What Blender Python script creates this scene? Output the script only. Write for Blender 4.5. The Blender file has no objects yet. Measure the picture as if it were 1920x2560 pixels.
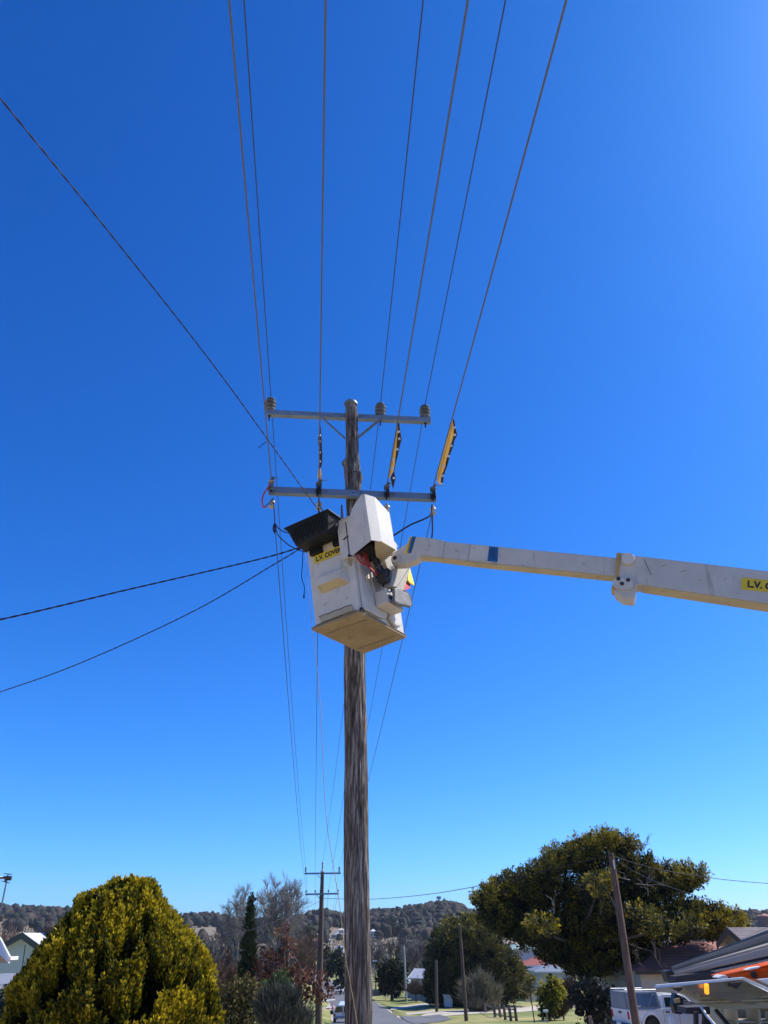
import bpy, bmesh, math, random
import numpy as np
from mathutils import Vector, Matrix, noise as mn

SC = bpy.context.scene
COL = SC.collection
R = math.radians
# ------------------------------------------------------------------ camera, sky, sun, exposure
FPX, CW, CH, PITCH, EYE = 1849.0, 1920.0, 2560.0, R(30), 1.6
cam = bpy.data.objects.new('camera', bpy.data.cameras.new('camera'))
COL.objects.link(cam)
cam.location = (0, 0, EYE)
cam.rotation_euler = (R(90) + PITCH, 0, 0)
cam.data.sensor_fit = 'HORIZONTAL'
cam.data.sensor_width = 36.0
cam.data.lens = 36.0 * FPX / CW
cam.data.clip_start = 0.05
cam.data.clip_end = 6000
SC.camera = cam

SUN_AZ, SUN_EL = 67.0, 47.0          # azimuth clockwise from the view direction (+Y)
W = bpy.data.worlds.new('World'); SC.world = W; W.use_nodes = True
nt = W.node_tree; nt.nodes.clear()
sky = nt.nodes.new('ShaderNodeTexSky'); sky.sky_type = 'NISHITA'; sky.sun_disc = False
sky.sun_elevation = R(SUN_EL); sky.sun_rotation = R(SUN_AZ)
sky.altitude = 1400; sky.air_density = 1.0; sky.dust_density = 1.35; sky.ozone_density = 4.0
bg = nt.nodes.new('ShaderNodeBackground'); bg.inputs['Strength'].default_value = 0.107
out = nt.nodes.new('ShaderNodeOutputWorld')
# the phone's deep polar-blue rendering of the sky: red falls off faster than blue
sep = nt.nodes.new('ShaderNodeSeparateColor'); com = nt.nodes.new('ShaderNodeCombineColor'); nt.links.new(sky.outputs[0], sep.inputs[0])
for i, (g, k) in enumerate(((1.78, .165), (1.2, .68), (1.0, 1.62))):
    pw = nt.nodes.new('ShaderNodeMath'); pw.operation = 'POWER'; pw.inputs[1].default_value = g
    ml = nt.nodes.new('ShaderNodeMath'); ml.operation = 'MULTIPLY'; ml.inputs[1].default_value = k
    nt.links.new(sep.outputs[i], pw.inputs[0]); nt.links.new(pw.outputs[0], ml.inputs[0]); nt.links.new(ml.outputs[0], com.inputs[i])
nt.links.new(com.outputs[0], bg.inputs[0]); nt.links.new(bg.outputs[0], out.inputs[0])

sl = bpy.data.lights.new('sun', 'SUN'); sl.energy = 5.0; sl.angle = R(0.53); sl.color = (1.0, 0.945, 0.86)
so = bpy.data.objects.new('sun', sl); COL.objects.link(so)
sd = Vector((math.sin(R(SUN_AZ)) * math.cos(R(SUN_EL)), math.cos(R(SUN_AZ)) * math.cos(R(SUN_EL)), math.sin(R(SUN_EL))))
so.rotation_euler = sd.to_track_quat('Z', 'Y').to_euler(); so.location = sd * 50
SC.view_settings.view_transform = 'Standard'; SC.view_settings.look = 'None'
SC.view_settings.exposure = 0.3; SC.view_settings.gamma = 1.0

# ------------------------------------------------------------------ photo pixel -> world helpers
CP, SP = math.cos(PITCH), math.sin(PITCH)
def ray(x, y):
    u = (x - CW / 2) / FPX; v = (CH / 2 - y) / FPX
    return Vector((u, CP - v * SP, SP + v * CP))
def P(x, y, Y):                                     # point on the pixel's ray at world distance Y
    r = ray(x, y); k = Y / r.y
    return Vector((r.x * k, Y, EYE + r.z * k))
def pxm(x, y, Y):                                   # photo pixels per metre there
    r = ray(x, y); return FPX / (Y / r.y)
def zat(x, y, Y): return P(x, y, Y).z

GY = [-60, 0, 10.7, 42, 65, 87, 128, 171, 230, 280, 330, 380, 450, 550, 700, 850, 1000, 1200, 1600, 2600]
GZ = [3.0, 0, -.65, -2.4, -3.9, -5.25, -6.5, -8.0, -9.5, -10.2, -10.6, -10.4, -8.2, -4.0, 3.5, 12.5, 22, 26, 26, 10]
def prof(y):
    y = min(max(y, GY[0]), GY[-1])
    for i in range(len(GY) - 1):
        if y <= GY[i + 1]:
            def sl_(k):
                k = min(max(k, 0), len(GY) - 2); return (GZ[k + 1] - GZ[k]) / (GY[k + 1] - GY[k])
            h = GY[i + 1] - GY[i]; t = (y - GY[i]) / h
            m0 = .5 * (sl_(i - 1) + sl_(i)); m1 = .5 * (sl_(i) + sl_(i + 1))
            return ((2*t**3 - 3*t*t + 1) * GZ[i] + (t**3 - 2*t*t + t) * h * m0 + (-2*t**3 + 3*t*t) * GZ[i+1] + (t**3 - t*t) * h * m1)
RX = [(-60, 9.5), (8, 4.4), (62, 0.1), (105, -2.6), (150, -6.0), (200, -10.6), (250, -16.0), (330, -26.0), (400, -35), (500, -48)]
def roadx(y):
    for (a, xa), (b, xb) in zip(RX, RX[1:]):
        if y <= b: return xa + (xb - xa) * max(0, (y - a)) / (b - a)
    return RX[-1][1]
RIDGE = [(-900, 2262), (0, 2264), (150, 2270), (330, 2272), (440, 2290), (520, 2281), (560, 2293), (620, 2296), (700, 2294), (760, 2287),
         (800, 2277), (860, 2285), (930, 2278), (1000, 2271), (1050, 2263), (1100, 2253), (1130, 2254), (1160, 2266), (1190, 2279),
         (1250, 2288), (1500, 2285), (1860, 2279), (2900, 2275)]
def ridge_px(px):
    for (a, ya), (b, yb) in zip(RIDGE, RIDGE[1:]):
        if px <= b: return ya + (yb - ya) * max(0, px - a) / (b - a)
    return RIDGE[-1][1]
def ground(x, y):
    z = prof(y)
    if y > 480:                                     # the far ridge, its height read off the skyline
        t = min(1, (y - 480) / 520); t = t * t * (3 - 2 * t)
        px = CW / 2 + FPX * x / max(1, y * .883)
        want = zat(px, ridge_px(px), y) - 12.0
        z = z * (1 - t) + want * t if y <= 1000 else want - (y - 1000) * .02
        z += 2.0 * t * (1 - t) * mn.noise(Vector((x * .006, y * .006, 0)))
    elif y > 20:
        rx = roadx(y); s = x - rx
        if s < -4.2: z -= min(1.0, (-4.2 - s) * .03)
        if s > 4.2:
            k = min(1, (y - 20) / 40); z += k * (.25 * math.sin(min(1, (s - 4.2) / 5) * math.pi) * -.8)
    return z
def G(px, py, y0=12, y1=900):                        # where the pixel's ray meets the ground
    r = ray(px, py); pa = None; y = y0
    while y < y1:
        k = y / r.y; z = EYE + r.z * k; d = z - ground(r.x * k, y)
        if d < 0:
            lo, hi = y / 1.02, y
            for _ in range(18):
                m = (lo + hi) / 2; k = m / r.y
                if EYE + r.z * k - ground(r.x * k, m) < 0: hi = m
                else: lo = m
            k = hi / r.y; return Vector((r.x * k, hi, ground(r.x * k, hi)))
        y *= 1.02
    return P(px, py, y1)
def on_ground(px, Y, py=2500):
    p = P(px, py, Y); return Vector((p.x, Y, ground(p.x, Y)))

# ------------------------------------------------------------------ scene object helpers
ORG = {}
def tag(o, label=None, cat=None, group=None, kind=None):
    for k, v in (('label', label), ('category', cat), ('group', group), ('kind', kind)):
        if v: o[k] = v
    return o
def thing(name, label, cat, loc, group=None):
    o = bpy.data.objects.new(name, None); COL.objects.link(o); o.empty_display_size = .2
    o.location = loc; ORG[o.name] = Vector(loc)
    return tag(o, label, cat, group)
def link_mesh(me, name, mat, parent=None, loc=None):
    o = bpy.data.objects.new(name, me); COL.objects.link(o)
    if parent is not None:
        o.parent = parent; ORG[o.name] = ORG[parent.name].copy()
    else:
        o.location = loc or (0, 0, 0); ORG[o.name] = Vector(loc or (0, 0, 0))
    for m in (mat if isinstance(mat, (list, tuple)) else [mat]): me.materials.append(m)
    return o
class MB:
    """collects world-space shapes that become ONE mesh"""
    def __init__(s): s.v = []; s.f = []; s.m = []; s.mi = 0
    def add(s, vs, fs):
        b = len(s.v); s.v += [Vector(v) for v in vs]; s.f += [tuple(b + i for i in f) for f in fs]; s.m += [s.mi] * len(fs); return s
    def box(s, c, size, M=None):
        hx, hy, hz = size[0] / 2, size[1] / 2, size[2] / 2
        vs = [Vector((x * hx, y * hy, z * hz)) for x in (-1, 1) for y in (-1, 1) for z in (-1, 1)]
        if M is not None: vs = [M @ v for v in vs]
        vs = [v + Vector(c) for v in vs]
        return s.add(vs, [(0, 1, 3, 2), (4, 6, 7, 5), (0, 4, 5, 1), (2, 3, 7, 6), (0, 2, 6, 4), (1, 5, 7, 3)])
    def boxm(s, lo, hi, M):                           # box given in a local frame, M 4x4
        vs = [M @ Vector((x, y, z)) for x in (lo[0], hi[0]) for y in (lo[1], hi[1]) for z in (lo[2], hi[2])]
        return s.add(vs, [(0, 1, 3, 2), (4, 6, 7, 5), (0, 4, 5, 1), (2, 3, 7, 6), (0, 2, 6, 4), (1, 5, 7, 3)])
    def prism(s, pts, off):
        pts = [Vector(p) for p in pts]; off = Vector(off); n = len(pts)
        return s.add(pts + [p + off for p in pts],
                     [tuple(range(n)), tuple(range(2 * n - 1, n - 1, -1))] + [(i, i + n, (i + 1) % n + n, (i + 1) % n) for i in range(n)])
    def tube(s, pts, r, n=8, cap=True):
        pts = [Vector(p) for p in pts]; rs = r if isinstance(r, (list, tuple)) else [r] * len(pts)
        ref = None; rings = []
        for i, p in enumerate(pts):
            d = (pts[min(i + 1, len(pts) - 1)] - pts[max(i - 1, 0)])
            if d.length < 1e-9: d = Vector((0, 0, 1))
            d.normalize()
            if ref is None: ref = d.orthogonal().normalized()
            ref = (ref - d * ref.dot(d))
            ref = ref.normalized() if ref.length > 1e-6 else d.orthogonal().normalized()
            w = d.cross(ref)
            rings.append([p + (ref * math.cos(a) + w * math.sin(a)) * rs[i] for a in [2 * math.pi * k / n for k in range(n)]])
        vs = [v for rg in rings for v in rg]
        fs = [(i * n + k, i * n + (k + 1) % n, (i + 1) * n + (k + 1) % n, (i + 1) * n + k) for i in range(len(pts) - 1) for k in range(n)]
        if cap: fs += [tuple(range(n - 1, -1, -1)), tuple((len(pts) - 1) * n + k for k in range(n))]
        return s.add(vs, fs)
    def lathe(s, prof_, c, axis=(0, 0, 1), n=20):
        axis = Vector(axis).normalized(); u = axis.orthogonal().normalized(); w = axis.cross(u); c = Vector(c)
        vs = [c + axis * h + (u * math.cos(a) + w * math.sin(a)) * r for r, h in prof_ for a in [2 * math.pi * k / n for k in range(n)]]
        fs = [(i * n + k, i * n + (k + 1) % n, (i + 1) * n + (k + 1) % n, (i + 1) * n + k) for i in range(len(prof_) - 1) for k in range(n)]
        fs += [tuple(range(n - 1, -1, -1)), tuple((len(prof_) - 1) * n + k for k in range(n))]
        return s.add(vs, fs)
    def build(s, name, mat, parent=None, smooth=False, bevel=0, seg=2, loc=None):
        if parent is not None: o_ = ORG[parent.name]
        elif loc is not None: o_ = Vector(loc)
        else:
            o_ = sum(s.v, Vector()) / len(s.v); o_.z = min(v.z for v in s.v)
        me = bpy.data.meshes.new(name); me.from_pydata([v - o_ for v in s.v], [], s.f)
        o = link_mesh(me, name, mat, parent, None if parent is not None else o_)
        if any(s.m): me.polygons.foreach_set('material_index', s.m)
        bm = bmesh.new(); bm.from_mesh(me); bmesh.ops.recalc_face_normals(bm, faces=bm.faces); bm.to_mesh(me); bm.free()
        if smooth:
            me.shade_smooth() if hasattr(me, 'shade_smooth') else None
            try: me.set_sharp_from_angle(angle=R(38))
            except Exception: pass
        if bevel:
            b = o.modifiers.new('bevel', 'BEVEL'); b.width = bevel; b.segments = seg; b.limit_method = 'ANGLE'; b.angle_limit = R(30)
        return o
def mesh_np(name, V, F, mat, parent=None, col=None, loc=None, smooth=False):
    """V (n,3) world, F (m,k) indices"""
    V = np.asarray(V, float); F = np.asarray(F, int); k = F.shape[1]
    if parent is not None: o_ = np.array(ORG[parent.name])
    elif loc is not None: o_ = np.array(loc)
    else: o_ = np.array([V[:, 0].mean(), V[:, 1].mean(), V[:, 2].min()])
    me = bpy.data.meshes.new(name)
    me.vertices.add(len(V)); me.vertices.foreach_set('co', (V - o_).ravel())
    me.loops.add(F.size); me.loops.foreach_set('vertex_index', F.ravel())
    me.polygons.add(len(F)); me.polygons.foreach_set('loop_start', np.arange(len(F)) * k)
    me.update(calc_edges=True); me.validate()
    if col is not None:
        a = me.color_attributes.new('col', 'FLOAT_COLOR', 'POINT')
        c = np.ones((len(V), 4)); c[:, :3] = col; a.data.foreach_set('color', c.ravel())
    if smooth: me.shade_smooth()
    return link_mesh(me, name, mat, parent, None if parent is not None else Vector(o_))

# ------------------------------------------------------------------ materials
def mat(name, col, rough=.6, metal=0, c2=None, c3=None, scale=3.0, detail=6, stretch=(1, 1, 1), bump=0, bscale=None, lo=.35, hi=.65,
        spec=.4, trans=0, wave=None, coat=0, emit=None):
    m = bpy.data.materials.new(name); m.use_nodes = True; t = m.node_tree; b = t.nodes['Principled BSDF']
    b.inputs['Roughness'].default_value = rough; b.inputs['Metallic'].default_value = metal
    b.inputs['Specular IOR Level'].default_value = spec; b.inputs['Coat Weight'].default_value = coat
    b.inputs['Base Color'].default_value = (*col, 1)
    if trans: b.inputs['Transmission Weight'].default_value = trans
    tc = t.nodes.new('ShaderNodeTexCoord'); mp = t.nodes.new('ShaderNodeMapping'); mp.inputs['Scale'].default_value = stretch
    t.links.new(tc.outputs['Object'], mp.inputs[0])
    if c2 is not None:
        n = t.nodes.new('ShaderNodeTexNoise'); n.inputs['Scale'].default_value = scale; n.inputs['Detail'].default_value = detail
        n.inputs['Roughness'].default_value = .62
        r = t.nodes.new('ShaderNodeValToRGB'); e = r.color_ramp.elements
        e[0].position = lo; e[0].color = (*col, 1); e[1].position = hi; e[1].color = (*c2, 1)
        if c3 is not None:
            x = e.new((lo + hi) / 2 + .0); x.color = (*c3, 1)
        t.links.new(mp.outputs[0], n.inputs['Vector']); t.links.new(n.outputs[0], r.inputs[0])
        src = r.outputs[0]
        if wave:                                      # rows (direction, frequency, dark colour factor)
            w = t.nodes.new('ShaderNodeTexWave'); w.wave_type = 'BANDS'; w.bands_direction = wave[0]
            w.inputs['Scale'].default_value = wave[1]; w.inputs['Distortion'].default_value = wave[3] if len(wave) > 3 else .3; w.inputs['Detail'].default_value = 1
            t.links.new(tc.outputs['Object'], w.inputs['Vector'])
            wr = t.nodes.new('ShaderNodeValToRGB'); wr.color_ramp.elements[0].position = .0; wr.color_ramp.elements[1].position = .35
            wr.color_ramp.elements[0].color = (wave[2],) * 3 + (1,); wr.color_ramp.elements[1].color = (1, 1, 1, 1)
            t.links.new(w.outputs['Fac'], wr.inputs[0])
            mx = t.nodes.new('ShaderNodeMix'); mx.data_type = 'RGBA'; mx.blend_type = 'MULTIPLY'; mx.inputs[0].default_value = 1
            t.links.new(src, mx.inputs[6]); t.links.new(wr.outputs[0], mx.inputs[7]); src = mx.outputs[2]
            bw = t.nodes.new('ShaderNodeBump'); bw.inputs['Strength'].default_value = .6; bw.inputs['Distance'].default_value = .03
            t.links.new(w.outputs['Fac'], bw.inputs['Height']); t.links.new(bw.outputs[0], b.inputs['Normal'])
        t.links.new(src, b.inputs['Base Color'])
    if bump:
        n2 = t.nodes.new('ShaderNodeTexNoise'); n2.inputs['Scale'].default_value = bscale or scale * 4; n2.inputs['Detail'].default_value = 8
        bp = t.nodes.new('ShaderNodeBump'); bp.inputs['Strength'].default_value = bump; bp.inputs['Distance'].default_value = .02
        t.links.new(mp.outputs[0], n2.inputs['Vector']); t.links.new(n2.outputs[0], bp.inputs['Height']); t.links.new(bp.outputs[0], b.inputs['Normal'])
    if emit: b.inputs['Emission Color'].default_value = (*emit[0], 1); b.inputs['Emission Strength'].default_value = emit[1]
    return m
def leafmat(name, trans=.3, rough=.55):
    m = bpy.data.materials.new(name); m.use_nodes = True; t = m.node_tree; b = t.nodes['Principled BSDF']; o = t.nodes['Material Output']
    a = t.nodes.new('ShaderNodeAttribute'); a.attribute_name = 'col'
    b.inputs['Roughness'].default_value = rough; b.inputs['Specular IOR Level'].default_value = .3
    tr = t.nodes.new('ShaderNodeBsdfTranslucent'); mx = t.nodes.new('ShaderNodeMixShader'); mx.inputs[0].default_value = trans
    t.links.new(a.outputs['Color'], b.inputs['Base Color']); t.links.new(a.outputs['Color'], tr.inputs['Color'])
    t.links.new(b.outputs[0], mx.inputs[1]); t.links.new(tr.outputs[0], mx.inputs[2]); t.links.new(mx.outputs[0], o.inputs['Surface'])
    return m
def paint(name, base, dirt, streak, amount=.5, rough=.42):
    """old painted fibreglass: clean, grubby film, thin vertical runs, chips"""
    m = bpy.data.materials.new(name); m.use_nodes = True; t = m.node_tree; b = t.nodes['Principled BSDF']
    b.inputs['Roughness'].default_value = rough; b.inputs['Specular IOR Level'].default_value = .35
    tc = t.nodes.new('ShaderNodeTexCoord')
    def nz(scale, st, det=6):
        mp = t.nodes.new('ShaderNodeMapping'); mp.inputs['Scale'].default_value = st; n = t.nodes.new('ShaderNodeTexNoise')
        n.inputs['Scale'].default_value = scale; n.inputs['Detail'].default_value = det; n.inputs['Roughness'].default_value = .65
        t.links.new(tc.outputs['Object'], mp.inputs[0]); t.links.new(mp.outputs[0], n.inputs['Vector']); return n
    def ramp(n, a, c, va=0, vc=1):
        r = t.nodes.new('ShaderNodeValToRGB'); e = r.color_ramp.elements; e[0].position = a; e[1].position = c
        e[0].color = (va,) * 3 + (1,); e[1].color = (vc,) * 3 + (1,); t.links.new(n.outputs[0], r.inputs[0]); return r
    def mix(fac, A, B):
        x = t.nodes.new('ShaderNodeMix'); x.data_type = 'RGBA'
        t.links.new(fac, x.inputs[0])
        for i, s_ in ((6, A), (7, B)):
            if isinstance(s_, tuple): x.inputs[i].default_value = (*s_, 1)
            else: t.links.new(s_, x.inputs[i])
        return x.outputs[2]
    film = ramp(nz(2.2, (1, 1, 1)), .38, .72, 0, amount)
    run = ramp(nz(9, (1, 1, .12)), .58, .72, 0, amount)
    chip = ramp(nz(28, (1, 1, 1), 3), .71, .74, 0, .8)
    c = mix(film.outputs[0], base, dirt); c = mix(run.outputs[0], c, streak); c = mix(chip.outputs[0], c, tuple(x * .45 for x in streak))
    t.links.new(c, b.inputs['Base Color'])
    bp = t.nodes.new('ShaderNodeBump'); bp.inputs['Strength'].default_value = .12; bp.inputs['Distance'].default_value = .01
    n = nz(40, (1, 1, 1)); t.links.new(n.outputs[0], bp.inputs['Height']); t.links.new(bp.outputs[0], b.inputs['Normal'])
    return m
M = {}
M['grass'] = mat('grass', (.15, .185, .04), .95, 0, (.40, .33, .13), (.25, .25, .07), scale=.12, detail=9, bump=.5, bscale=6, lo=.40, hi=.66)
M['asphalt'] = mat('asphalt', (.105, .106, .11), .85, 0, (.165, .165, .168), scale=.5, detail=8, bump=.25, bscale=40)
M['gravel'] = mat('gravel', (.42, .36, .27), .95, 0, (.56, .50, .40), scale=.6, detail=10, bump=.4, bscale=20)
M['concrete'] = mat('concrete', (.38, .36, .33), .9, 0, (.5, .48, .44), scale=1.5, bump=.1)
M['galv'] = mat('galvanised', (.14, .19, .245), .5, .35, (.25, .31, .37), (.19, .245, .30), scale=7, detail=7, stretch=(1.2, 1, 4), bump=.1, lo=.3, hi=.72)
M['galv2'] = mat('galvanised_clean', (.135, .19, .26), .45, .3, (.19, .25, .32), scale=2.5, stretch=(1, 1, 5))
M['rusty'] = mat('rusty_underside', (.16, .135, .10), .8, .1, (.26, .21, .14), scale=14)
M['wire'] = mat('bare_conductor', (.10, .095, .09), .6, .2, (.17, .16, .15), scale=60)
M['thinwire'] = mat('old_conductor', (.06, .06, .075), .5, .5)
M['cable'] = mat('black_cable', (.018, .008, .014), .5, 0, spec=.25)
M['insul'] = mat('brown_grey_porcelain', (.085, .09, .088), .35, 0, (.16, .165, .16), scale=9, spec=.6)
M['insul2'] = mat('white_porcelain', (.30, .29, .26), .35, 0, (.42, .40, .36), scale=14)
M['steel'] = mat('dull_steel', (.16, .16, .165), .35, .85, (.35, .35, .36), scale=25)
M['dark'] = mat('black_fittings', (.018, .018, .02), .5, .2)
M['rubber'] = mat('black_rubber', (.02, .02, .022), .7)
M['redhose'] = mat('red_hose', (.30, .022, .02), .4)
M['redcab'] = mat('faded_red_lead', (.42, .06, .05), .5)
M['white'] = paint('white_fibreglass', (.62, .575, .49), (.44, .41, .35), (.20, .19, .18), .75)
M['whiteunder'] = paint('grubby_bounce_tan_floor', (.33, .255, .15), (.21, .155, .085), (.12, .09, .05), .9, .7)  # grime plus the tan of ground-bounced light, both in the base colour
M['boomw'] = paint('boom_paint', (.55, .515, .45), (.40, .375, .325), (.20, .19, .17), .75)
M['armshade'] = paint('shaded_arm_paint', (.36, .32, .25), (.24, .21, .16), (.12, .11, .09), .8, .6)  # arm paint darkened: the boom's shadow is put into its colour
M['guard'] = mat('grey_rubber_guard', (.13, .125, .12), .6, 0, (.22, .21, .20), scale=9, spec=.25)
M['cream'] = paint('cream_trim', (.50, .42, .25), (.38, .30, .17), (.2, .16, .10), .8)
M['rope'] = mat('yellow_rope', (.40, .30, .11), .8, 0, (.30, .23, .10), scale=30)
M['ochre'] = mat('ochre_wear_pad', (.42, .25, .07), .6, 0, (.5, .32, .12), scale=8)
M['yellow'] = mat('yellow_sticker', (.72, .52, .02), .45, 0, (.62, .44, .03), scale=12)
M['letter'] = mat('black_lettering', (.015, .015, .018), .5)
M['blue'] = mat('blue_sticker', (.02, .13, .34), .4, 0, (.015, .09, .25), scale=30)
M['coveryel'] = leafmat('yellow_line_cover', .45, .5); _t = M['coveryel'].node_tree; _n = _t.nodes.new('ShaderNodeTexNoise'); _n.inputs['Scale'].default_value = 6; _r = _t.nodes.new('ShaderNodeValToRGB'); _r.color_ramp.elements[0].color = (.66, .44, .11, 1); _r.color_ramp.elements[1].color = (.85, .66, .28, 1); _t.links.new(_n.outputs[0], _r.inputs[0])
for _x in _t.nodes:
    if _x.type in ('BSDF_PRINCIPLED', 'BSDF_TRANSLUCENT'): _t.links.new(_r.outputs[0], _x.inputs[0])
M['coverblk'] = mat('black_line_cover', (.012, .012, .014), .5)
M['tray'] = mat('black_plastic_tray', (.006, .008, .010), .55, 0, (.010, .012, .014), scale=10, spec=.25)
M['orange'] = mat('orange_fibreglass', (.85, .12, .01), .6, 0, (.78, .14, .015), scale=2, spec=.15)
M['stainless'] = mat('brushed_stainless', (.62, .56, .42), .28, .6, (.48, .43, .32), scale=3, stretch=(1, 1, 8))
M['locker'] = mat('olive_grey_locker_paint', (.34, .30, .19), .6, 0, (.42, .37, .25), scale=2, spec=.2)
M['lockerd'] = mat('locker_inside', (.10, .095, .08), .7, 0, (.15, .14, .12), scale=4)
M['alu'] = mat('aluminium_trim', (.55, .56, .58), .4, .5, (.65, .66, .68), scale=6)
M['red'] = mat('red_vinyl', (.62, .03, .02), .45)
M['yelvinyl'] = mat('yellow_vinyl', (.85, .72, .02), .45)
M['leaf'] = leafmat('leaf', .42)
M['leafdark'] = leafmat('leaf_dense', .12, .7)
M['dull'] = leafmat('leaf_dull', .08, .9)
M['bark'] = mat('bark', (.07, .055, .042), .9, 0, (.13, .11, .09), scale=6, stretch=(3, 3, .5), bump=.5)
M['twig'] = mat('grey_twigs', (.17, .145, .125), .9, 0, (.26, .235, .21), scale=2)
M['twigpale'] = mat('pale_twigs', (.19, .168, .15), .9, 0, (.29, .262, .235), scale=2)
M['twigdark'] = mat('dark_twigs', (.075, .062, .055), .9, 0, (.12, .10, .09), scale=2)
M['twigred'] = mat('reddish_twigs', (.14, .085, .062), .9, 0, (.21, .14, .10), scale=2)
M['oldwood'] = mat('weathered_pole_wood', (.055, .034, .026), .9, 0, (.16, .11, .085), scale=5, stretch=(4, 4, .3), bump=.5)
M['fencewood'] = mat('rail_wood', (.085, .055, .045), .9, 0, (.20, .16, .14), scale=5, stretch=(2, 2, .6), bump=.4)
M['glass'] = mat('dark_glass', (.012, .016, .022), .08, 0, spec=.7)
M['glassblue'] = mat('dusty_tinted_glass', (.07, .105, .17), .22, 0, (.10, .14, .21), scale=3, spec=.6)
M['carwhite'] = mat('white_car_paint', (.72, .73, .74), .3, 0, (.68, .69, .70), scale=2, coat=.5)
M['canopy'] = mat('grey_canopy_paint', (.20, .225, .26), .4, .2, (.25, .27, .31), scale=3)
M['tyre'] = mat('tyre', (.02, .02, .021), .8)
M['rim'] = mat('alloy_rim', (.35, .36, .37), .35, .7)
M['tail'] = mat('tail_lamp', (.35, .015, .015), .25)
M['tilered'] = mat('red_brown_tiles', (.36, .14, .10), .8, 0, (.46, .20, .14), scale=1.5, wave=('Z', 4.0, .35))
M['tilebright'] = mat('orange_red_tiles', (.28, .075, .05), .8, 0, (.36, .11, .08), scale=1.5, wave=('Z', 2.2, .55))
M['tilebrown'] = mat('brown_tiles', (.15, .12, .11), .75, 0, (.24, .20, .19), scale=1.5, wave=('Z', 4.5, .35))
M['tileblue'] = mat('blue_grey_tiles', (.16, .19, .23), .7, 0, (.24, .27, .31), scale=1.5, wave=('Z', 3.2, .6))
M['greenroof'] = mat('pale_green_iron', (.30, .42, .34), .6, 0, (.40, .50, .42), scale=1, wave=('X', 2.5, .75))
M['whiteroof'] = mat('white_iron', (.78, .79, .80), .4, .1, (.70, .72, .74), scale=1, wave=('Y', 2.5, .85))
M['greyroof'] = mat('grey_iron', (.33, .34, .37), .5, .2, (.42, .43, .46), scale=1, wave=('X', 2.5, .8))
M['mint'] = mat('pale_green_cladding', (.36, .49, .44), .8, 0, (.32, .44, .40), scale=1.5)
M['greentrim'] = mat('dark_green_trim', (.03, .055, .045), .6)
M['render'] = mat('cream_render', (.42, .38, .31), .9, 0, (.48, .44, .37), scale=2)
M['weather'] = mat('white_weatherboard', (.62, .62, .62), .75, 0, (.56, .56, .57), scale=2, wave=('Z', 3.2, .75))
M['brick'] = mat('red_brick_wall', (.17, .07, .05), .9, 0, (.23, .10, .075), scale=4, wave=('Z', 6, .7))
M['olive'] = mat('olive_gable', (.16, .16, .11), .8, 0, (.19, .185, .13), scale=2)
M['greywall'] = mat('grey_fibro', (.34, .35, .35), .85, 0, (.40, .41, .41), scale=2)
M['beige'] = mat('beige_corrugated', (.17, .15, .12), .8, 0, (.22, .19, .15), scale=1.2, spec=.15)
M['beigepink'] = mat('pink_beige_fascia', (.50, .34, .24), .6, 0, (.42, .33, .27), scale=2)
M['navy'] = mat('dark_blue_gutter', (.03, .04, .075), .5)
M['tanfence'] = mat('tan_metal_fence', (.26, .23, .18), .6, .1, (.32, .29, .23), scale=1, wave=('X', 2.6, .6, 0))
M['greyfence'] = mat('grey_green_fence', (.10, .13, .11), .8, 0, (.14, .17, .15), scale=3)
M['barge'] = mat('white_barge_paint', (.78, .77, .74), .6, 0, (.70, .69, .66), scale=2)
M['soffit'] = mat('tan_soffit', (.45, .33, .22), .8, 0, (.40, .29, .19), scale=3)
M['choc'] = mat('chocolate_paint', (.05, .035, .03), .7)
M['mortar'] = mat('pale_ridge_mortar', (.5, .5, .5), .8)

_t = M['grass'].node_tree; _b = _t.nodes['Principled BSDF']; _src = _b.inputs['Base Color'].links[0].from_socket
_tc = _t.nodes.new('ShaderNodeTexCoord'); _sx = _t.nodes.new('ShaderNodeSeparateXYZ'); _t.links.new(_tc.outputs['Object'], _sx.inputs[0])
def _mr(a, b_):
    m_ = _t.nodes.new('ShaderNodeMapRange'); m_.inputs[1].default_value = a; m_.inputs[2].default_value = b_; _t.links.new(_sx.outputs[1], m_.inputs[0]); return m_.outputs[0]
_nz = _t.nodes.new('ShaderNodeTexNoise'); _nz.inputs['Scale'].default_value = .35; _nz.inputs['Detail'].default_value = 8; _t.links.new(_tc.outputs['Object'], _nz.inputs['Vector'])
def _rp(c0, c1):
    r_ = _t.nodes.new('ShaderNodeValToRGB'); e_ = r_.color_ramp.elements; e_[0].position = .35; e_[0].color = (*c0, 1); e_[1].position = .65; e_[1].color = (*c1, 1); _t.links.new(_nz.outputs[0], r_.inputs[0]); return r_.outputs[0]
for fac, col_ in ((_mr(60, 46), _rp((.46, .34, .17), (.58, .45, .26))), (_mr(400, 560), _rp((.17, .135, .085), (.25, .20, .13)))):  # first mix: unseen pale straw near the camera, added to bounce warm light
    _m = _t.nodes.new('ShaderNodeMix'); _m.data_type = 'RGBA'; _t.links.new(fac, _m.inputs[0]); _t.links.new(_src, _m.inputs[6]); _t.links.new(col_, _m.inputs[7]); _src = _m.outputs[2]
_t.links.new(_src, _b.inputs['Base Color'])

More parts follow.
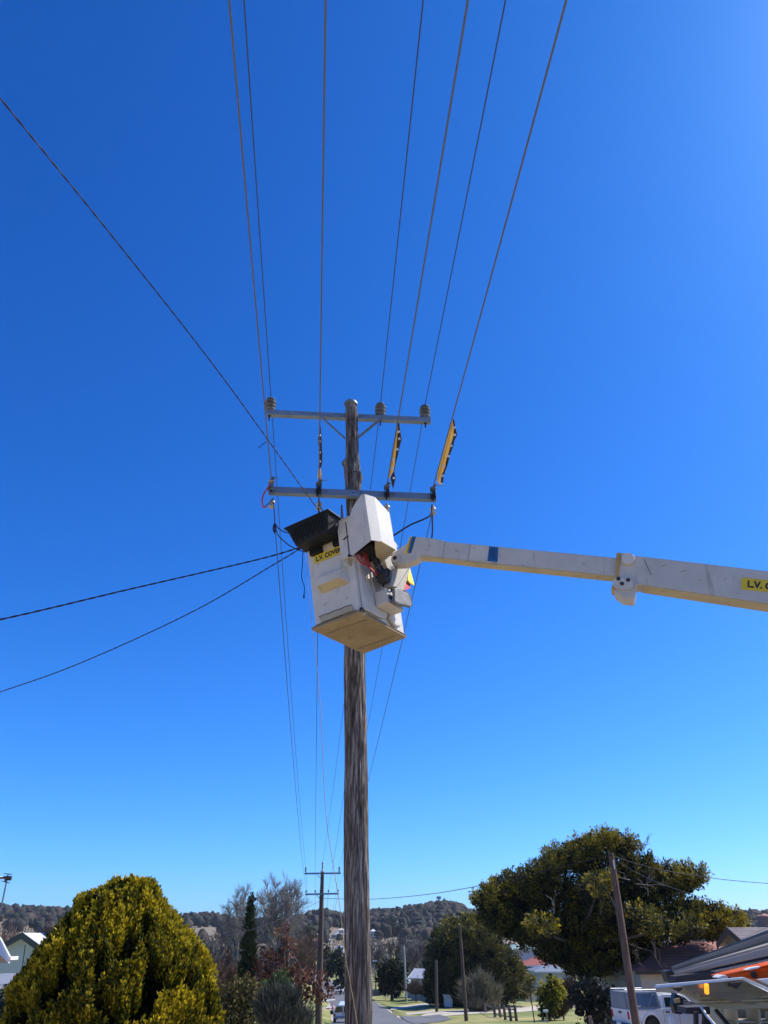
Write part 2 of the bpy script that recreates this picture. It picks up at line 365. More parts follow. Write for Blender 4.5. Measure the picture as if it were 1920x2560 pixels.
# ------------------------------------------------------------------ terrain and roads (structure)
ys = list(np.concatenate([np.arange(-60, 20, 4), np.arange(20, 440, 3), np.arange(440, 1100, 12), np.array([1150, 1250, 1400, 1700, 2200, 2600])]))
def xs_for(y):
    rx = roadx(y); w = max(60, y * .95)
    inner = [rx + s for s in (-4.2, -4.1, -2, 2, 4.1, 4.2)]
    side = np.concatenate([np.array([4.8, 5.6, 6.5, 7.5, 9.2]), 9.2 + (w - 9.2) * (np.linspace(.03, 1, 40) ** 1.5)])
    return [rx - s for s in side[::-1]] + inner + [rx + s for s in side]
gv = []; nx = len(xs_for(0))
for y in ys:
    rx = roadx(y)
    for x in xs_for(y):
        z = ground(x, float(y))
        if abs(x - rx) < 4.15 and y < 430: z -= .09
        gv.append((x, float(y), z))
gf = [(j * nx + i, j * nx + i + 1, (j + 1) * nx + i + 1, (j + 1) * nx + i) for j in range(len(ys) - 1) for i in range(nx - 1)]
o = mesh_np('ground', gv, gf, M['grass'], loc=(0, 0, 0), smooth=True); tag(o, 'grassy verges and dry slopes falling away downhill then rising to hills', None, None, 'structure')
rv = []; rf = []
ry = [y for y in ys if y <= 432]
rng0 = random.Random(4)
for y in ry:
    rx = roadx(y); z = prof(y)
    e = 3.35
    for s in (-e - .15 * rng0.random(), -e * .5, 0, e * .5, e + .2 * rng0.random()): rv.append((rx + s, float(y), z + .015 + .03 * (1 - abs(s) / e)))
rf = [(j * 5 + i, j * 5 + i + 1, (j + 1) * 5 + i + 1, (j + 1) * 5 + i) for j in range(len(ry) - 1) for i in range(4)]
o = mesh_np('road', rv, rf, M['asphalt'], loc=(0, 0, 0), smooth=True); tag(o, 'grey asphalt street running downhill and away to the left', None, None, 'structure')
sh = []
for y in ry:
    rx = roadx(y); z = prof(y)
    for s in (-3.7, -3.2, 3.2, 3.7): sh.append((rx + s + (.45 * mn.noise(Vector((s, y * .15, 0))) if abs(s) > 3.5 else 0), float(y), z + (-.0 if abs(s) < 3.5 else -.055)))
o = mesh_np('road_shoulder', sh, [(j * 4 + i, j * 4 + i + 1, (j + 1) * 4 + i + 1, (j + 1) * 4 + i) for j in range(len(ry) - 1) for i in (0, 2)], M['gravel'], loc=(0, 0, 0)); tag(o, 'thin pale gravel edge of the street', None, None, 'structure')
def ground_strip(name, left, right, m, label, lift=.035, n=14):
    """a ribbon laid on the ground between two pixel polylines"""
    def samp(pl, t):
        k = t * (len(pl) - 1); i = min(int(k), len(pl) - 2); f = k - i
        return (pl[i][0] * (1 - f) + pl[i + 1][0] * f, pl[i][1] * (1 - f) + pl[i + 1][1] * f)
    vs = []
    for j in range(n + 1):
        a = G(*samp(left, j / n)); b = G(*samp(right, j / n))
        for k in range(5):
            q = a.lerp(b, k / 4); w = .12 * mn.noise(Vector((q.x, q.y, 3)))
            q.z = max(ground(q.x, q.y), prof(q.y) - .05 if abs(q.x - roadx(q.y)) < 4.3 else -99) + lift; q.y += w; vs.append(q)
    o = mesh_np(name, [tuple(v) for v in vs], [(j * 5 + i, j * 5 + i + 1, (j + 1) * 5 + i + 1, (j + 1) * 5 + i) for j in range(n) for i in range(4)], m, loc=(0, 0, 0), smooth=True)
    return tag(o, label, None, None, 'structure')
ground_strip('gravel_driveway', [(1060, 2536), (1085, 2529), (1180, 2524), (1290, 2519), (1360, 2513), (1440, 2505), (1520, 2498)], [(1040, 2545), (1110, 2541), (1190, 2535), (1300, 2531), (1370, 2525), (1450, 2518), (1530, 2512)], M['gravel'], 'pale gravel driveway crossing the right verge behind the rail fence', n=26)
ground_strip('dirt_crossing', [(985, 2518), (1020, 2514), (1088, 2506)], [(975, 2526), (1020, 2522), (1092, 2512)], M['gravel'], 'narrow sandy crossing on the right verge')
ground_strip('dirt_path', [(1010, 2533), (1050, 2530), (1095, 2525)], [(1020, 2538), (1056, 2535), (1100, 2530)], M['gravel'], 'second sandy crossing before the driveway')
ground_strip('side_apron', [(1000, 2541), (1060, 2541), (1100, 2537)], [(1040, 2562), (1100, 2556), (1130, 2548)], M['asphalt'], 'grey asphalt apron widening the street at the driveway', lift=.045)
ground_strip('concrete_footpath', [(795, 2503), (822, 2499), (838, 2498)], [(795, 2508), (822, 2503), (838, 2501)], M['concrete'], 'pale concrete path across the left verge')
ground_strip('verge_path', [(800, 2521), (822, 2518), (838, 2517)], [(800, 2524), (822, 2521), (838, 2520)], M['concrete'], 'narrow pale path nearer on the left verge')

# ------------------------------------------------------------------ foliage generators
def unit(a): return a / np.maximum(np.linalg.norm(a, axis=1, keepdims=True), 1e-9)
def kites(Pb, D, L, Wd, rng, c0, c1, jit=.15):
    n = len(Pb); D = unit(D); S = unit(np.cross(D, rng.normal(size=(n, 3))))
    L = L[:, None]; Wd = Wd[:, None]
    V = np.stack([Pb, Pb + .5 * L * D + Wd * S, Pb + L * D, Pb + .45 * L * D - Wd * S], 1).reshape(-1, 3)
    F = np.arange(4 * n).reshape(-1, 4)
    g = 1 + jit * rng.normal(size=(n, 1)); g = np.clip(g, .5, 1.6)
    mid = .5 * (c0 + c1)
    C = np.stack([c0 * g, mid * g, c1 * g, mid * g], 1).reshape(-1, 3)
    return V, F, np.clip(C, .003, .95)
def tufts(C, A, size, nsp, sl, sw, rng, base, tip, gold=.5, spread=.5, flat=(1, 1, 1)):
    """tufts at C pointing along A; each nsp sprays. base / tip colours, gold = share of strong tips"""
    n = len(C); C3 = np.repeat(C, nsp, 0); A3 = np.repeat(unit(A), nsp, 0); N = n * nsp
    q = rng.normal(size=(N, 3)) * .5 * np.array(flat); off = q * np.repeat(size, nsp)[:, None]
    D = A3 + spread * rng.normal(size=(N, 3))
    amount = np.repeat(np.clip(rng.normal(gold, .28, n), 0, 1), nsp)[:, None]
    amt = np.clip(amount + .18 * rng.normal(size=(N, 1)), 0, 1)
    base = np.array(base); tip = np.array(tip)
    c1 = base * (1 - amt) + tip * amt; c0 = base * np.ones((N, 1)) * (1 - .35 * amt) + tip * .35 * amt
    L = sl * (.6 + .8 * rng.random(N)); Wd = sw * (.6 + .8 * rng.random(N))
    return kites(C3 + off, D, L, Wd, rng, c0, c1)
def plumes(C, A, hgt, wid, nsp, gold, base, tip, sl, sw, rng, jit=.2):
    """upswept conifer plumes at C along axes A, many small sprays round each"""
    n = len(C); A = unit(A); N = n * nsp; g = np.clip(rng.normal(gold, .16, n), 0, 1)
    h = np.repeat(hgt * rng.uniform(.6, 1.35, n), nsp); w = np.repeat(wid * rng.uniform(.7, 1.3, n), nsp)
    a_ = np.repeat(A, nsp, 0); x_ = unit(np.cross(a_, np.array([[.3, .8, .1]]))); y_ = np.cross(a_, x_)
    u = rng.random(N); th = rng.uniform(0, 6.283, N); r = w * np.sqrt(np.clip(1 - (1.9 * u - .85) ** 2, .05, 1)) * rng.uniform(.55, 1, N)
    side = x_ * np.cos(th)[:, None] + y_ * np.sin(th)[:, None]
    Pp = np.repeat(C, nsp, 0) + side * r[:, None] + a_ * ((u - .45) * h)[:, None]
    D = a_ + side * .6 + .22 * rng.normal(size=(N, 3))
    amt = np.clip(np.repeat(g, nsp) * (.3 + .9 * u) + .12 * rng.normal(size=N), 0, 1)[:, None]
    c1 = np.array(base) * (1 - amt) + np.array(tip) * amt; c0 = np.array(base) * (1 - .5 * amt) + np.array(tip) * .5 * amt
    return kites(Pp, D, sl * rng.uniform(.6, 1.5, N), sw * rng.uniform(.6, 1.5, N), rng, c0, c1, jit)
def join(parts):
    V, F, C, b = [], [], [], 0
    for v, f, c in parts: V.append(v); F.append(f + b); C.append(c); b += len(v)
    return np.concatenate(V), np.concatenate(F), np.concatenate(C)
def ell_points(c, r, n, rng, inner=.75):
    q = unit(rng.normal(size=(n, 3))); rad = inner + (1 - inner) * rng.random((n, 1)) ** .5
    return np.array(c) + q * np.array(r) * rad, unit(q / np.array(r))
def segs_mesh(S, k=4):
    S = np.array(S, float); p0, p1, r0, r1 = S[:, 0:3], S[:, 3:6], S[:, 6:7], S[:, 7:8]
    d = unit(p1 - p0); h = np.where(np.abs(d[:, 2:3]) > .9, [[1., 0, 0]], [[0., 0, 1]]); u = unit(np.cross(d, h)); w = np.cross(d, u)
    V = []
    for p, r in ((p0, r0), (p1, r1)):
        for i in range(k):
            a = 2 * math.pi * i / k; V.append(p + (u * math.cos(a) + w * math.sin(a)) * r)
    V = np.stack(V, 1).reshape(-1, 3); n = len(S); b = np.arange(n)[:, None] * 2 * k
    F = np.concatenate([b + np.array([[i, (i + 1) % k, k + (i + 1) % k, k + i]]) for i in range(k)], 0)
    return V, F
def branches(rng, p, d, L, r, lev, out, up=.15, spread=.55, kids=(3, 5), nseg=4, shrink=.62, rmin=.006):
    d = Vector(d).normalized(); p = Vector(p); pts = [p.copy()]
    for i in range(nseg):
        d = (d + Vector((rng.gauss(0, .10), rng.gauss(0, .10), rng.gauss(0, .06) + up * .25))).normalized()
        q = p + d * (L / nseg); ra = max(rmin, r * (1 - .55 * i / nseg)); rb = max(rmin, r * (1 - .55 * (i + 1) / nseg))
        out.append((*p, *q, ra, rb)); p = q; pts.append((p.copy(), d.copy(), rb))
    if lev <= 0: return
    n = rng.randint(*kids)
    for k in range(n):
        i = rng.randint(1 if lev < 4 else 2, nseg); pp, dd, rr = pts[i] if k else pts[nseg]
        a = rng.uniform(0, 2 * math.pi); u = dd.orthogonal().normalized(); w = dd.cross(u)
        sp = spread * rng.uniform(.6, 1.3)
        nd = (dd * math.cos(sp) + (u * math.cos(a) + w * math.sin(a)) * math.sin(sp) + Vector((0, 0, up))).normalized()
        branches(rng, pp, nd, L * shrink * rng.uniform(.75, 1.15), rr * .72, lev - 1, out, up, spread, kids, nseg, shrink, rmin)
def bare_tree(name, label, cat, base, height, seed, levels=5, m='twig', spread=.5, up=.15, group=None, kids=(3, 5), trunk=.28, rmin=.012, lean=(0, 0), r0=None, trunks=1, th=.35, shr=.72):
    rng = random.Random(seed); seg = []
    for k in range(trunks):
        a = 6.283 * (k + rng.uniform(-.3, .3)) / trunks; th_ = th * rng.uniform(.25, 1.2); d = Vector((lean[0] + (math.cos(a) * th_ if trunks > 1 else 0), lean[1] + (math.sin(a) * th_ if trunks > 1 else 0), 1))
        branches(rng, Vector((0, 0, 0)), d, height * trunk, (r0 or height * .022) / (1 + .3 * (trunks > 1)), levels, seg, up, spread, kids, 4, shr, rmin)
    S = np.array(seg); top = max(S[:, 5].max(), .1); S[:, :6] *= height / top; S[:, 6:] *= 1
    S[:, 0:3] += np.array(base); S[:, 3:6] += np.array(base)
    nt_ = 4
    t = thing(name, label, cat, base, group)
    n0 = 4 * trunks if trunks == 1 else 4
    V, F = segs_mesh(S[:4], 8); mesh_np('trunk', V, F, M['bark'], t, smooth=True)
    V, F = segs_mesh(S[4:], 3); mesh_np('crown', V, F, M[m], t)
    return t
def ellpx(px, py, Y, rx, ry, dep=None):                # an ellipsoid seen as a pixel ellipse at distance Y
    c = P(px, py, Y); k = pxm(px, py, Y); dz = abs(zat(px, py - ry, Y) - zat(px, py + ry, Y)) / 2
    return (tuple(c), (rx / k, (dep if dep else rx / k), dz))

# ------------------------------------------------------------------ golden conifer, lower left
GREEN = (.015, .030, .003); GOLD = (.92, .70, .03)
def golden_conifer():
    rng = np.random.default_rng(7); Yc = 13.6
    prof_px = [(2203, 336, 341), (2214, 322, 347), (2232, 298, 362), (2254, 262, 382), (2272, 205, 394), (2300, 192, 412), (2334, 164, 440), (2370, 136, 474),
               (2400, 106, 503), (2440, 70, 526), (2500, 28, 546), (2560, 2, 549), (2640, -20, 540), (2720, -10, 520)]
    rows = []
    for y, a, b in prof_px:
        k = pxm((a + b) / 2, y, Yc); rows.append((zat((a + b) / 2, y, Yc), P((a + b) / 2, y, Yc).x, (b - a) / 2 / k))
    rows.sort(); zs = np.array([r[0] for r in rows]); cx = np.array([r[1] for r in rows]); rr = np.array([r[2] for r in rows])
    gz = ground(float(cx[0]), Yc)
    base = Vector((float(cx[2]), Yc, gz))
    t = thing('golden_conifer', 'large dome-shaped golden conifer filling the lower left corner, its yellow tips lit', 'tree', base)
    MB().tube([base, base + Vector((0, 0, 1.6)), base + Vector((.05, 0, zs[-1] - gz - .5))], [.16, .12, .03], 10).build('trunk', M['bark'], t, smooth=True)
    def at(z, a):
        z_ = np.clip(z, zs[0], zs[-1]); r = np.interp(z_, zs, rr); c = np.interp(z_, zs, cx)
        lump = np.array([mn.noise(Vector((math.cos(t_) * 2.1, math.sin(t_) * 2.1, zz * 1.7))) * .075 + mn.noise(Vector((math.cos(t_) * 6, math.sin(t_) * 6, zz * 4.5))) * .05 for t_, zz in zip(a, z)])
        r = r * .895 * (1 + lump) ; return np.stack([c + r * np.cos(a), Yc + r * np.sin(a), z], 1)
    def gplumes(z, a, hgt, wid, nsp, gold, base, tip, parts):
        C = at(z, a); n = len(C); o3 = np.stack([np.cos(a), np.sin(a), np.zeros(n)], 1)
        g = np.clip(rng.normal(gold, .16, n), 0, 1); N = n * nsp
        h = np.repeat(hgt * rng.uniform(.65, 1.3, n), nsp); w = np.repeat(wid * rng.uniform(.7, 1.3, n), nsp)
        u = rng.random(N); th = rng.uniform(0, 6.283, N); r = w * np.sqrt(np.clip(1 - (2 * u - .9) ** 2, .06, 1)) * rng.uniform(.6, 1, N)
        o_ = np.repeat(o3, nsp, 0); tn = np.stack([-o_[:, 1], o_[:, 0], np.zeros(N)], 1)
        Pp = np.repeat(C, nsp, 0) + o_ * ((r * np.cos(th))[:, None] + (u * h * .35)[:, None]) + tn * (r * np.sin(th))[:, None] + np.array([0, 0, 1.]) * ((u - .5) * h)[:, None]
        D = np.array([0, 0, 1.]) * 1.0 + o_ * (.35 + .5 * np.cos(th))[:, None] + tn * (.55 * np.sin(th))[:, None] + .22 * rng.normal(size=(N, 3))
        amt = np.clip(np.repeat(g, nsp) * (.35 + .9 * u) + .14 * rng.normal(size=N), 0, 1)[:, None]
        c1 = np.array(base) * (1 - amt) + np.array(tip) * amt; c0 = np.array(base) * (1 - .5 * amt) + np.array(tip) * .5 * amt
        parts.append(kites(Pp, D, .052 * rng.uniform(.6, 1.5, N), .0125 * rng.uniform(.6, 1.5, N), rng, c0, c1, .2))
    parts = []
    def pick(n, lo, hi, thr):
        z = zs[0] + (zs[-1] - .12 - zs[0]) * rng.random(n); a = rng.uniform(lo, hi, n)
        k = np.array([mn.noise(Vector((math.cos(t_) * 4.2, math.sin(t_) * 4.2, zz * 2.6))) + .5 * mn.noise(Vector((math.cos(t_) * 10, math.sin(t_) * 10, zz * 6))) for t_, zz in zip(a, z)])
        keep = k > thr; return z[keep], a[keep]
    z, a = pick(8200, math.pi * .95, math.pi * 2.05, .0)
    hue = np.array([mn.noise(Vector((math.cos(t_) * 2.2, math.sin(t_) * 2.2, zz * 1.5 + 4))) for t_, zz in zip(a, z)])
    gplumes(z[hue > 0], a[hue > 0], .30, .040, 46, .44, GREEN, GOLD, parts)
    gplumes(z[hue <= 0], a[hue <= 0], .30, .040, 46, .17, GREEN, GOLD, parts)
    z, a = pick(1300, 0, math.pi, -.1); gplumes(z, a, .26, .07, 26, .5, GREEN, GOLD, parts)
    nt2 = 230; z = zs[-1] - .5 * rng.random(nt2) ** 1.3 - .05; a = rng.uniform(0, 6.283, nt2); gplumes(z, a, .2, .05, 44, .85, GREEN, GOLD, parts)
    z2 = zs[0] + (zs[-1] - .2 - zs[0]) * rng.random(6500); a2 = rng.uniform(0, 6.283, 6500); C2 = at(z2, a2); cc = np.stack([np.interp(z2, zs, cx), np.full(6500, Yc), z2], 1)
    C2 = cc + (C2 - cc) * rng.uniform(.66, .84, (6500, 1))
    parts.append(tufts(C2, np.stack([np.cos(a2), np.sin(a2), np.ones(6500)], 1), np.full(6500, .12), 7, .13, .04, rng, (.010, .019, .003), (.03, .04, .008), .3, .4))  # darker green core: shade inside the crown put into the colour
    V, F, Cc = join(parts)
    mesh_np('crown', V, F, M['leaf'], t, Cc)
golden_conifer()

# ------------------------------------------------------------------ big spreading cypress, lower right
def crown_tree(name, label, cat, Y, basepx, clumps, trunk_pts, seed, base, tip, gold, dens=26, tsize=.38, nsp=16, sl=.36, sw=.05, dep=None, group=None, upb=.5, mname='leafdark', limbs=True, fill=.5, fb=None, tr=.35, golds=None, spread=.42, plume=None):
    rng = np.random.default_rng(seed); bp = on_ground(basepx[0], Y)
    t = thing(name, label, cat, bp, group); parts = []
    mb = MB(); tp = [bp + Vector((0, 0, -.2))] + [P(x, y, Y) for x, y in trunk_pts]
    mb.tube(tp, [tr * (1 - .5 * i / max(1, len(tp) - 1)) for i in range(len(tp))], 10); top = tp[-1]
    for ci, cl in enumerate(clumps):
        px, py, rx, ry = cl[:4]; dy = cl[4] if len(cl) > 4 else 0
        c, r = ellpx(px, py, Y + dy, rx, ry, dep); area = 12.6 * ((r[0] * r[1]) ** 1.6 / 3 + (r[0] * r[2]) ** 1.6 / 3 + (r[1] * r[2]) ** 1.6 / 3) ** .625
        n = max(6, int(area * dens * .1)); C, A = ell_points(c, r, n, rng, .8)
        lob = np.array([1 + .16 * mn.noise(Vector(p) * (1.1 / max(tsize, .1) * .35)) for p in C])[:, None]
        C = np.array(c) + (C - np.array(c)) * lob
        g = gold if golds is None else golds[ci]
        if plume: parts.append(plumes(C, A * np.array([1, 1, .7]) + np.array([.1, 0, upb]) + .15 * rng.normal(size=C.shape), plume[0], plume[1], nsp, g, base, tip, sl, sw, rng))
        else: parts.append(tufts(C, A * np.array([1, 1, .6]) + np.array([0, 0, upb]), tsize * (.6 + .6 * rng.random(n)), nsp, sl, sw, rng, base, tip, g, spread))
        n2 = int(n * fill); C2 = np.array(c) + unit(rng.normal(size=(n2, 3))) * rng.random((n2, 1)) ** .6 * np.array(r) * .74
        fbc = fb or base; parts.append(tufts(C2, rng.normal(size=(n2, 3)), np.full(n2, tsize * 1.3), 8, sl * 1.5, sw * 2.2, rng, fbc, base, .3, .8))  # inner filler; a darker fb paints shade into the crown
        if limbs and ci % 2 == 0:
            m_ = top.lerp(Vector(c), .55) + Vector((0, 0, -.15)); mb.tube([top, m_, Vector(c)], [tr * .4, tr * .22, tr * .06], 6)
    mb.build('trunk', M['bark'], t, smooth=True)
    V, F, Cc = join(parts); mesh_np('crown', V, F, M[mname], t, Cc)
    return t
DK = (.010, .020, .005); OLV = (.86, .66, .03)
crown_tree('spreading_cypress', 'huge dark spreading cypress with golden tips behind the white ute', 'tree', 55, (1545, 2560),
    [(1500, 2105, 34, 22), (1455, 2125, 34, 24), (1555, 2115, 32, 22), (1405, 2150, 44, 32), (1480, 2160, 50, 34), (1580, 2165, 46, 32), (1650, 2190, 40, 26),
     (1715, 2190, 34, 22), (1705, 2215, 28, 16), (1355, 2185, 34, 28), (1300, 2205, 36, 28), (1245, 2225, 34, 22), (1212, 2250, 24, 20), (1235, 2285, 40, 28), (1300, 2260, 60, 44),
     (1390, 2230, 70, 50), (1480, 2240, 70, 50), (1580, 2230, 60, 42), (1640, 2225, 40, 26), (1280, 2320, 40, 26), (1340, 2330, 60, 44), (1430, 2320, 80, 56), (1530, 2310, 70, 50, -1.5),
     (1620, 2300, 60, 34, -1), (1700, 2275, 44, 24, -1), (1760, 2285, 44, 24, -1.5), (1815, 2305, 34, 24, -2), (1775, 2325, 44, 18, -1), (1690, 2328, 46, 20, -1), (1600, 2345, 44, 22),
     (1400, 2380, 60, 34), (1490, 2380, 70, 40), (1560, 2400, 50, 34), (1470, 2420, 50, 26), (1500, 2210, 26, 16, -4.5), (1480, 2225, 22, 14, -5), (1350, 2320, 26, 20, -5), (1590, 2288, 26, 14, -5), (1655, 2325, 34, 14, -5), (1705, 2310, 28, 14, -5)],
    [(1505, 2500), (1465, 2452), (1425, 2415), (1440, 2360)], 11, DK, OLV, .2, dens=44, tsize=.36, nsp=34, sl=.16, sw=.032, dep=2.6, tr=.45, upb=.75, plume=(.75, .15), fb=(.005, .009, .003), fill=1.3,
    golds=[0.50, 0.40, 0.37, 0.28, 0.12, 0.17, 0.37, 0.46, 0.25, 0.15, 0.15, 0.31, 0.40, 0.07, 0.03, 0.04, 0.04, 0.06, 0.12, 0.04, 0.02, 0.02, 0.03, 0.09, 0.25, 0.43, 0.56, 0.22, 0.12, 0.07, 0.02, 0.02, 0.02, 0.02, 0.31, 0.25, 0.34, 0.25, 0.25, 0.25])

# dead white twigs inside it
def dead_twigs(name, label, spots, Y, seed):
    rng = random.Random(seed); t = None; seg = []
    for (x, y, L) in spots:
        branches(rng, P(x, y, Y), (rng.uniform(-1, 1), -.3, rng.uniform(-.1, .9)), L, .03, 2, seg, .05, .6, (2, 3), 3, .7, .012)
    V, F = segs_mesh(seg, 4); return V, F
par = [o for o in bpy.data.objects if o.name == 'spreading_cypress'][0]
for k, (x, y, L) in enumerate([(1590, 2150, .8), (1604, 2135, .7), (1575, 2200, 1.0), (1540, 2270, 1.0), (1385, 2285, .7), (1500, 2285, .7), (1620, 2240, 1.1), (1640, 2395, 1.2), (1660, 2425, 1.4), (1620, 2425, .9), (1590, 2210, .8), (1525, 2240, .6)]):
    V, F = dead_twigs('', '', [(x, y, L)], 51, 5 + k); mesh_np('dead_branch', V, F, M['twig'], par)

crown_tree('dense_evergreen', 'broad dark evergreen with brownish gold top, right of the thin middle pole', 'tree', 120, (1165, 2530),
    [(1165, 2312, 28, 20), (1140, 2335, 46, 34), (1190, 2340, 44, 34), (1105, 2370, 34, 34), (1150, 2385, 60, 44), (1215, 2380, 44, 40), (1255, 2410, 42, 40), (1280, 2440, 30, 34),
     (1100, 2420, 30, 40), (1090, 2460, 24, 30), (1150, 2440, 56, 44), (1210, 2450, 50, 44), (1300, 2465, 22, 22), (1105, 2490, 26, 24), (1140, 2485, 44, 34), (1255, 2475, 40, 26)],
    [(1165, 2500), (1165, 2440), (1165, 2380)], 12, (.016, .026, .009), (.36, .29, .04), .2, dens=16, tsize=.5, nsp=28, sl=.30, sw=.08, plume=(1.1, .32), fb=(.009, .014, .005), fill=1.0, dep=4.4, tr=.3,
    golds=[.8, .6, .45, .15, .25, .3, .42, .45, .12, .1, .15, .3, .45, .1, .1, .35], upb=.2)
crown_tree('clipped_hedge_tree', 'dark green block-shaped clipped tree behind the thin far poles', 'tree', 150, (980, 2490),
    [(968, 2425, 20, 22), (992, 2424, 20, 22), (968, 2455, 20, 26), (992, 2455, 20, 26), (980, 2440, 26, 34)], [(980, 2470), (980, 2440)], 13,
    (.014, .024, .010), (.10, .09, .02), .2, dens=10, tsize=.7, nsp=12, sl=.6, sw=.14, dep=2.4, tr=.3, upb=.2)
crown_tree('narrow_cypress', 'tall narrow dark green pencil cypress in front of the bare trees', 'tree', 60, (617, 2520),
    [(629, 2252, 5, 14), (628, 2275, 7, 18), (626, 2300, 9, 20), (624, 2325, 12, 22), (622, 2350, 14, 24), (620, 2375, 17, 26), (618, 2400, 19, 26), (617, 2425, 19, 26), (616, 2450, 17, 24)],
    [(620, 2440), (627, 2280)], 14, (.020, .034, .012), (.05, .07, .02), .35, dens=90, tsize=.17, nsp=20, sl=.22, sw=.04, tr=.16, upb=1.5, limbs=False, spread=.2)
crown_tree('golden_topped_shrub', 'rounded shrub with bright yellow-green leaves beside the white letterbox', 'shrub', 85, (1385, 2552),
    [(1378, 2462, 24, 20), (1390, 2480, 24, 22), (1362, 2485, 20, 20), (1375, 2505, 26, 20), (1370, 2530, 22, 20)], [(1380, 2530), (1380, 2490)], 15,
    (.045, .065, .012), (.80, .66, .04), .6, dens=40, tsize=.28, nsp=12, sl=.20, sw=.09, tr=.08, golds=[.75, .7, .4, .25, .1], mname='leaf', upb=.1, spread=.9)
crown_tree('olive_shrub', 'big olive brown shrub right beside the golden conifer', 'shrub', 34, (600, 2600),
    [(600, 2478, 46, 30), (570, 2510, 36, 40), (625, 2505, 36, 36), (600, 2545, 52, 44), (650, 2560, 30, 34), (560, 2560, 30, 34)], [(600, 2560), (600, 2500)], 16,
    (.045, .048, .016), (.27, .19, .04), .35, dens=70, tsize=.26, nsp=16, sl=.13, sw=.035, tr=.1, golds=[.6, .3, .55, .25, .45, .2], mname='dull', upb=.2, spread=.9)
crown_tree('russet_tree', 'tree still holding rust brown dead leaves left of the second pole', 'tree', 60, (740, 2530),
    [(705, 2330, 18, 22), (715, 2365, 18, 24), (700, 2395, 20, 24), (722, 2410, 18, 20), (670, 2420, 30, 26), (740, 2440, 30, 26), (775, 2460, 30, 26), (795, 2445, 20, 18), (690, 2450, 30, 22), (755, 2490, 34, 22), (795, 2485, 24, 18), (665, 2390, 22, 26), (640, 2440, 22, 20), (815, 2470, 14, 22)],
    [(740, 2490), (720, 2420), (712, 2350)], 17, (.11, .045, .028), (.30, .12, .06), .5, dens=26, tsize=.34, nsp=9, sl=.20, sw=.075, tr=.16, mname='leaf', upb=0, spread=1.0, fill=.25, fb=(.09, .04, .03))
crown_tree('laurel_bush', 'small bright green bush under the rust brown tree', 'shrub', 52, (690, 2520),
    [(700, 2452, 20, 18), (680, 2470, 22, 18), (715, 2475, 18, 16)], [(695, 2490), (695, 2470)], 18, (.03, .055, .015), (.10, .16, .03), .4, dens=60, tsize=.25, nsp=12, sl=.17, sw=.07, tr=.08, mname='leaf', upb=.1, spread=.9)
crown_tree('dark_low_shrub', 'dark leafy shrub against the left end of the white ute', 'shrub', 46, (1490, 2570),
    [(1470, 2475, 30, 20), (1500, 2490, 34, 26), (1460, 2510, 30, 22), (1490, 2535, 44, 26), (1450, 2490, 22, 14)], [(1490, 2540), (1490, 2500)], 19,
    (.014, .018, .012), (.05, .05, .03), .3, dens=50, tsize=.3, nsp=10, sl=.18, sw=.07, tr=.08, upb=.1, spread=.9)
crown_tree('ivy_tree', 'dim green leafy tree under the right side of the big cypress', 'tree', 53, (1620, 2560),
    [(1595, 2445, 24, 22), (1630, 2462, 30, 16), (1600, 2470, 26, 18)], [(1610, 2480), (1610, 2460)], 20,
    (.028, .035, .014), (.12, .11, .04), .35, dens=40, tsize=.35, nsp=12, sl=.28, sw=.05, tr=.12, upb=-.5, spread=.5)
crown_tree('yellow_leaf_shrub', 'yellow leaved shrub in front of the brick house porch', 'shrub', 130, (1325, 2500),
    [(1330, 2445, 10, 12), (1322, 2462, 9, 10)], [(1326, 2470), (1328, 2450)], 21, (.10, .09, .02), (.45, .38, .05), .5, dens=40, tsize=.25, nsp=8, sl=.2, sw=.08, tr=.05, upb=.1, spread=.9, mname='leaf')
crown_tree('hazel_green_tree', 'pale green tree between the rust brown tree and the second pole', 'tree', 128, (745, 2470),
    [(742, 2375, 15, 22), (748, 2400, 16, 22), (735, 2425, 14, 20), (752, 2430, 14, 18)], [(745, 2440), (745, 2400)], 22, (.035, .048, .018), (.11, .13, .035), .4, dens=12, tsize=.6, nsp=10, sl=.45, sw=.12, tr=.15, upb=.1, spread=.7)
crown_tree('roadside_conifer', 'dark conifer at the far right edge of the street beside the second pole', 'tree', 210, (818, 2435),
    [(815, 2392, 10, 16), (818, 2410, 14, 16), (822, 2425, 16, 12), (816, 2380, 6, 10)], [(818, 2425), (817, 2400)], 23, (.018, .030, .012), (.12, .12, .02), .25, dens=8, tsize=.8, nsp=12, sl=.7, sw=.18, tr=.25, upb=.5)
crown_tree('street_wattle', 'grey green tree overhanging the far end of the street', 'tree', 180, (850, 2450),
    [(845, 2395, 16, 18), (838, 2420, 14, 14), (858, 2420, 14, 24), (862, 2445, 14, 20), (850, 2455, 12, 12)], [(856, 2440), (852, 2410)], 24, (.035, .042, .024), (.10, .10, .05), .4, dens=7, tsize=.8, nsp=9, sl=.7, sw=.16, tr=.2, upb=.1, spread=.8)
crown_tree('garden_shrub', 'low dark shrub on the far left edge below the white verandah roof', 'shrub', 24, (20, 2600),
    [(10, 2500, 34, 24), (40, 2520, 30, 26), (0, 2540, 40, 30)], [(20, 2560), (20, 2520)], 25, (.02, .034, .018), (.08, .10, .05), .3, dens=140, tsize=.16, nsp=12, sl=.08, sw=.03, tr=.06, upb=.1, spread=.9)

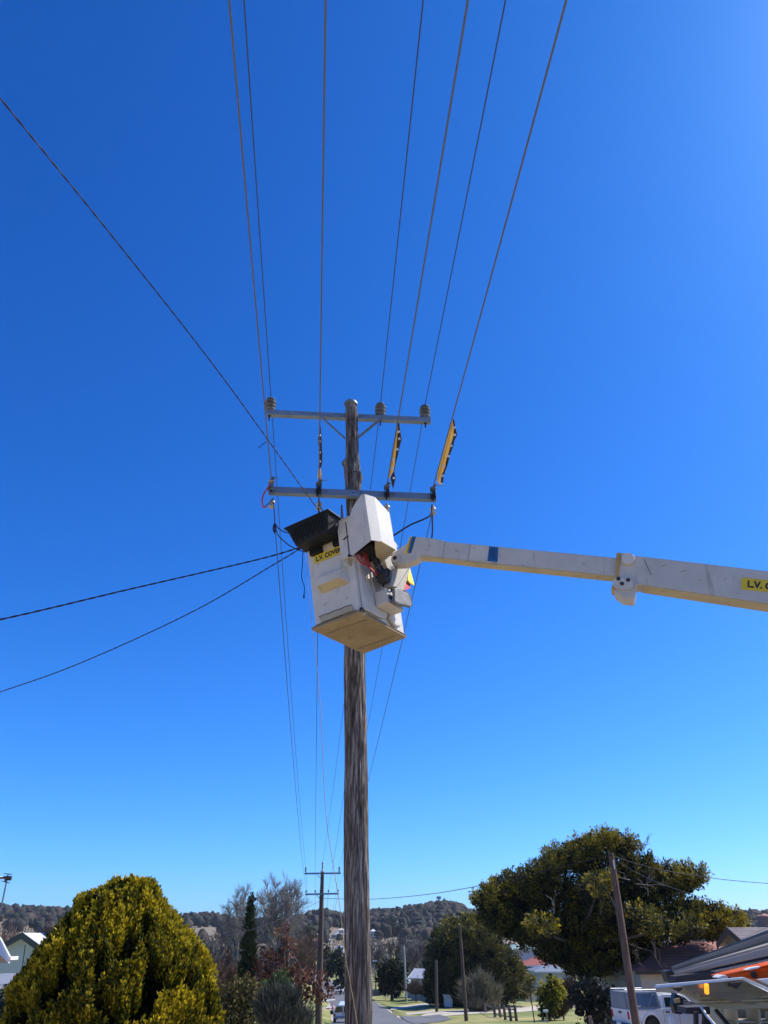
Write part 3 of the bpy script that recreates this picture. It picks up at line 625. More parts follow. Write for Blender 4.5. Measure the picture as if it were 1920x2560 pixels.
# grey-green spiky shrub made of long upright shoots
def spiky_shrub(name, label, Y, spots, seed, base, tip, L=.9, w=.02, n=700, spread=.45, group=None, cat='shrub', twiggy=None):
    rng = np.random.default_rng(seed); b = on_ground(spots[0][0], Y); t = thing(name, label, cat, b, group); parts = []
    sub = []
    for px, py, rx, ry in spots:
        for k in range(16):
            q = rng.normal(size=3); q /= max(1e-6, np.linalg.norm(q)); q *= rng.random() ** .4
            sub.append((px + q[0] * rx * .72, py + q[2] * ry * .72, rx * rng.uniform(.22, .42), ry * rng.uniform(.22, .42), q[1] * rx * .7 / pxm(px, py, Y)))
    n = max(30, n // 14)
    for px, py, rx, ry, dy in sub:
        c, r = ellpx(px, py, Y + dy, rx, ry, None); C, A = ell_points(c, r, n, rng, .1)
        rel = (C - np.array(c)) / np.array(r); A = rel * np.array([.55, .55, .1]) * spread * 2 + np.array([0, 0, 1])
        A = A + .42 * rng.normal(size=A.shape); amt = rng.random((n, 1)); bc = np.array(base) * (1 - amt) + np.array(tip) * amt
        parts.append(kites(C, A, L * (.5 + rng.random(n)) * np.where(rng.random(n) < .06, 1.9, 1), np.full(n, w) * (.6 + .8 * rng.random(n)), rng, bc * .8, bc))
    V, F, Cc = join(parts); mesh_np('crown', V, F, M['dull'], t, Cc)
    MB().tube([b + Vector((0, 0, -.1)), b + Vector((0, 0, max(.3, P(spots[0][0], spots[0][1], Y).z - b.z)))], [.09, .05], 7).build('trunk', M['bark'], t)
    return t
spiky_shrub('spiky_grey_shrub', 'grey green spiky shrub at the foot of the second pole', 30, [(705, 2550, 66, 60), (670, 2530, 34, 44), (745, 2560, 44, 44), (715, 2510, 34, 24)], 31, (.030, .036, .026), (.12, .13, .095), .34, .011, 3600)
spiky_shrub('twiggy_olive_bush', 'round olive and brown twiggy bush behind the rail fence', 107, [(1192, 2496, 34, 34), (1225, 2500, 32, 30), (1172, 2490, 20, 34), (1205, 2470, 26, 22), (1200, 2520, 44, 14)], 32, (.09, .09, .05), (.36, .31, .20), .85, .028, 5200)
spiky_shrub('bare_brown_bush', 'bare brown bush of upright stems right of the yellow-green shrub', 87, [(1405, 2520, 26, 36), (1390, 2535, 24, 22), (1420, 2500, 16, 30), (1425, 2475, 16, 20)], 33, (.05, .035, .028), (.18, .13, .10), .6, .016, 3600)
spiky_shrub('bare_red_hedge', 'bare reddish hedge along the brown paling fence', 135, [(1040, 2478, 22, 14), (1062, 2482, 16, 10)], 34, (.09, .06, .05), (.22, .16, .13), .8, .035, 1800, cat='hedge')

# ------------------------------------------------------------------ bare winter trees
def vase_tree(name, label, px, Y, top, halfw, seed, nl=15, fork=.22, lean=0.0):
    rng = random.Random(seed); base = on_ground(px, Y, 2400); H = zat(px, top, Y) - base.z; Rw = halfw / pxm(px, 2260, Y)
    t = thing(name, label, 'tree', base); fk = base + Vector((0, 0, H * fork)); tr, cr = [], []
    def poly(out_, pts, r0, r1):
        n = len(pts) - 1
        for i in range(n): out_.append((*pts[i], *pts[i + 1], r0 + (r1 - r0) * i / n, r0 + (r1 - r0) * (i + 1) / n))
    poly(tr, [base - Vector((0, 0, .3)), base.lerp(fk, .5), fk], .30, .22)
    for i in range(nl):
        az = i * 2.4 + rng.uniform(-.3, .3); k = math.sqrt((i + .6) / nl); el = (1 - k * k) ** .5 if k < 1 else 0
        tip = base + Vector((math.cos(az) * Rw * k * .93 + lean * H, math.sin(az) * Rw * k * .93, H * (.64 + .35 * el) * rng.uniform(.93, 1.0)))
        f0 = fk + Vector((0, 0, -H * fork * .5 * rng.random())); ctrl = f0 + Vector(((tip.x - f0.x) * .35, (tip.y - f0.y) * .35, (tip.z - f0.z) * .62))
        bz = lambda u: f0 * (1 - u) ** 2 + ctrl * 2 * u * (1 - u) + tip * u * u
        pts = [bz(u / 12) + Vector((rng.gauss(0, .05), rng.gauss(0, .05), 0)) * (u > 1) for u in range(13)]; poly(cr, pts, .13, .02)
        for j in range(26):
            u = rng.uniform(.35, 1.0) ** .8; p = bz(u); tg = (bz(min(1, u + .05)) - bz(u - .05)).normalized(); sd = Vector((rng.gauss(0, 1), rng.gauss(0, 1), rng.gauss(0, .5))).normalized()
            d = (tg + sd * rng.uniform(.5, 1.1)).normalized(); L = H * rng.uniform(.06, .15) * (1.15 - .5 * u); q = p; pts = [p]
            for m_ in range(4):
                d = (d + Vector((rng.gauss(0, .14), rng.gauss(0, .14), .03))).normalized(); q = q + d * L / 4; pts.append(q)
            poly(cr, pts, .035, .012)
            for m_ in range(11):
                b0_ = pts[rng.randint(1, 4)]; d2 = (d + Vector((rng.gauss(0, .6), rng.gauss(0, .6), rng.gauss(.1, .4)))).normalized(); L2 = H * rng.uniform(.02, .055)
                c0 = b0_ + d2 * L2 * .5; c1_ = c0 + (d2 + Vector((rng.gauss(0, .3), rng.gauss(0, .3), .15))).normalized() * L2 * .5; poly(cr, [b0_, c0, c1_], .013, .008)
    V, F = segs_mesh(tr, 8); mesh_np('trunk', V, F, M['bark'], t, smooth=True); V, F = segs_mesh(cr, 3); mesh_np('crown', V, F, M['twigpale'], t)
vase_tree('bare_winter_tree', 'tall bare vase-shaped winter tree with pale fine twigs right of the pencil cypress', 692, 78, 2192, 80, 3, 19, .42)
vase_tree('bare_winter_tree', 'smaller bare winter tree left of the pencil cypress, paler against the sky', 594, 88, 2228, 52, 8, 12, .42, -.02)
GB = 'bare brown trees crowding behind the shrubs'
for k, (px, Y, top, sd_, lab) in enumerate([
    (470, 70, 2350, 21, 'bare brown tree just right of the golden conifer, leftmost of the bare row'), (510, 78, 2335, 22, 'bare brown tree second in the row right of the golden conifer'),
    (550, 66, 2370, 23, 'low bare tree in front of the row left of the pencil cypress'), (565, 90, 2318, 24, 'bare brown tree just left of the pencil cypress'),
    (660, 70, 2345, 25, 'bare tree tangled in the rust brown leaves'), (740, 95, 2290, 26, 'bare tree at the right end of the row, near the second pole')]):
    b = on_ground(px, Y); bare_tree('bare_tree', lab, 'tree', b, zat(px, top, Y) - b.z, sd_, 5, ('twigdark', 'twig', 'twigred')[k % 3], .5, .22, GB, (3, 5), .2, .018, trunks=3)
GR = 'bare trees in the valley right of the big pole'
for k, (px, Y, top, sd_, lab) in enumerate([
    (938, 200, 2352, 41, 'bare valley tree touching the right edge of the big pole'), (958, 230, 2345, 42, 'bare valley tree above the block-shaped hedge'),
    (985, 220, 2335, 43, 'bare valley tree right above the block-shaped hedge tree'), (1012, 210, 2340, 44, 'bare valley tree with forked dark trunk by the thin pole'),
    (1035, 190, 2350, 45, 'wide dark bare tree standing over the pale green roof'), (1060, 230, 2330, 46, 'bare valley tree left of the dark evergreen'), (1075, 175, 2362, 47, 'low bare tree against the dark evergreen')]):
    b = on_ground(px, Y); bare_tree('valley_tree', lab, 'tree', b, zat(px, top, Y) - b.z, sd_, 5, ('twigdark', 'twig')[k % 2], .5, .2, GR, (3, 4), .25, .045, trunks=1 + k % 2)
for k, (px, Y, top, lab) in enumerate([(10, 48, 2292, 'bare pinkish tree at the far left behind the mint house'), (50, 52, 2300, 'bare pinkish tree above the mint house gable'), (88, 56, 2318, 'bare pinkish tree right of the mint house ridge')]):
    b = on_ground(px, Y); bare_tree('bare_garden_tree', lab, 'tree', b, zat(px, top, Y) - b.z, 60 + k, 5, 'twigred', .5, .25, 'bare trees behind the mint house', (3, 4), .18, .014, trunks=3)

# ------------------------------------------------------------------ woods on the far hills (uncountable) and scrub in the valley
_bm = bmesh.new(); bmesh.ops.create_icosphere(_bm, subdivisions=2, radius=1); ICV = np.array([v.co[:] for v in _bm.verts]); ICF = np.array([[v.index for v in f.verts] for f in _bm.faces]); _bm.free()
def forest(name, label, n, ylo, yhi, seed, hr, cols, nk, keep=None, xr=.62, ks=1.5, solid=False):
    Bv, Bf, Bc, bb = [], [], [], 0
    rng = np.random.default_rng(seed); Vs, Fs, Cs, b = [], [], [], 0; cnt = 0; k = 0
    while cnt < n and k < n * 6:
        k += 1
        y = ylo + (yhi - ylo) * rng.random(); x = y * rng.uniform(-xr, xr)
        if keep is not None and not keep(x, y, rng): continue
        z = ground(x, y); h = hr[0] + (hr[1] - hr[0]) * rng.random(); w = h * rng.uniform(.36, .55)
        c = np.array((x, y, z + h * .50)); q = unit(rng.normal(size=(nk, 3))); rr_ = rng.uniform(.45, 1, (nk, 1))
        lob = 1 + .3 * np.sin(q[:, 0:1] * 5 + k) * np.cos(q[:, 2:3] * 6 + 2 * k)
        Pp = c + q * rr_ * lob * np.array((w, w, h * .50)); D = q + rng.normal(size=(nk, 3)) * .8 + np.array([0, 0, .3])
        base = np.array(cols[rng.integers(len(cols))]) * rng.uniform(.75, 1.25)
        v, f, cc = kites(Pp - unit(D) * ks * .5, D, np.full(nk, ks) * (.6 + .8 * rng.random(nk)), np.full(nk, ks * .38), rng, base * np.ones((nk, 1)), base * 1.35 * np.ones((nk, 1)), .2)
        Vs.append(v); Fs.append(f + b); Cs.append(cc); b += len(v); cnt += 1
        if solid:
            d_ = 1 + .22 * np.sin(ICV[:, 0] * 4.1 + k) * np.cos(ICV[:, 1] * 3.7 + k * 2) + .20 * np.sin(ICV[:, 2] * 5.3 + k * 3) + .12 * rng.normal(size=len(ICV))
            v = c + ICV * d_[:, None] * np.array((w * .95, w * .95, h * .47)); f = np.concatenate([ICF, ICF[:, 2:3]], 1)
            Bv.append(v); Bf.append(ICF + bb); Bc.append(base * np.clip(1 + .22 * rng.normal(size=(len(v), 1)), .5, 1.6)); bb += len(v)
    Va, Fa, Ca = np.concatenate(Vs), np.concatenate(Fs), np.concatenate(Cs)
    if solid:                                         # quads to triangles so both kinds share one mesh
        Fa = np.concatenate([Fa[:, [0, 1, 2]], Fa[:, [0, 2, 3]], np.concatenate(Bf) + len(Va)]); Va = np.concatenate([Va] + Bv); Ca = np.concatenate([Ca] + Bc)
    o = mesh_np(name, Va, Fa, M['dull'], None, Ca, loc=(0, (ylo + yhi) / 2, 0))
    return tag(o, label, None, None, 'stuff')
def dens(x, y, rng):
    px = CW / 2 + FPX * x / (y * .883); n = mn.noise(Vector((x * .008, y * .006, 2)))
    if px < 620:                                      # dry paddocks show between the trees on the left hills
        if y < 905: return rng.random() < np.clip(.16 + 1.1 * n, .05, .55)
        return rng.random() < .9
    if 780 < px < 1000 and y < 780: return rng.random() < .25
    return n > -.35
EUC = [(.024, .030, .017), (.034, .034, .022), (.020, .026, .018), (.046, .033, .023), (.030, .028, .02), (.055, .042, .03)]
forest('hill_woods', 'dark grey green woods covering the far ridge', 2600, 840, 1050, 51, (8, 14), EUC, 16, dens, ks=1.5, solid=True)
forest('slope_woods', 'scattered dull trees on the slope below the ridge', 1300, 560, 860, 52, (5, 11), EUC + [(.07, .055, .04)], 18, dens, ks=1.2, solid=True)
BRN = [(.085, .065, .052), (.10, .08, .065), (.065, .055, .045), (.075, .06, .04)]
def offroad(x, y, rng): return abs(x - roadx(y)) > 14 and not (x > roadx(y) and x < roadx(y) + 26 and y < 330 and rng.random() < .7) and not (y < 150 and x > 0)
forest('valley_scrub', 'brown bare woods filling the valley floor', 1300, 240, 560, 53, (6, 11), BRN + [(.035, .042, .022)], 70, offroad, ks=.9)
forest('verge_scrub', 'brown leafless thicket on the left beyond the shrubs', 190, 92, 240, 54, (5, 8.5), BRN, 240, lambda x, y, rng: x < roadx(y) - 13, xr=.55, ks=.55)

# ------------------------------------------------------------------ main timber pole
YP = 10.7
AX = [(-1.1, -.25), (.72, -.306), (5.2, -.44), (7.78, -.50), (10.05, -.605)]
RD = [(-1.1, .176), (.72, .167), (3.2, .163), (5.2, .157), (6.4, .135), (7.78, .124), (8.3, .136), (8.65, .134), (8.9, .116), (9.5, .113), (10.05, .110)]
def lerp_t(tb, z):
    for (a, va), (b, vb) in zip(tb, tb[1:]):
        if z <= b: return va + (vb - va) * max(0, (z - a)) / (b - a)
    return tb[-1][1]
def main_pole():
    gz = ground(-.27, YP)
    t = thing('utility_pole', 'tall weathered timber power pole with two steel crossarms in the centre', 'utility pole', (-.27, YP, gz))
    na, nz = 132, 760; z0, z1 = gz - .3, 10.05; V = []
    for j in range(nz):
        z = z0 + (z1 - z0) * j / (nz - 1); cx = lerp_t(AX, z); r0 = lerp_t(RD, z)
        cy = YP + .02 * math.sin(z * .9); cx += .006 * math.sin(z * 2.1)
        for i in range(na):
            a = 2 * math.pi * i / na; tw = a + .045 * math.sin(z * .8)
            # long checks in the wood: narrow grooves that wander slowly up the trunk
            g = mn.noise(Vector((math.cos(tw) * 5.5, math.sin(tw) * 5.5, z * .33))); gg = max(0, 1 - abs(g) * 7.5)
            h = mn.noise(Vector((math.cos(tw) * 15, math.sin(tw) * 15, z * .8 + 9))); hh = max(0, 1 - abs(h) * 5)
            l = mn.noise(Vector((math.cos(a) * 1.4, math.sin(a) * 1.4, z * .8)))
            r = r0 * (1 + .055 * l) - .017 * gg ** 1.3 - .006 * hh + .004 * mn.noise(Vector((math.cos(a) * 30, math.sin(a) * 30, z * 2.2)))
            # knots
            for (kz, ka, kr, kh) in ((8.76, 3.3, .07, .06), (8.46, -.25, .12, .04), (8.6, 3.0, .16, .02), (5.02, 4.9, .08, .02), (4.3, -.5, .16, .016), (9.32, 4.9, .06, .015), (6.1, 3.1, .25, .012), (5.4, .1, .2, .018)):
                da = (a - ka + math.pi) % (2 * math.pi) - math.pi
                r += kh * math.exp(-((z - kz) / kr) ** 2 - (da / .45) ** 2)
            if z > 9.93: r -= .010
            V.append((cx + r * math.cos(a), cy + r * math.sin(a), z))
    F = [(j * na + i, j * na + (i + 1) % na, (j + 1) * na + (i + 1) % na, (j + 1) * na + i) for j in range(nz - 1) for i in range(na)]
    m = bpy.data.materials.new('weathered_timber'); m.use_nodes = True; n_ = m.node_tree; b = n_.nodes['Principled BSDF']
    b.inputs['Roughness'].default_value = .92; b.inputs['Specular IOR Level'].default_value = .15
    tc = n_.nodes.new('ShaderNodeTexCoord')
    def nz_(sc, st, d=8):
        mp = n_.nodes.new('ShaderNodeMapping'); mp.inputs['Scale'].default_value = st; n = n_.nodes.new('ShaderNodeTexNoise'); n.inputs['Scale'].default_value = sc
        n.inputs['Detail'].default_value = d; n.inputs['Roughness'].default_value = .65; n_.links.new(tc.outputs['Object'], mp.inputs[0]); n_.links.new(mp.outputs[0], n.inputs['Vector']); return n
    g1 = nz_(27, (1, 1, .075)); g2 = nz_(90, (1, 1, .06)); g3 = nz_(1.6, (1, 1, .5), 4)
    r1 = n_.nodes.new('ShaderNodeValToRGB'); e = r1.color_ramp.elements; e[0].position = .33; e[0].color = (.045, .040, .036, 1); e[1].position = .66; e[1].color = (.46, .43, .39, 1)
    k = e.new(.49); k.color = (.15, .132, .118, 1)
    n_.links.new(g1.outputs[0], r1.inputs[0])
    r2 = n_.nodes.new('ShaderNodeValToRGB'); e = r2.color_ramp.elements; e[0].position = .38; e[0].color = (.45, .43, .42, 1); e[1].position = .56; e[1].color = (1.1, 1.08, 1.05, 1); n_.links.new(g2.outputs[0], r2.inputs[0])
    r3 = n_.nodes.new('ShaderNodeValToRGB'); e = r3.color_ramp.elements; e[0].position = .35; e[0].color = (.72, .66, .62, 1); e[1].position = .65; e[1].color = (1.05, 1.05, 1.06, 1); n_.links.new(g3.outputs[0], r3.inputs[0])
    mx = n_.nodes.new('ShaderNodeMix'); mx.data_type = 'RGBA'; mx.blend_type = 'MULTIPLY'; mx.inputs[0].default_value = 1; n_.links.new(r1.outputs[0], mx.inputs[6]); n_.links.new(r2.outputs[0], mx.inputs[7])
    my = n_.nodes.new('ShaderNodeMix'); my.data_type = 'RGBA'; my.blend_type = 'MULTIPLY'; my.inputs[0].default_value = 1; n_.links.new(mx.outputs[2], my.inputs[6]); n_.links.new(r3.outputs[0], my.inputs[7])
    n_.links.new(my.outputs[2], b.inputs['Base Color'])
    bp = n_.nodes.new('ShaderNodeBump'); bp.inputs['Strength'].default_value = .9; bp.inputs['Distance'].default_value = .012
    ad = n_.nodes.new('ShaderNodeMath'); ad.operation = 'ADD'; n_.links.new(g1.outputs[0], ad.inputs[0]); n_.links.new(g2.outputs[0], ad.inputs[1]); n_.links.new(ad.outputs[0], bp.inputs['Height']); n_.links.new(bp.outputs[0], b.inputs['Normal'])
    mesh_np('shaft', V, F, m, t)
    c = Vector((lerp_t(AX, 10.05), YP, 10.03)); MB().lathe([(.098, -.0), (.122, 0), (.124, .035), (.112, .055), (.05, .072)], c, n=28).build('pole_cap', M['galv'], t, smooth=True)
    # splinter standing off the left side, tie wires
    MB().prism([P(852, 1262, YP - .1), P(856, 1262, YP - .1), P(860, 1310, YP - .1), P(860, 1345, YP - .1), P(853, 1345, YP - .1)], (0, .02, 0)).build('splinter', M['oldwood'], t)
    for px, a in ((1048, .2), (1182, .25)):
        zc = zat(885, px, YP - .1); cx = lerp_t(AX, zc); rr_ = lerp_t(RD, zc) + .006
        MB().tube([(cx + rr_ * 1.02 * math.cos(q), YP + rr_ * 1.02 * math.sin(q), zc + .035 * math.cos(q - .2)) for q in [-2.0 + .12 * i for i in range(18)]], .006, 5).build('tie_wire', M['dark'], t)
    # ---- upper crossarm (behind) and lower (in front)
    A0 = P(667, 1032, YP + .17 - .105); A1 = P(1077, 1054, YP + .17 + .125); A1.z = A0.z = (A0.z + A1.z) / 2
    B0 = P(672, 1222, YP - .21 - .1); B1 = P(1090, 1250, YP - .21 + .13); B1.z = B0.z = (B0.z + B1.z) / 2
    def beam(p, q, w, h, mats):
        d = (q - p).normalized(); s = Vector((d.y, -d.x, 0)); mm = Matrix((d, s, Vector((0, 0, 1)))).transposed().to_4x4(); mm.translation = p
        L = (q - p).length; mb = MB(); mb.boxm((0, -w / 2, -h / 2), (L, w / 2, h / 2), mm)
        return mb, mm, L
    mb, MA, LA = beam(A0, A1, .10, .105, None); up = mb.build('upper_crossarm', M['galv'], t, bevel=.006)
    mb, MBm, LB = beam(B0, B1, .10, .125, None); lo_ = mb.build('lower_crossarm', M['galv2'], t, bevel=.008)
    # bolt holes and bolts
    for arm, Mm, L, xs in ((up, MA, LA, (.10, .14, L_ if False else LA - .12, LA - .18)), (lo_, MBm, LB, (.95, LB * .5, LB * .745, LB * .545))):
        for i, x in enumerate(xs):
            h = MB(); c = Mm @ Vector((x, .045 if arm is up else .05, 0.005)); ax = Mm.to_3x3() @ Vector((0, 1, 0))
            if arm is lo_ and i in (2, 3): h.lathe([(.035, 0), (.035, .006), (.02, .008), (.018, .035), (.004, .038)], c, ax, 12); h.build('bolt', M['steel'], arm, smooth=True)
            else: h.lathe([(.011, -.01), (.011, .003), (.003, .004)], c, ax, 10); h.build('bolt_hole', M['dark'], arm)
    # diagonal braces of the upper arm
    for a, b, sx in (((800, 1040), (862, 1096), 0), ((962, 1040), (895, 1095), 1)):
        p = P(*a, YP + .05); q = P(*b, YP - .04); d = (q - p).normalized()
        mb = MB(); n_c = Vector((0, -1, 0)); s = d.cross(n_c).normalized() * .021
        mb.prism([p + s, p - s, q - s, q + s], (0, .008, 0)); mb.prism([p + s, p + s * .6, q + s * .6, q + s], (0, -.03, 0)); mb.build('brace', M['galv'], t)
    # high-voltage pin insulators
    for px, py0, py1 in ((675, 988, 1026), (950, 1004, 1040), (1063, 1011, 1048)):
        f = (px - 668) / 409.; c = A0.lerp(A1, f) + Vector((0, 0, .045)); H = .27
        ins = MB().lathe([(r_ * 1.12, h_ * 1.12) for r_, h_ in [(.03, 0), (.055, .0), (.058, .018), (.084, .032), (.086, .050), (.052, .064), (.050, .084), (.090, .098), (.092, .116), (.052, .132), (.050, .152), (.092, .166), (.094, .184), (.052, .2), (.050, .216), (.080, .228), (.072, .246), (.038, .262), (.03, .275)]], c, n=24).build('insulator', M['insul'], t, smooth=True)
        MB().lathe([(.012, -.20), (.014, -.10), (.028, -.10), (.028, -.093), (.012, -.09)], c, n=10).build('pin', M['dark'], ins, smooth=True)
        MB().lathe([(.02, .27), (.03, .275), (.02, .30), (.004, .31)], c, n=10).build('clamp', M['steel'], ins, smooth=True)
    # low-voltage strain fittings on the lower arm
    for (px, py) in ((680, 1200), (797, 1215), (966, 1228), (1082, 1228)):
        f = (px - 672) / 418.; c = B0.lerp(B1, f) + Vector((0, -.07, .02)); rr_ = random.Random(px); mb = MB()
        mb.lathe([(.02, -.01), (.05, 0), (.055, .02), (.03, .035), (.05, .05), (.055, .07), (.02, .085)], c + Vector((0, -.02, .05)), (0, -.5, .8), 14)
        o1 = mb.build('shackle_insulator', M['insul2' if px == 680 else 'insul'], t, smooth=True)
        mb = MB(); mb.box(c + Vector((-.035, -.02, .0)), (.008, .09, .22)); mb.box(c + Vector((.035, -.02, .0)), (.008, .09, .22)); mb.tube([c + Vector((-.05, -.05, .09)), c + Vector((.05, -.05, .09))], .01, 8)
        mb.tube([c + Vector((-.05, -.05, -.06)), c + Vector((.05, -.05, -.06))], .01, 8)
        mb.tube([c + Vector((0, -.06, .10)), c + Vector((.03, -.03, .02)), c + Vector((-.02, -.05, -.08)), c + Vector((0, -.05, -.16))], .016, 8)
        mb.box(c + Vector((.01, -.07, -.02)), (.055, .05, .07)); mb.build('strain_clamp', M['dark'] if px != 680 else M['steel'], o1)
        mb = MB(); mb.tube([c + Vector((.02, -.09, .12)), c + Vector((.10, -.1, .125)), c + Vector((.13, -.1, .115))], .008, 6); mb.box(c + Vector((.03, -.09, .13)), (.05, .04, .03)); mb.build('line_clamp', M['steel'], o1)
        lowc = c + Vector((0, .16, -.18))
        mb = MB(); mb.lathe([(.02, -.10), (.05, -.10), (.055, -.08), (.03, -.06), (.03, -.03), (.055, -.015), (.05, .01), (.022, .02), (.022, .06)], lowc, n=14); mb.build('hanging_insulator', M['insul2'], t, smooth=True)
    return t, A0, A1, B0, B1
L_ = 0
POLE, A0, A1, B0, B1 = main_pole()

# ------------------------------------------------------------------ overhead conductors
def twist(mb, pts, r, pitch=.12, n=6):                  # a laid cable: two strands
    for ph in (0, math.pi):
        out_ = []; s = 0
        for i, p in enumerate(pts):
            if i: s += (p - pts[i - 1]).length
            d = (pts[min(i + 1, len(pts) - 1)] - pts[max(i - 1, 0)]).normalized(); u = d.orthogonal().normalized(); w = d.cross(u); a = s / pitch * math.pi + ph
            out_.append(p + (u * math.cos(a) + w * math.sin(a)) * r * .8)
        mb.tube(out_, r, n)
def sagline(p, q, sag, n=40): return [p.lerp(q, i / n) - Vector((0, 0, 4 * sag * (i / n) * (1 - i / n))) for i in range(n + 1)]
def back_wire(p, px0, r, m, label, name='power_line', tw=False, group='power lines overhead towards the viewer'):
    """from p over the viewer's head; px0 = where it leaves the top of the picture"""
    dz = .36; r_ = ray(px0, 0); k = (p.z - dz - EYE) / r_.z; Q = Vector((r_.x * k, r_.y * k, p.z - dz))
    h = Vector((Q.x - p.x, Q.y - p.y, 0)); Lh = h.length; h.normalize(); pts = []; span = 46.; b = .36 / (Lh * (span - Lh))
    for i in range(61):
        s = span * (i / 60) ** 1.4; pts.append(p + h * s - Vector((0, 0, b * s * (span - s))))
    mb = MB()
    if tw:
        fine = []; r *= .72
        for a_, b_ in zip(pts, pts[1:]):
            n = max(1, int((b_ - a_).length / .028)) if a_.y > 2 else 2
            fine += [a_.lerp(b_, i / n) for i in range(n)]
        twist(mb, fine, r, .055, 4)
    else: mb.tube(pts, r, 6)
    return tag(mb.build(name, m, None), label, 'power line', group)
def atarm(a, b, f, dz=0, dy=0): return a.lerp(b, f) + Vector((0, dy, dz))
hv = [atarm(A0, A1, (x - 668) / 409., .34) for x in (675, 950, 1063)]
lv = [atarm(B0, B1, (x - 672) / 418., .12, -.13) for x in (680, 797, 966, 1082)]
for p, x, lab in zip(hv, (610, 1058, 1264), ('thin dark upper conductor leaving the left insulator', 'thin dark upper conductor leaving the middle insulator', 'thin dark upper conductor leaving the right end insulator')):
    back_wire(p, x, .0080, M['thinwire'], lab)
for p, x, lab in zip(lv, (573, 814, 1170, 1416), ('thicker grey conductor from the left end of the lower crossarm', 'thick grey conductor running almost straight up, second from left on the lower arm', 'thick grey conductor behind the middle yellow and black cover', 'thick grey conductor behind the right yellow and black cover')):
    back_wire(p, x, .0092, M['wire'], lab)

# ---- second pole down the street
Y2 = 66.0
def pole2():
    b = on_ground(796, Y2); t = thing('utility_pole', 'second timber pole down the street with two crossarms and pin insulators', 'utility pole', b)
    q = [P(796, 2575, Y2), P(797, 2500, Y2), P(799, 2440, Y2), P(801, 2380, Y2), P(803, 2300, Y2), P(804, 2240, Y2), P(805, 2215, Y2), P(806, 2180, Y2)]
    MB().tube([b - Vector((0, 0, .2)) + Vector((.02, 0, 0))] + q, [.28, .26, .25, .235, .21, .19, .17, .145, .135], 14).build('shaft', M['oldwood'], t, smooth=True)
    MB().lathe([(.14, 0), (.17, .0), (.17, .06), (.1, .1)], P(806, 2179, Y2), n=12).build('pole_cap', M['alu'], t)
    P0, P1 = P(761, 2184, Y2 - .1), P(852, 2183, Y2 + .2); Q0, Q1 = P(763, 2236, Y2 - .25), P(847, 2234, Y2 + .05)
    for a, c, nm in ((P0, P1, 'upper_crossarm'), (Q0, Q1, 'lower_crossarm')): MB().tube([a, c], .085, 4).build(nm, M['galv2'], t)
    for a, c in (((793, 2187), (803, 2197)), ((792, 2238), (802, 2249))): MB().tube([P(*a, Y2), P(*c, Y2)], .03, 4).build('brace', M['galv2'], t)
    fp = {}
    for i, (x, y, h) in enumerate([(764, 2181, .38), (806, 2177, .62), (848, 2180, .38), (765, 2232, .17), (788, 2232, .17), (821, 2231, .17), (845, 2230, .17)]):
        c = P(x, y, Y2); pr = [(.03, 0)]
        for k in range(4): pr += [(.05, h * (k + .3) / 4), (.095 if h > .2 else .075, h * (k + .55) / 4), (.045, h * (k + .9) / 4)]
        MB().lathe(pr + [(.03, h * 1.05)], c, n=10).build('insulator', M['insul'], t); fp[i] = c + Vector((0, 0, h))
    return t, fp
_, fp = pole2()
GF = 'power lines running on down the street'
ends = [(atarm(A0, A1, (675 - 668) / 409., .32, .05), fp[0], .55), (atarm(A0, A1, (950 - 668) / 409., .32, .05), fp[1], .55), (atarm(A0, A1, (1063 - 668) / 409., .32, .05), fp[2], .55),
        (P(689, 1336, 10.5), fp[3], .5), (atarm(B0, B1, .30, -.25, .1), fp[4], .5), (atarm(B0, B1, .68, -.25, .1), fp[5], .5), (atarm(B0, B1, .975, -.25, .1), fp[6], .5)]
labs = ['upper conductor running down the street on the left side', 'upper conductor running down the street to the second pole top', 'upper conductor running down the street on the right side',
        'leftmost lower conductor running down the street', 'lower conductor down the street that hangs left of the timber pole', 'lower conductor down the street passing behind the timber pole', 'rightmost lower conductor running down the street']
for (a, c, s), lb in zip(ends, labs):
    tag(MB().tube(sagline(a, c, s), .0075, 5).build('power_line', M['thinwire'], None), lb, 'power line', GF)
# further poles of the line
FP = []
for k, (px, top, bot, lab) in enumerate([(793, 2357, 2437, 'distant dark pole just left of the second pole, right of a pair'), (783, 2363, 2437, 'distant dark pole, left of the pair beyond the second pole'), (769, 2359, 2431, 'distant pole, leftmost of the far poles beyond the second pole')]):
    Yk = (150, 200, 255)[k]; b = on_ground(px, Yk); zt = zat(px, top, Yk); t = thing('distant_pole', lab, 'utility pole', b, 'distant poles down the street')
    MB().tube([b, Vector((b.x, b.y, zt))], [.2, .13], 8).build('shaft', M['oldwood'], t)
    for dz_ in (.4, 2.6): MB().box((b.x, b.y, zt - dz_), (2.7, .12, .14)).build('crossarm', M['galv2'], t)
    FP.append(Vector((b.x, b.y, zt)))
for i, dx, dz_, lb in ((0, -1.2, -.2, 'upper left'), (2, 1.2, -.2, 'upper right'), (3, -1.2, -2.4, 'leftmost lower'), (4, -.5, -2.4, 'second lower'), (5, .5, -2.4, 'third lower'), (6, 1.2, -2.4, 'rightmost lower')):
    tag(MB().tube(sagline(fp[i], FP[0] + Vector((dx, 0, dz_)), 1.1), .012, 4).build('power_line', M['thinwire'], None), lb + ' faint conductor between the second pole and the distant poles', 'power line', 'power lines beyond the second pole')

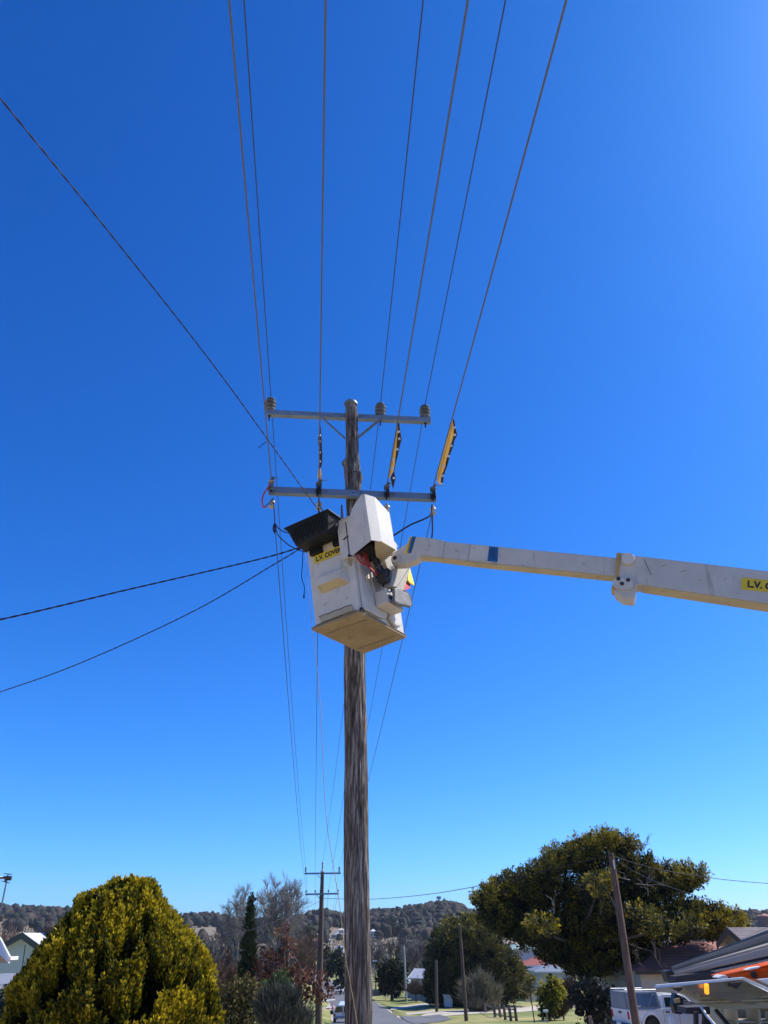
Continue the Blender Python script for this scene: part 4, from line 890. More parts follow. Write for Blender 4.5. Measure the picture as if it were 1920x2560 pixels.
# ------------------------------------------------------------------ service cables
def cable(name, label, px, r, m='cable', tw=False, n=40, grp=None, cat='cable'):
    """smooth cable through (x, y, Y) points"""
    pts = [P(*q) for q in px]; out_ = []
    for i in range(len(pts) - 1):
        p0, p1, p2, p3 = pts[max(i - 1, 0)], pts[i], pts[i + 1], pts[min(i + 2, len(pts) - 1)]
        for k in range(n):
            t_ = k / n; out_.append(.5 * ((2 * p1) + (p2 - p0) * t_ + (2 * p0 - 5 * p1 + 4 * p2 - p3) * t_ * t_ + (3 * p1 - p0 - 3 * p2 + p3) * t_ ** 3))
    out_.append(pts[-1]); mb = MB()
    if tw: twist(mb, out_, r * .60, .14, 6)
    else: mb.tube(out_, r, 7)
    return tag(mb.build(name, M[m], None, smooth=True), label, cat, grp)
cable('service_cable', 'black twisted service cable climbing to the upper left corner', [(838, 1315, 10.5), (797, 1276, 9.9), (560, 948, 7.2), (300, 615, 5.1), (0, 245, 3.6), (-400, -250, 2.4)], .0085, tw=True, n=90)
cable('service_cable', 'black twisted cable leaving left, the upper of the two low ones', [(858, 1340, 10.5), (760, 1366, 10.3), (640, 1400, 10.1), (320, 1474, 9.6), (0, 1549, 9.0), (-500, 1650, 8.4)], .012, tw=True, n=70)
cable('service_cable', 'thin black cable leaving left, the lower of the two low ones', [(858, 1335, 10.5), (770, 1362, 10.6), (700, 1402, 10.9), (480, 1530, 12.0), (200, 1658, 13.5), (0, 1730, 14.5), (-300, 1830, 17)], .011, tw=True, n=60)
cable('dropper_cable', 'curved black dropper from the right end of the lower crossarm to the bucket', [(1082, 1262, 10.55), (1078, 1285, 10.5), (1062, 1297, 10.45), (1025, 1313, 10.4), (990, 1335, 10.4), (968, 1350, 10.4), (945, 1375, 10.5)], .014)
cable('dropper_cable', 'short thick black lead hanging straight down behind the boom end', [(1080, 1262, 10.6), (1081, 1300, 10.6), (1081, 1330, 10.6), (1078, 1352, 10.6), (1070, 1375, 10.6)], .013)
cable('dropper_cable', 'shiny lead from the second lower insulator down behind the black tray', [(797, 1245, 10.5), (799, 1262, 10.48), (805, 1275, 10.45), (812, 1284, 10.4), (825, 1310, 10.4)], .011, 'wire')
cable('dropper_cable', 'black lead hanging straight behind the shiny lead at the tray', [(797, 1245, 10.55), (797, 1290, 10.5), (797, 1330, 10.5)], .012)
cable('red_jumper', 'faded red looped jumper lead at the left end of the lower crossarm', [(678, 1208, 10.25), (668, 1222, 10.2), (658, 1238, 10.2), (655, 1255, 10.2), (659, 1268, 10.25), (666, 1266, 10.3)], .014, 'redcab', cat='lead')
cable('clamp_lead', 'short dark leads with clamps hanging under the left insulator', [(664, 1266, 10.3), (668, 1262, 10.3), (676, 1256, 10.35), (682, 1246, 10.4)], .012, 'steel', cat='lead')
cable('dropper_cable', 'black dropper from the left insulator to the small loop below it', [(683, 1248, 10.45), (685, 1270, 10.45), (687, 1300, 10.45), (686, 1322, 10.45), (688, 1336, 10.5)], .009)
cable('looped_lead', 'black lead curving from the small loop to behind the black tray, the higher', [(687, 1308, 10.4), (698, 1322, 10.4), (712, 1330, 10.4), (726, 1333, 10.4), (750, 1333, 10.5)], .009, cat='lead')
cable('looped_lead', 'black lead sagging from the small loop under the tray to the bucket', [(687, 1312, 10.4), (694, 1335, 10.4), (712, 1355, 10.4), (735, 1370, 10.4), (765, 1380, 10.45), (800, 1382, 10.5)], .009, cat='lead')
cable('wire_loop', 'small oval wire loop where the left leads meet', [(686, 1310, 10.4), (683, 1318, 10.4), (684, 1328, 10.4), (688, 1330, 10.4), (690, 1320, 10.4), (686, 1310, 10.4)], .010, cat='lead')
cable('hanging_wire', 'loose crooked black wire dangling below the tray', [(763, 1372, 10.5), (757, 1385, 10.5), (756, 1410, 10.5), (754, 1440, 10.5), (757, 1455, 10.5), (761, 1468, 10.5), (760, 1488, 10.5)], .0065, cat='wire')
MB().tube([P(760, 1486, 10.5), P(759.5, 1496, 10.5)], .012, 7).build('wire_end', M['cable'], [o for o in bpy.data.objects if o.name == 'hanging_wire'][0])
cable('short_tail_wire', 'short stub of wire sticking off the left grey conductor', [(668, 1104, 9.9), (660, 1108, 9.9), (652, 1115, 9.9), (645, 1121, 9.9)], .006, cat='wire')
cable('hand_line', 'thin yellowish rope hanging from the crossarm down the left side of the pole', [(764, 1380, 10.2), (773, 1500, 10.0), (790, 1643, 9.8), (802, 1782, 9.6), (810, 1967, 9.4), (819, 2071, 9.3), (835, 2176, 9.2), (849, 2262, 9.1), (862, 2380, 9.0), (878, 2470, 8.9), (893, 2560, 8.8), (905, 2640, 8.7)], .0036, 'rope', cat='rope')
cable('street_cable', 'black cable from the second pole rising right behind the big cypress', [(810, 2246, 66), (925, 2248, 60), (1060, 2237, 50), (1190, 2216, 42), (1350, 2180, 36), (1525, 2137, 33)], .016, grp='cables crossing to the leaning pole')
cable('street_cable', 'cable sloping right from the leaning pole top, the upper', [(1529, 2140, 33), (1640, 2172, 34), (1760, 2192, 36), (1850, 2203, 38), (1990, 2214, 42)], .014, grp='cables crossing to the leaning pole')
cable('street_cable', 'cable sloping down right from the leaning pole top, the lower', [(1529, 2146, 33), (1620, 2196, 36), (1700, 2226, 40), (1800, 2258, 44), (1920, 2292, 50), (2050, 2320, 55)], .014, grp='cables crossing to the leaning pole')
cable('street_cable', 'cable running down left from the second pole into the bare trees', [(800, 2253, 66), (760, 2272, 60), (732, 2283, 56), (650, 2318, 50), (560, 2340, 44)], .013)
cable('street_cable', 'low cable from the middle pole across to the timber pole', [(1148, 2322, 85), (1110, 2333, 86), (1040, 2352, 88), (980, 2362, 90), (930, 2365, 92), (800, 2362, 100)], .016)

# ------------------------------------------------------------------ insulating line covers
def line_cover(label, a, b, yel, blk, clips, wire_y):
    """a, b: pixel ends on the conductor"""
    p, q = P(*a, wire_y[0]), P(*b, wire_y[1]); d = (q - p).normalized(); s = Vector((.86, 0, -.5)); n = d.cross(s).normalized()
    if n.y > 0: n = -n
    def on(x, y, off=0):
        r = ray(x, y); e = Vector((0, 0, EYE)); t_ = (p + n * off - e).dot(n) / r.dot(n); return e + r * t_
    t = thing('line_cover', label, 'line cover', p.lerp(q, .5), 'insulating covers clipped on the lower conductors')
    if yel: MB().prism([on(x, y) for x, y in yel], n * -.006).build('cover_sheet', M['coveryel'], t)
    bk = MB().prism([on(x, y, .012) for x, y in blk], n * -.006).build('cover_edge', M['coverblk'], t)
    mb = MB(); mb.tube([on(*a, .0), on(*b, .0)], .010, 8); mb.build('cover_spine', M['coveryel'], t)
    for x, y in clips:
        c = on(x, y, .02); MB().lathe([(.02, 0), (.022, .012), (.010, .02), (.004, .024)], c, n, 10).build('fastener', M['alu'], t, smooth=True)
c7 = lambda L: [(940 + x * .19, 980 + y * .19) for x, y in L]
c1 = lambda L: [(620 + x * .3255, 940 + y * .3255) for x, y in L]
line_cover('long yellow and black cover hanging off the right outer conductor', (1134, 1050), (1093, 1205), c7([(1008, 370), (1024, 480), (1022, 562), (1000, 640), (974, 722), (955, 800), (935, 850), (915, 935), (908, 1000), (885, 1050), (858, 1095), (848, 1195), (832, 1222), (818, 1170), (803, 1130), (815, 1050), (850, 900), (900, 730), (940, 590), (980, 450)]),
    c7([(1008, 360), (1030, 362), (1045, 470), (1069, 562), (1030, 640), (1015, 720), (985, 790), (962, 880), (940, 960), (905, 1060), (893, 1110), (880, 1190), (865, 1242), (850, 1205), (862, 1095), (885, 1050), (912, 975), (915, 935), (938, 845), (958, 795), (975, 722), (1003, 640), (1022, 562), (1024, 480)]),
    c7([(1028, 468), (1040, 562), (993, 706), (955, 843), (895, 970), (880, 1100), (860, 1205)]), (9.45, 10.2))
line_cover('yellow and black cover on the conductor right of the pole', (996, 1060), (974, 1195), c7([(285, 415), (282, 520), (278, 620), (265, 740), (262, 800), (252, 880), (245, 960), (232, 1040), (205, 1080), (190, 1100), (165, 1120), (175, 1050), (200, 930), (230, 740), (258, 580), (278, 450)]),
    c7([(286, 408), (306, 412), (318, 520), (338, 620), (315, 700), (300, 760), (285, 840), (262, 920), (250, 980), (238, 1045), (256, 1130), (242, 1200), (222, 1278), (210, 1220), (190, 1130), (210, 1082), (232, 1040), (245, 960), (252, 880), (262, 800), (265, 740), (278, 620), (283, 520)]),
    c7([(298, 523), (310, 614), (282, 752), (240, 885), (215, 1008), (235, 1130)]), (9.6, 10.25))
line_cover('narrow black cover with a yellow foot left of the pole', (800, 1068), (798, 1200), c1([(548, 700), (556, 705), (566, 780), (562, 800), (545, 750), (537, 790), (533, 785), (540, 720)]),
    c1([(548, 385), (558, 385), (560, 430), (566, 490), (566, 550), (570, 600), (568, 670), (560, 705), (546, 712), (550, 670), (542, 600), (544, 540), (536, 500), (544, 440)]), c1([(552, 456), (552, 500), (553, 585), (554, 655)]), (9.6, 10.25))

# ------------------------------------------------------------------ bucket truck: bucket, control box, boom, lockers
BO = Vector((-.2916, 8.324, 5.024))
BX, BYa, BZ = Vector((.5041, .8625, .0449)), Vector((-.8537, .5055, -.1255)), Vector((-.1310, .0249, .9911))
BM = Matrix((BX, BYa, BZ)).transposed()
def BL(x, y, ax, val):
    r = BM.transposed() @ ray(x, y); e = BM.transposed() @ (Vector((0, 0, EYE)) - BO); t_ = (val - e[ax]) / r[ax]; return BO + BM @ (e + r * t_)
def LW(x, y, z): return BO + BM @ Vector((x, y, z))
c2 = lambda L: [(720 + x * .217, 1200 + y * .217) for x, y in L]
cb = lambda L: [(900 + x * .12658, 1340 + y * .12658) for x, y in L]
TRUCK = thing('bucket_truck', 'white bucket truck with raised boom and tilted work bucket beside the pole, lockers open', 'bucket truck', (4.4, 8.2, ground(4.4, 8.2)))
def shell():
    mb = MB(); lo = [(0, 0), (1.12, 0), (1.15, .655), (0, .655)]; hi = [(-.015, -.02), (1.10, -.02), (1.13, .672), (-.015, .672)]; H = 1.16; w = .03
    def ring(pts, z, ins=0):
        cx = sum(p[0] for p in pts) / 4; cy = sum(p[1] for p in pts) / 4
        return [LW(p[0] - math.copysign(ins, p[0] - cx), p[1] - math.copysign(ins, p[1] - cy), z) for p in pts]
    V = ring(lo, 0) + ring(hi, H) + ring(hi, H, w) + ring(lo, .03, w)
    F = [(0, 1, 2, 3)] + [(i, (i + 1) % 4, (i + 1) % 4 + 4, i + 4) for i in range(4)] + [(i + 4, (i + 1) % 4 + 4, (i + 1) % 4 + 8, i + 8) for i in range(4)] + [(i + 8, (i + 1) % 4 + 8, (i + 1) % 4 + 12, i + 12) for i in range(4)] + [(12, 13, 14, 15)]
    mb.add(V, F); return mb.build('bucket', M['white'], TRUCK, bevel=.02, seg=3)
BUCK = shell()
def bbox(lo, hi, name, m, par, bev=.008):
    mm = BM.to_4x4(); mm.translation = BO; return MB().boxm(lo, hi, mm).build(name, M[m], par, bevel=bev)
def bprism(pts, ax, val, th, name, m, par, bev=0):
    off = (BX, BYa, BZ)[ax] * th; return MB().prism([BL(x, y, ax, val) for x, y in pts], off).build(name, M[m], par, bevel=bev)
# rim lip, floor plate with raised border
mb = MB(); mm = BM.to_4x4(); mm.translation = BO
for lo, hi in (((-.045, -.05, 1.135), (1.13, .01, 1.165)), ((-.045, .64, 1.135), (1.16, .70, 1.165)), ((-.045, .01, 1.135), (.015, .64, 1.165)), ((1.10, .01, 1.135), (1.16, .64, 1.165))): mb.boxm(lo, hi, mm)
mb.build('rim', M['white'], BUCK, bevel=.008)
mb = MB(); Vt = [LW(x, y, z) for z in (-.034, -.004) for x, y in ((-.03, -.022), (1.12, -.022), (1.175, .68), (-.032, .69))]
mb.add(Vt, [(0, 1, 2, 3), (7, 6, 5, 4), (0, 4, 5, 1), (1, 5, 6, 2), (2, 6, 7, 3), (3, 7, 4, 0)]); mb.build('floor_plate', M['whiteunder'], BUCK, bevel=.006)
for a, b in (((.19, .03, -.040), (.225, .62, -.033)), ((.93, .03, -.040), (.95, .64, -.033))): bbox(a, b, 'floor_rib', 'rusty', BUCK)
# step box on the left face (underside slopes back to the wall)
mb = MB(); q = [(-.10, .168, .487), (-.10, .522, .487), (-.10, .525, .60), (-.10, .16, .60), (.004, .081, .405), (.004, .505, .395), (.004, .53, .66), (.004, .09, .66)]
mb.add([LW(*p) for p in q], [(0, 1, 2, 3), (4, 5, 1, 0), (5, 6, 2, 1), (7, 3, 2, 6), (4, 0, 3, 7), (4, 7, 6, 5)]); mb.build('step_box', M['white'], BUCK, bevel=.012, seg=3)
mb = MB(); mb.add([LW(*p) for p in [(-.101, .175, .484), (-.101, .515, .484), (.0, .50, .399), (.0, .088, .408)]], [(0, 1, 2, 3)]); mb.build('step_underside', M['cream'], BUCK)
# toe recess near the floor
mb = MB(); q = [(-.022, .075, .036), (-.022, .55, .030), (-.004, .59, .115), (-.004, .10, .125), (.002, .075, .036), (.002, .55, .03), (.002, .59, .115), (.002, .10, .125)]
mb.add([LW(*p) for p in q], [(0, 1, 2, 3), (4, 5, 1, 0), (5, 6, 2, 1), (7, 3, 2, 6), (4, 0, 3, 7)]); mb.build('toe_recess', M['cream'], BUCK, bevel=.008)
MB().tube([LW(-.008, y, .122 + .004 * math.sin(y * 40)) for y in [.1 + .02 * i for i in range(25)]], .004, 5).build('worn_edge', M['dark'], BUCK)
MB().tube([LW(-.03, y, .012 + .002 * math.sin(y * 60)) for y in [.03 + .02 * i for i in range(31)]], .004, 5).build('worn_edge', M['dark'], BUCK)
for pts in ([LW(-.034, -.024, -.002), LW(-.034, .30, -.002), LW(-.034, .69, -.002)], [LW(-.034, -.026, -.002), LW(.4, -.026, -.002), LW(1.12, -.026, -.002)]): MB().tube(pts, .007, 6).build('worn_edge', M['rusty'], BUCK)
MB().tube([LW(-.036, -.03, -.02), LW(-.03, -.03, .02), LW(-.0, -.035, .03), LW(.05, -.03, .01)], .012, 6).build('corner_chip', M['dark'], BUCK)
rgs = random.Random(77)
for k in range(9):
    y, z, L = rgs.uniform(.08, .6), rgs.uniform(.15, .95), rgs.uniform(.03, .10); MB().tube([LW(-.004 - .012 * z, y, z), LW(-.004 - .012 * (z + L * .4), y - L, z + L * .4)], .0022, 4).build('scratch', M['guard'], BUCK)
for k in range(8):
    x, z, L = rgs.uniform(.1, .6), rgs.uniform(.12, .9), rgs.uniform(.04, .2); MB().tube([LW(x, -.048, z), LW(x + .01, -.048, z - L)], .0025, 4).build('scratch', M['guard'], BUCK)
# raised moulded panel on the front-right face with rounded lower corner
pts = [(.05, .035), (.40, .035), (.52, .05), (.60, .09), (.645, .15), (.66, .22), (.67, .5), (.66, 1.12), (.05, 1.12)]
MB().prism([LW(x, -.001, z) for x, z in pts], BYa * -.045).build('moulded_panel', M['white'], BUCK, bevel=.015, seg=3)
pts = [(.30, .62), (.46, .66), (.52, .60), (.52, .34), (.40, .30), (.33, .34), (.30, .50)]
MB().prism([LW(x, -.046, z) for x, z in pts], BYa * -.02).build('raised_boss', M['white'], BUCK, bevel=.008)
# yellow sticker L.V. COVERS
def text_mb(s, origin, ux, uy, height, bold=.045, lift=.002, w=None):
    cu = bpy.data.curves.new('t', 'FONT'); cu.body = s; cu.size = 1.0; cu.offset = bold; cu.extrude = 0
    ob = bpy.data.objects.new('t', cu); COL.objects.link(ob); dg = bpy.context.evaluated_depsgraph_get(); me = bpy.data.meshes.new_from_object(ob.evaluated_get(dg))
    vs = [v.co.copy() for v in me.vertices]; fs = [tuple(p.vertices) for p in me.polygons]; bpy.data.objects.remove(ob); bpy.data.curves.remove(cu); bpy.data.meshes.remove(me)
    x0 = min(v.x for v in vs); x1 = max(v.x for v in vs); y0 = min(v.y for v in vs); y1 = max(v.y for v in vs)
    k = height / (y1 - y0); kx = k if w is None else w / (x1 - x0); n = ux.cross(uy).normalized()
    return [origin + ux * (v.x - x0) * kx + uy * (v.y - y0) * k + n * lift for v in vs], fs
def sign(name, corner, ux, uy, w, h, txt, par, tx, tw_, th, fg='letter', bg_='yellow'):
    n = ux.cross(uy).normalized(); mb = MB()
    mb.prism([corner, corner + ux * w, corner + ux * w + uy * h, corner + uy * h], n * .003)
    v, f = text_mb(txt, corner + ux * tx + uy * (h - th) * .5, ux, uy, th, w=tw_, lift=.0045); mb.mi = 1; mb.add(v, f)
    me = mb.build(name, [M[bg_], M[fg]], par)
    return me
sign('sticker', LW(-.019, .572, .853), -BYa, BZ, .50, .112, 'L.V. COVERS', BUCK, .035, .425, .070)
# black grime marks are in the paint; black rubber tray hooked over the left side is its own thing below
# ---- control box with chamfered edge and open underside
CB = MB()
left = [(-.335, 1.50), (-.30, 1.515), (-.20, 1.44), (-.125, 1.36), (-.079, 1.27), (.124, 1.25), (.118, .724), (-.035, .702), (-.338, .814)]
VL = [LW(-.10, y, z) for y, z in left]; VR = [LW(.42, y, z) for y, z in left]
ch0, ch1 = LW(.06, -.40, 1.50), LW(.42, -.40, 1.42); cb0, cb1 = LW(.06, -.40, .83), LW(.42, -.40, .86)
n = len(left)
V = VL + VR + [ch0, ch1, cb0, cb1]; a, b, c_, d_ = 2 * n, 2 * n + 1, 2 * n + 2, 2 * n + 3
F = [tuple(range(n)), tuple(range(2 * n - 1, n - 1, -1))]
for i in range(n):
    j = (i + 1) % n
    if i == n - 1: continue                       # front edge is chamfered
    if i == n - 2: continue                       # underside is open
    F.append((i, i + n, j + n, j))
F += [(n - 1, 0, a, c_), (c_, a, b, d_), (0, n, b, a), (d_, b, n, 2 * n - 1)]
CB.add(V, F); BOX = CB.build('control_box', M['white'], TRUCK)
sol = BOX.modifiers.new('wall', 'SOLIDIFY'); sol.thickness = .012; sol.offset = -1
bv = BOX.modifiers.new('bevel', 'BEVEL'); bv.width = .008; bv.segments = 2; bv.limit_method = 'ANGLE'
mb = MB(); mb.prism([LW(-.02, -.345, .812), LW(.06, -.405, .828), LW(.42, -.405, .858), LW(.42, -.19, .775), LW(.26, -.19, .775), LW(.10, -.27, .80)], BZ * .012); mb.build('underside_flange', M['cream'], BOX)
mb = MB(); mb.prism([LW(.0, -.29, .81), LW(.28, -.20, .80), LW(.34, .0, .78), (LW(.02, .03, .78))], BZ * .22); mb.build('valve_block', M['dark'], BOX)
bprism(c1([(747, 1120), (754, 1128), (782, 1380), (776, 1382)]), 0, -.104, -.003, 'door_seam', 'dark', BOX)
bprism(c1([(730, 1255), (745, 1238), (772, 1228), (774, 1232), (756, 1243), (735, 1262)]), 0, -.104, -.002, 'scuff_mark', 'dark', BOX)
bprism(c1([(700, 1118), (780, 1076), (784, 1079), (702, 1124)]), 0, -.105, -.02, 'door_hinge', 'alu', BOX)
bprism(c1([(768, 1370), (800, 1378), (795, 1388), (772, 1392)]), 0, -.104, -.012, 'latch', 'dark', BOX)
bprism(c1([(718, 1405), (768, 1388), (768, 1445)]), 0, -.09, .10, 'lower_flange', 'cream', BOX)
bprism(c1([(626, 1158), (650, 1145), (690, 1130), (668, 1160), (645, 1178)]), 0, -.16, .01, 'clear_flap', 'alu', BOX)
# torn cloth bundle behind the box top
mb = MB(); rg = random.Random(2)
cl = [(-.11, 1.37), (-.20, 1.47), (-.29, 1.54), (-.33, 1.53), (-.26, 1.44), (-.17, 1.34), (-.12, 1.26), (-.10, 1.28)]
mb.prism([LW(.02 + rg.uniform(-.01, .01), y, z) for y, z in cl], BX * .12); mb.build('cover_rag', M['insul2'], BOX, bevel=.01)
# ---- hoses
def hose(pts, r, m, par, name='hose'):
    out_ = []; pts = [Vector(p) for p in pts]
    for i in range(len(pts) - 1):
        p0, p1, p2, p3 = pts[max(i - 1, 0)], pts[i], pts[i + 1], pts[min(i + 2, len(pts) - 1)]
        for k in range(10):
            t_ = k / 10; out_.append(.5 * ((2 * p1) + (p2 - p0) * t_ + (2 * p0 - 5 * p1 + 4 * p2 - p3) * t_ * t_ + (3 * p1 - p0 - 3 * p2 + p3) * t_ ** 3))
    return MB().tube(out_ + [pts[-1]], r, 8).build(name, M[m], par, smooth=True)
for i, (a, b_, c, d) in enumerate([((830, 1375), (860, 1425), (930, 1470), (985, 1525)), ((850, 1370), (890, 1430), (950, 1490), (990, 1530)), ((885, 1340), (905, 1420), (960, 1480), (1000, 1520)), ((905, 1360), (930, 1440), (975, 1500), (1010, 1540)), ((960, 1410), (975, 1450), (990, 1490), (1000, 1510))]):
    p = c1([a, b_, c, d]); hose([BL(*p[0], 1, -.12), BL(*p[1], 1, -.14), BL(*p[2], 1, -.17), BL(*p[3], 1, -.2)], .012, 'redhose', BOX, 'hose')
for i, (a, b_, c) in enumerate([((950, 1380), (985, 1440), (1025, 1530)), ((975, 1385), (1010, 1450), (1045, 1520)), ((990, 1390), (1020, 1450), (1060, 1520)), ((940, 1340), (960, 1420), (1010, 1520))]):
    p = c1([a, b_, c]); hose([BL(*p[0], 1, -.16), BL(*p[1], 1, -.18), BL(*p[2], 1, -.22)], .011, 'rubber', BOX, 'hose')
# ---- levelling mechanism between bucket and boom tip
blob = c1([(965, 1530), (1000, 1500), (1030, 1490), (1060, 1520), (1095, 1530), (1100, 1560), (1095, 1600), (1085, 1625), (1060, 1630), (1020, 1600), (1005, 1560), (985, 1545)])
bprism(blob, 1, -.16, -.10, 'rotator_boot', 'rubber', TRUCK, .02)
for k, (x, y, r) in enumerate(((1040, 1560, .07), (1070, 1590, .06), (1025, 1530, .05), (1085, 1550, .04))):
    p = c1([(x, y)])[0]; MB().lathe([(r * .3, -.08), (r * .9, -.05), (r, 0), (r * .9, .05), (r * .3, .08)], BL(*p, 1, -.22), BYa, 14).build('rotator_bolt', M['rubber'], TRUCK, smooth=True)
bprism(cb([(370, 440), (500, 430), (590, 440), (598, 560), (585, 700), (612, 720), (610, 760), (500, 770), (430, 680), (400, 560)]), 1, -.12, -.08, 'mount_plate', 'armshade', TRUCK, .01)
bprism(cb([(195, 520), (250, 480), (300, 640), (300, 690), (225, 610)]), 1, -.06, -.06, 'mount_lug', 'cream', TRUCK, .006)
bprism(cb([(440, 330), (530, 270), (575, 300), (600, 400), (575, 440), (450, 400)]), 1, -.10, -.10, 'mount_lug', 'armshade', TRUCK, .006)
bprism(cb([(540, 145), (575, 170), (612, 330), (600, 400), (575, 310), (545, 200)]), 1, -.05, -.10, 'side_fin', 'white', TRUCK)
p = cb([(436, 405)])[0]; cc = BL(*p, 1, -.205); MB().lathe([(.030, 0), (.034, .02), (.022, .03)], cc, -BYa, 16).build('mount_bolt', M['redhose'], TRUCK, smooth=True); MB().lathe([(.018, .02), (.018, .034), (.006, .036)], cc, -BYa, 14).build('mount_bolt', M['alu'], TRUCK, smooth=True)
# link arm (grey wedge) from boom tip down to the bucket mount
bprism(cb([(885, 490), (1005, 565), (960, 650), (735, 1010), (600, 985), (650, 660), (720, 620), (845, 640)]), 1, -.30, .10, 'link_arm', 'armshade', TRUCK, .008)
bprism(cb([(985, 600), (960, 660), (740, 1005), (735, 1030), (865, 1085), (930, 860), (990, 640)]), 1, -.24, .06, 'link_arm_side', 'armshade', TRUCK, .004)
bprism(cb([(590, 590), (740, 560), (860, 500), (880, 560), (850, 640), (720, 615), (655, 660), (640, 700), (600, 690)]), 1, -.20, .08, 'pivot_housing', 'dark', TRUCK, .006)
# grey half-round guard below
gp = [(690, 1030), (735, 1010), (870, 1085), (960, 1130), (1010, 1250), (1040, 1385), (1010, 1405), (800, 1350), (690, 1300), (695, 1150)]
bprism(cb(gp), 1, -.33, .05, 'guard_shell', 'guard', TRUCK, .02)
bprism(cb([(870, 1070), (950, 1100), (1000, 1180), (1040, 1385), (1020, 1330), (960, 1200), (900, 1120)]), 1, -.26, .06, 'guard_inside', 'dark', TRUCK)
# small ladder-like bracket and valve box
for pts, nm in (([(590, 1000), (690, 975), (740, 1000), (735, 1060), (700, 1170), (690, 1310), (670, 1300), (680, 1150), (700, 1040), (620, 1050), (600, 1160), (585, 1150), (605, 1050)], 'bracket'),
                ([(540, 1180), (560, 1185), (700, 1310), (775, 1385), (765, 1405), (690, 1360), (535, 1235)], 'rail')):
    bprism(cb(pts), 1, -.20, -.03, nm, 'dark', TRUCK)
mb = MB(); mb.prism([LW(.33, -.05, .34), LW(.74, -.05, .34), LW(.74, -.05, .15), LW(.33, -.05, .15)], BYa * -.18); mb.build('valve_box', M['white'], TRUCK, bevel=.012)
mb = MB(); mb.prism([LW(.67, -.003, .30), LW(.95, -.003, .32), LW(1.0, -.003, .12), LW(.92, -.003, .05), (LW(.78, -.003, .02)), LW(.68, -.003, .10)], BYa * -.06); mb.build('mount_pad', M['white'], BUCK, bevel=.02)
# warning flags / vinyl bag behind
bprism(cb([(595, 200), (680, 165), (725, 230), (620, 340)]), 1, .1, .02, 'red_flag', 'red', TRUCK)
bprism(cb([(545, 90), (640, 95), (710, 140), (755, 205), (725, 230), (690, 170), (640, 120), (600, 190), (545, 120)]), 1, .08, .02, 'flag_hem', 'insul2', TRUCK)
bprism(cb([(985, 610), (1005, 700), (1078, 970), (1000, 930), (945, 870), (960, 700)]), 1, -.15, .02, 'yellow_flag', 'yelvinyl', TRUCK)
bprism(cb([(925, 900), (1000, 995), (995, 1030), (870, 1075), (905, 930)]), 1, -.12, .02, 'red_flag', 'red', TRUCK)
bprism(cb([(935, 870), (985, 910), (995, 975), (930, 905)]), 1, -.13, .02, 'flag_hem', 'dark', TRUCK)
# ---- boom
def PD(x, y, dep): r = ray(x, y); return Vector((0, 0, EYE)) + r * dep
b0, b1 = PD(1041, 1365, 9.55), PD(1920, 1470, 8.0); BD = (b1 - b0).normalized(); BS = BD.cross(Vector((0, 0, 1))).normalized()
if BS.y > 0: BS = -BS
BU = BD.cross(BS).normalized()
if BU.z < 0: BU = -BU
def boom(pts, off, th, name, m, par, bev=0):
    def on(x, y):
        r = ray(x, y); e = Vector((0, 0, EYE)); t_ = (b0 + BS * off - e).dot(BS) / r.dot(BS); return e + r * t_
    return MB().prism([on(*q) for q in pts], -BS * th).build(name, M[m], par, bevel=bev)
BI = boom([(1040, 1341), (1070, 1343.5), (1108, 1350), (1112, 1353), (1300, 1371), (1545, 1394), (1545, 1441), (1400, 1425), (1190, 1404), (1080, 1391), (1066, 1389), (1052, 1390), (1040, 1400), (1012, 1410), (990, 1411), (979, 1408), (977, 1398), (981, 1383)], 0, .15, 'inner_boom', 'boomw', TRUCK, .012)
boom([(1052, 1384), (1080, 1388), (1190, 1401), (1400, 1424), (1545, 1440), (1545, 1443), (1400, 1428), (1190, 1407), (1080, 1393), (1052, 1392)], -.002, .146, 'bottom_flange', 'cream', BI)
p = PD(988, 1396, 1); 
def bon(x, y, off=0):
    r = ray(x, y); e = Vector((0, 0, EYE)); t_ = (b0 + BS * off - e).dot(BS) / r.dot(BS); return e + r * t_
MB().lathe([(.062, 0), (.062, .015), (.04, .018), (.03, .018)], bon(990, 1397), BS, 24).build('pin_boss', M['boomw'], BI, smooth=True)
MB().lathe([(.030, .0), (.030, .0195), (.005, .0195)], bon(988, 1396), BS, 18).build('pin_hole', M['choc'], BI, smooth=True)
boom([(1024, 1342), (1030, 1341), (1020, 1384), (1012, 1386)], .002, .004, 'warning_sticker', 'yellow', BI)
boom([(1030, 1341), (1040, 1341), (1028, 1382), (1020, 1384)], .002, .004, 'blue_sticker', 'blue', BI)
boom([(1223, 1366), (1246, 1368), (1244, 1405), (1218, 1403)], .002, .004, 'blue_sticker', 'blue', BI)
boom([(1178, 1362), (1226, 1366), (1221, 1404), (1170, 1400)], .0015, .003, 'paint_patch', 'white', BI)
rgs = random.Random(5)
for k in range(22):
    x = rgs.uniform(1060, 1900); y = 1365 + (x - 1041) * .119 + rgs.uniform(-14, 16) * (1 if x < 1540 else 1.6); L = rgs.uniform(2, 16); q = rgs.uniform(-.5, .9)
    off = .003 if x < 1525 else .038
    if 1525 < x < 1620 or 1846 < x: continue
    MB().tube([bon(x, y, off), bon(x + L * .5, y + L * q * .6, off), bon(x + L, y + L * q, off)], .0022, 4).build('scratch', M['guard'], BI if x < 1525 else None or BI)
for x in (1112, 1176): MB().tube([bon(x, 1353 + (x - 1112) * .11, .002), bon(x - 6, 1397 + (x - 1112) * .11, .002)], .0025, 4).build('weld_seam', M['guard'], BI)
MB().tube([bon(1610, 1398, .038), bon(1622, 1425, .038), bon(1628, 1438, .038)], .003, 4).build('weld_seam', M['guard'], BI)
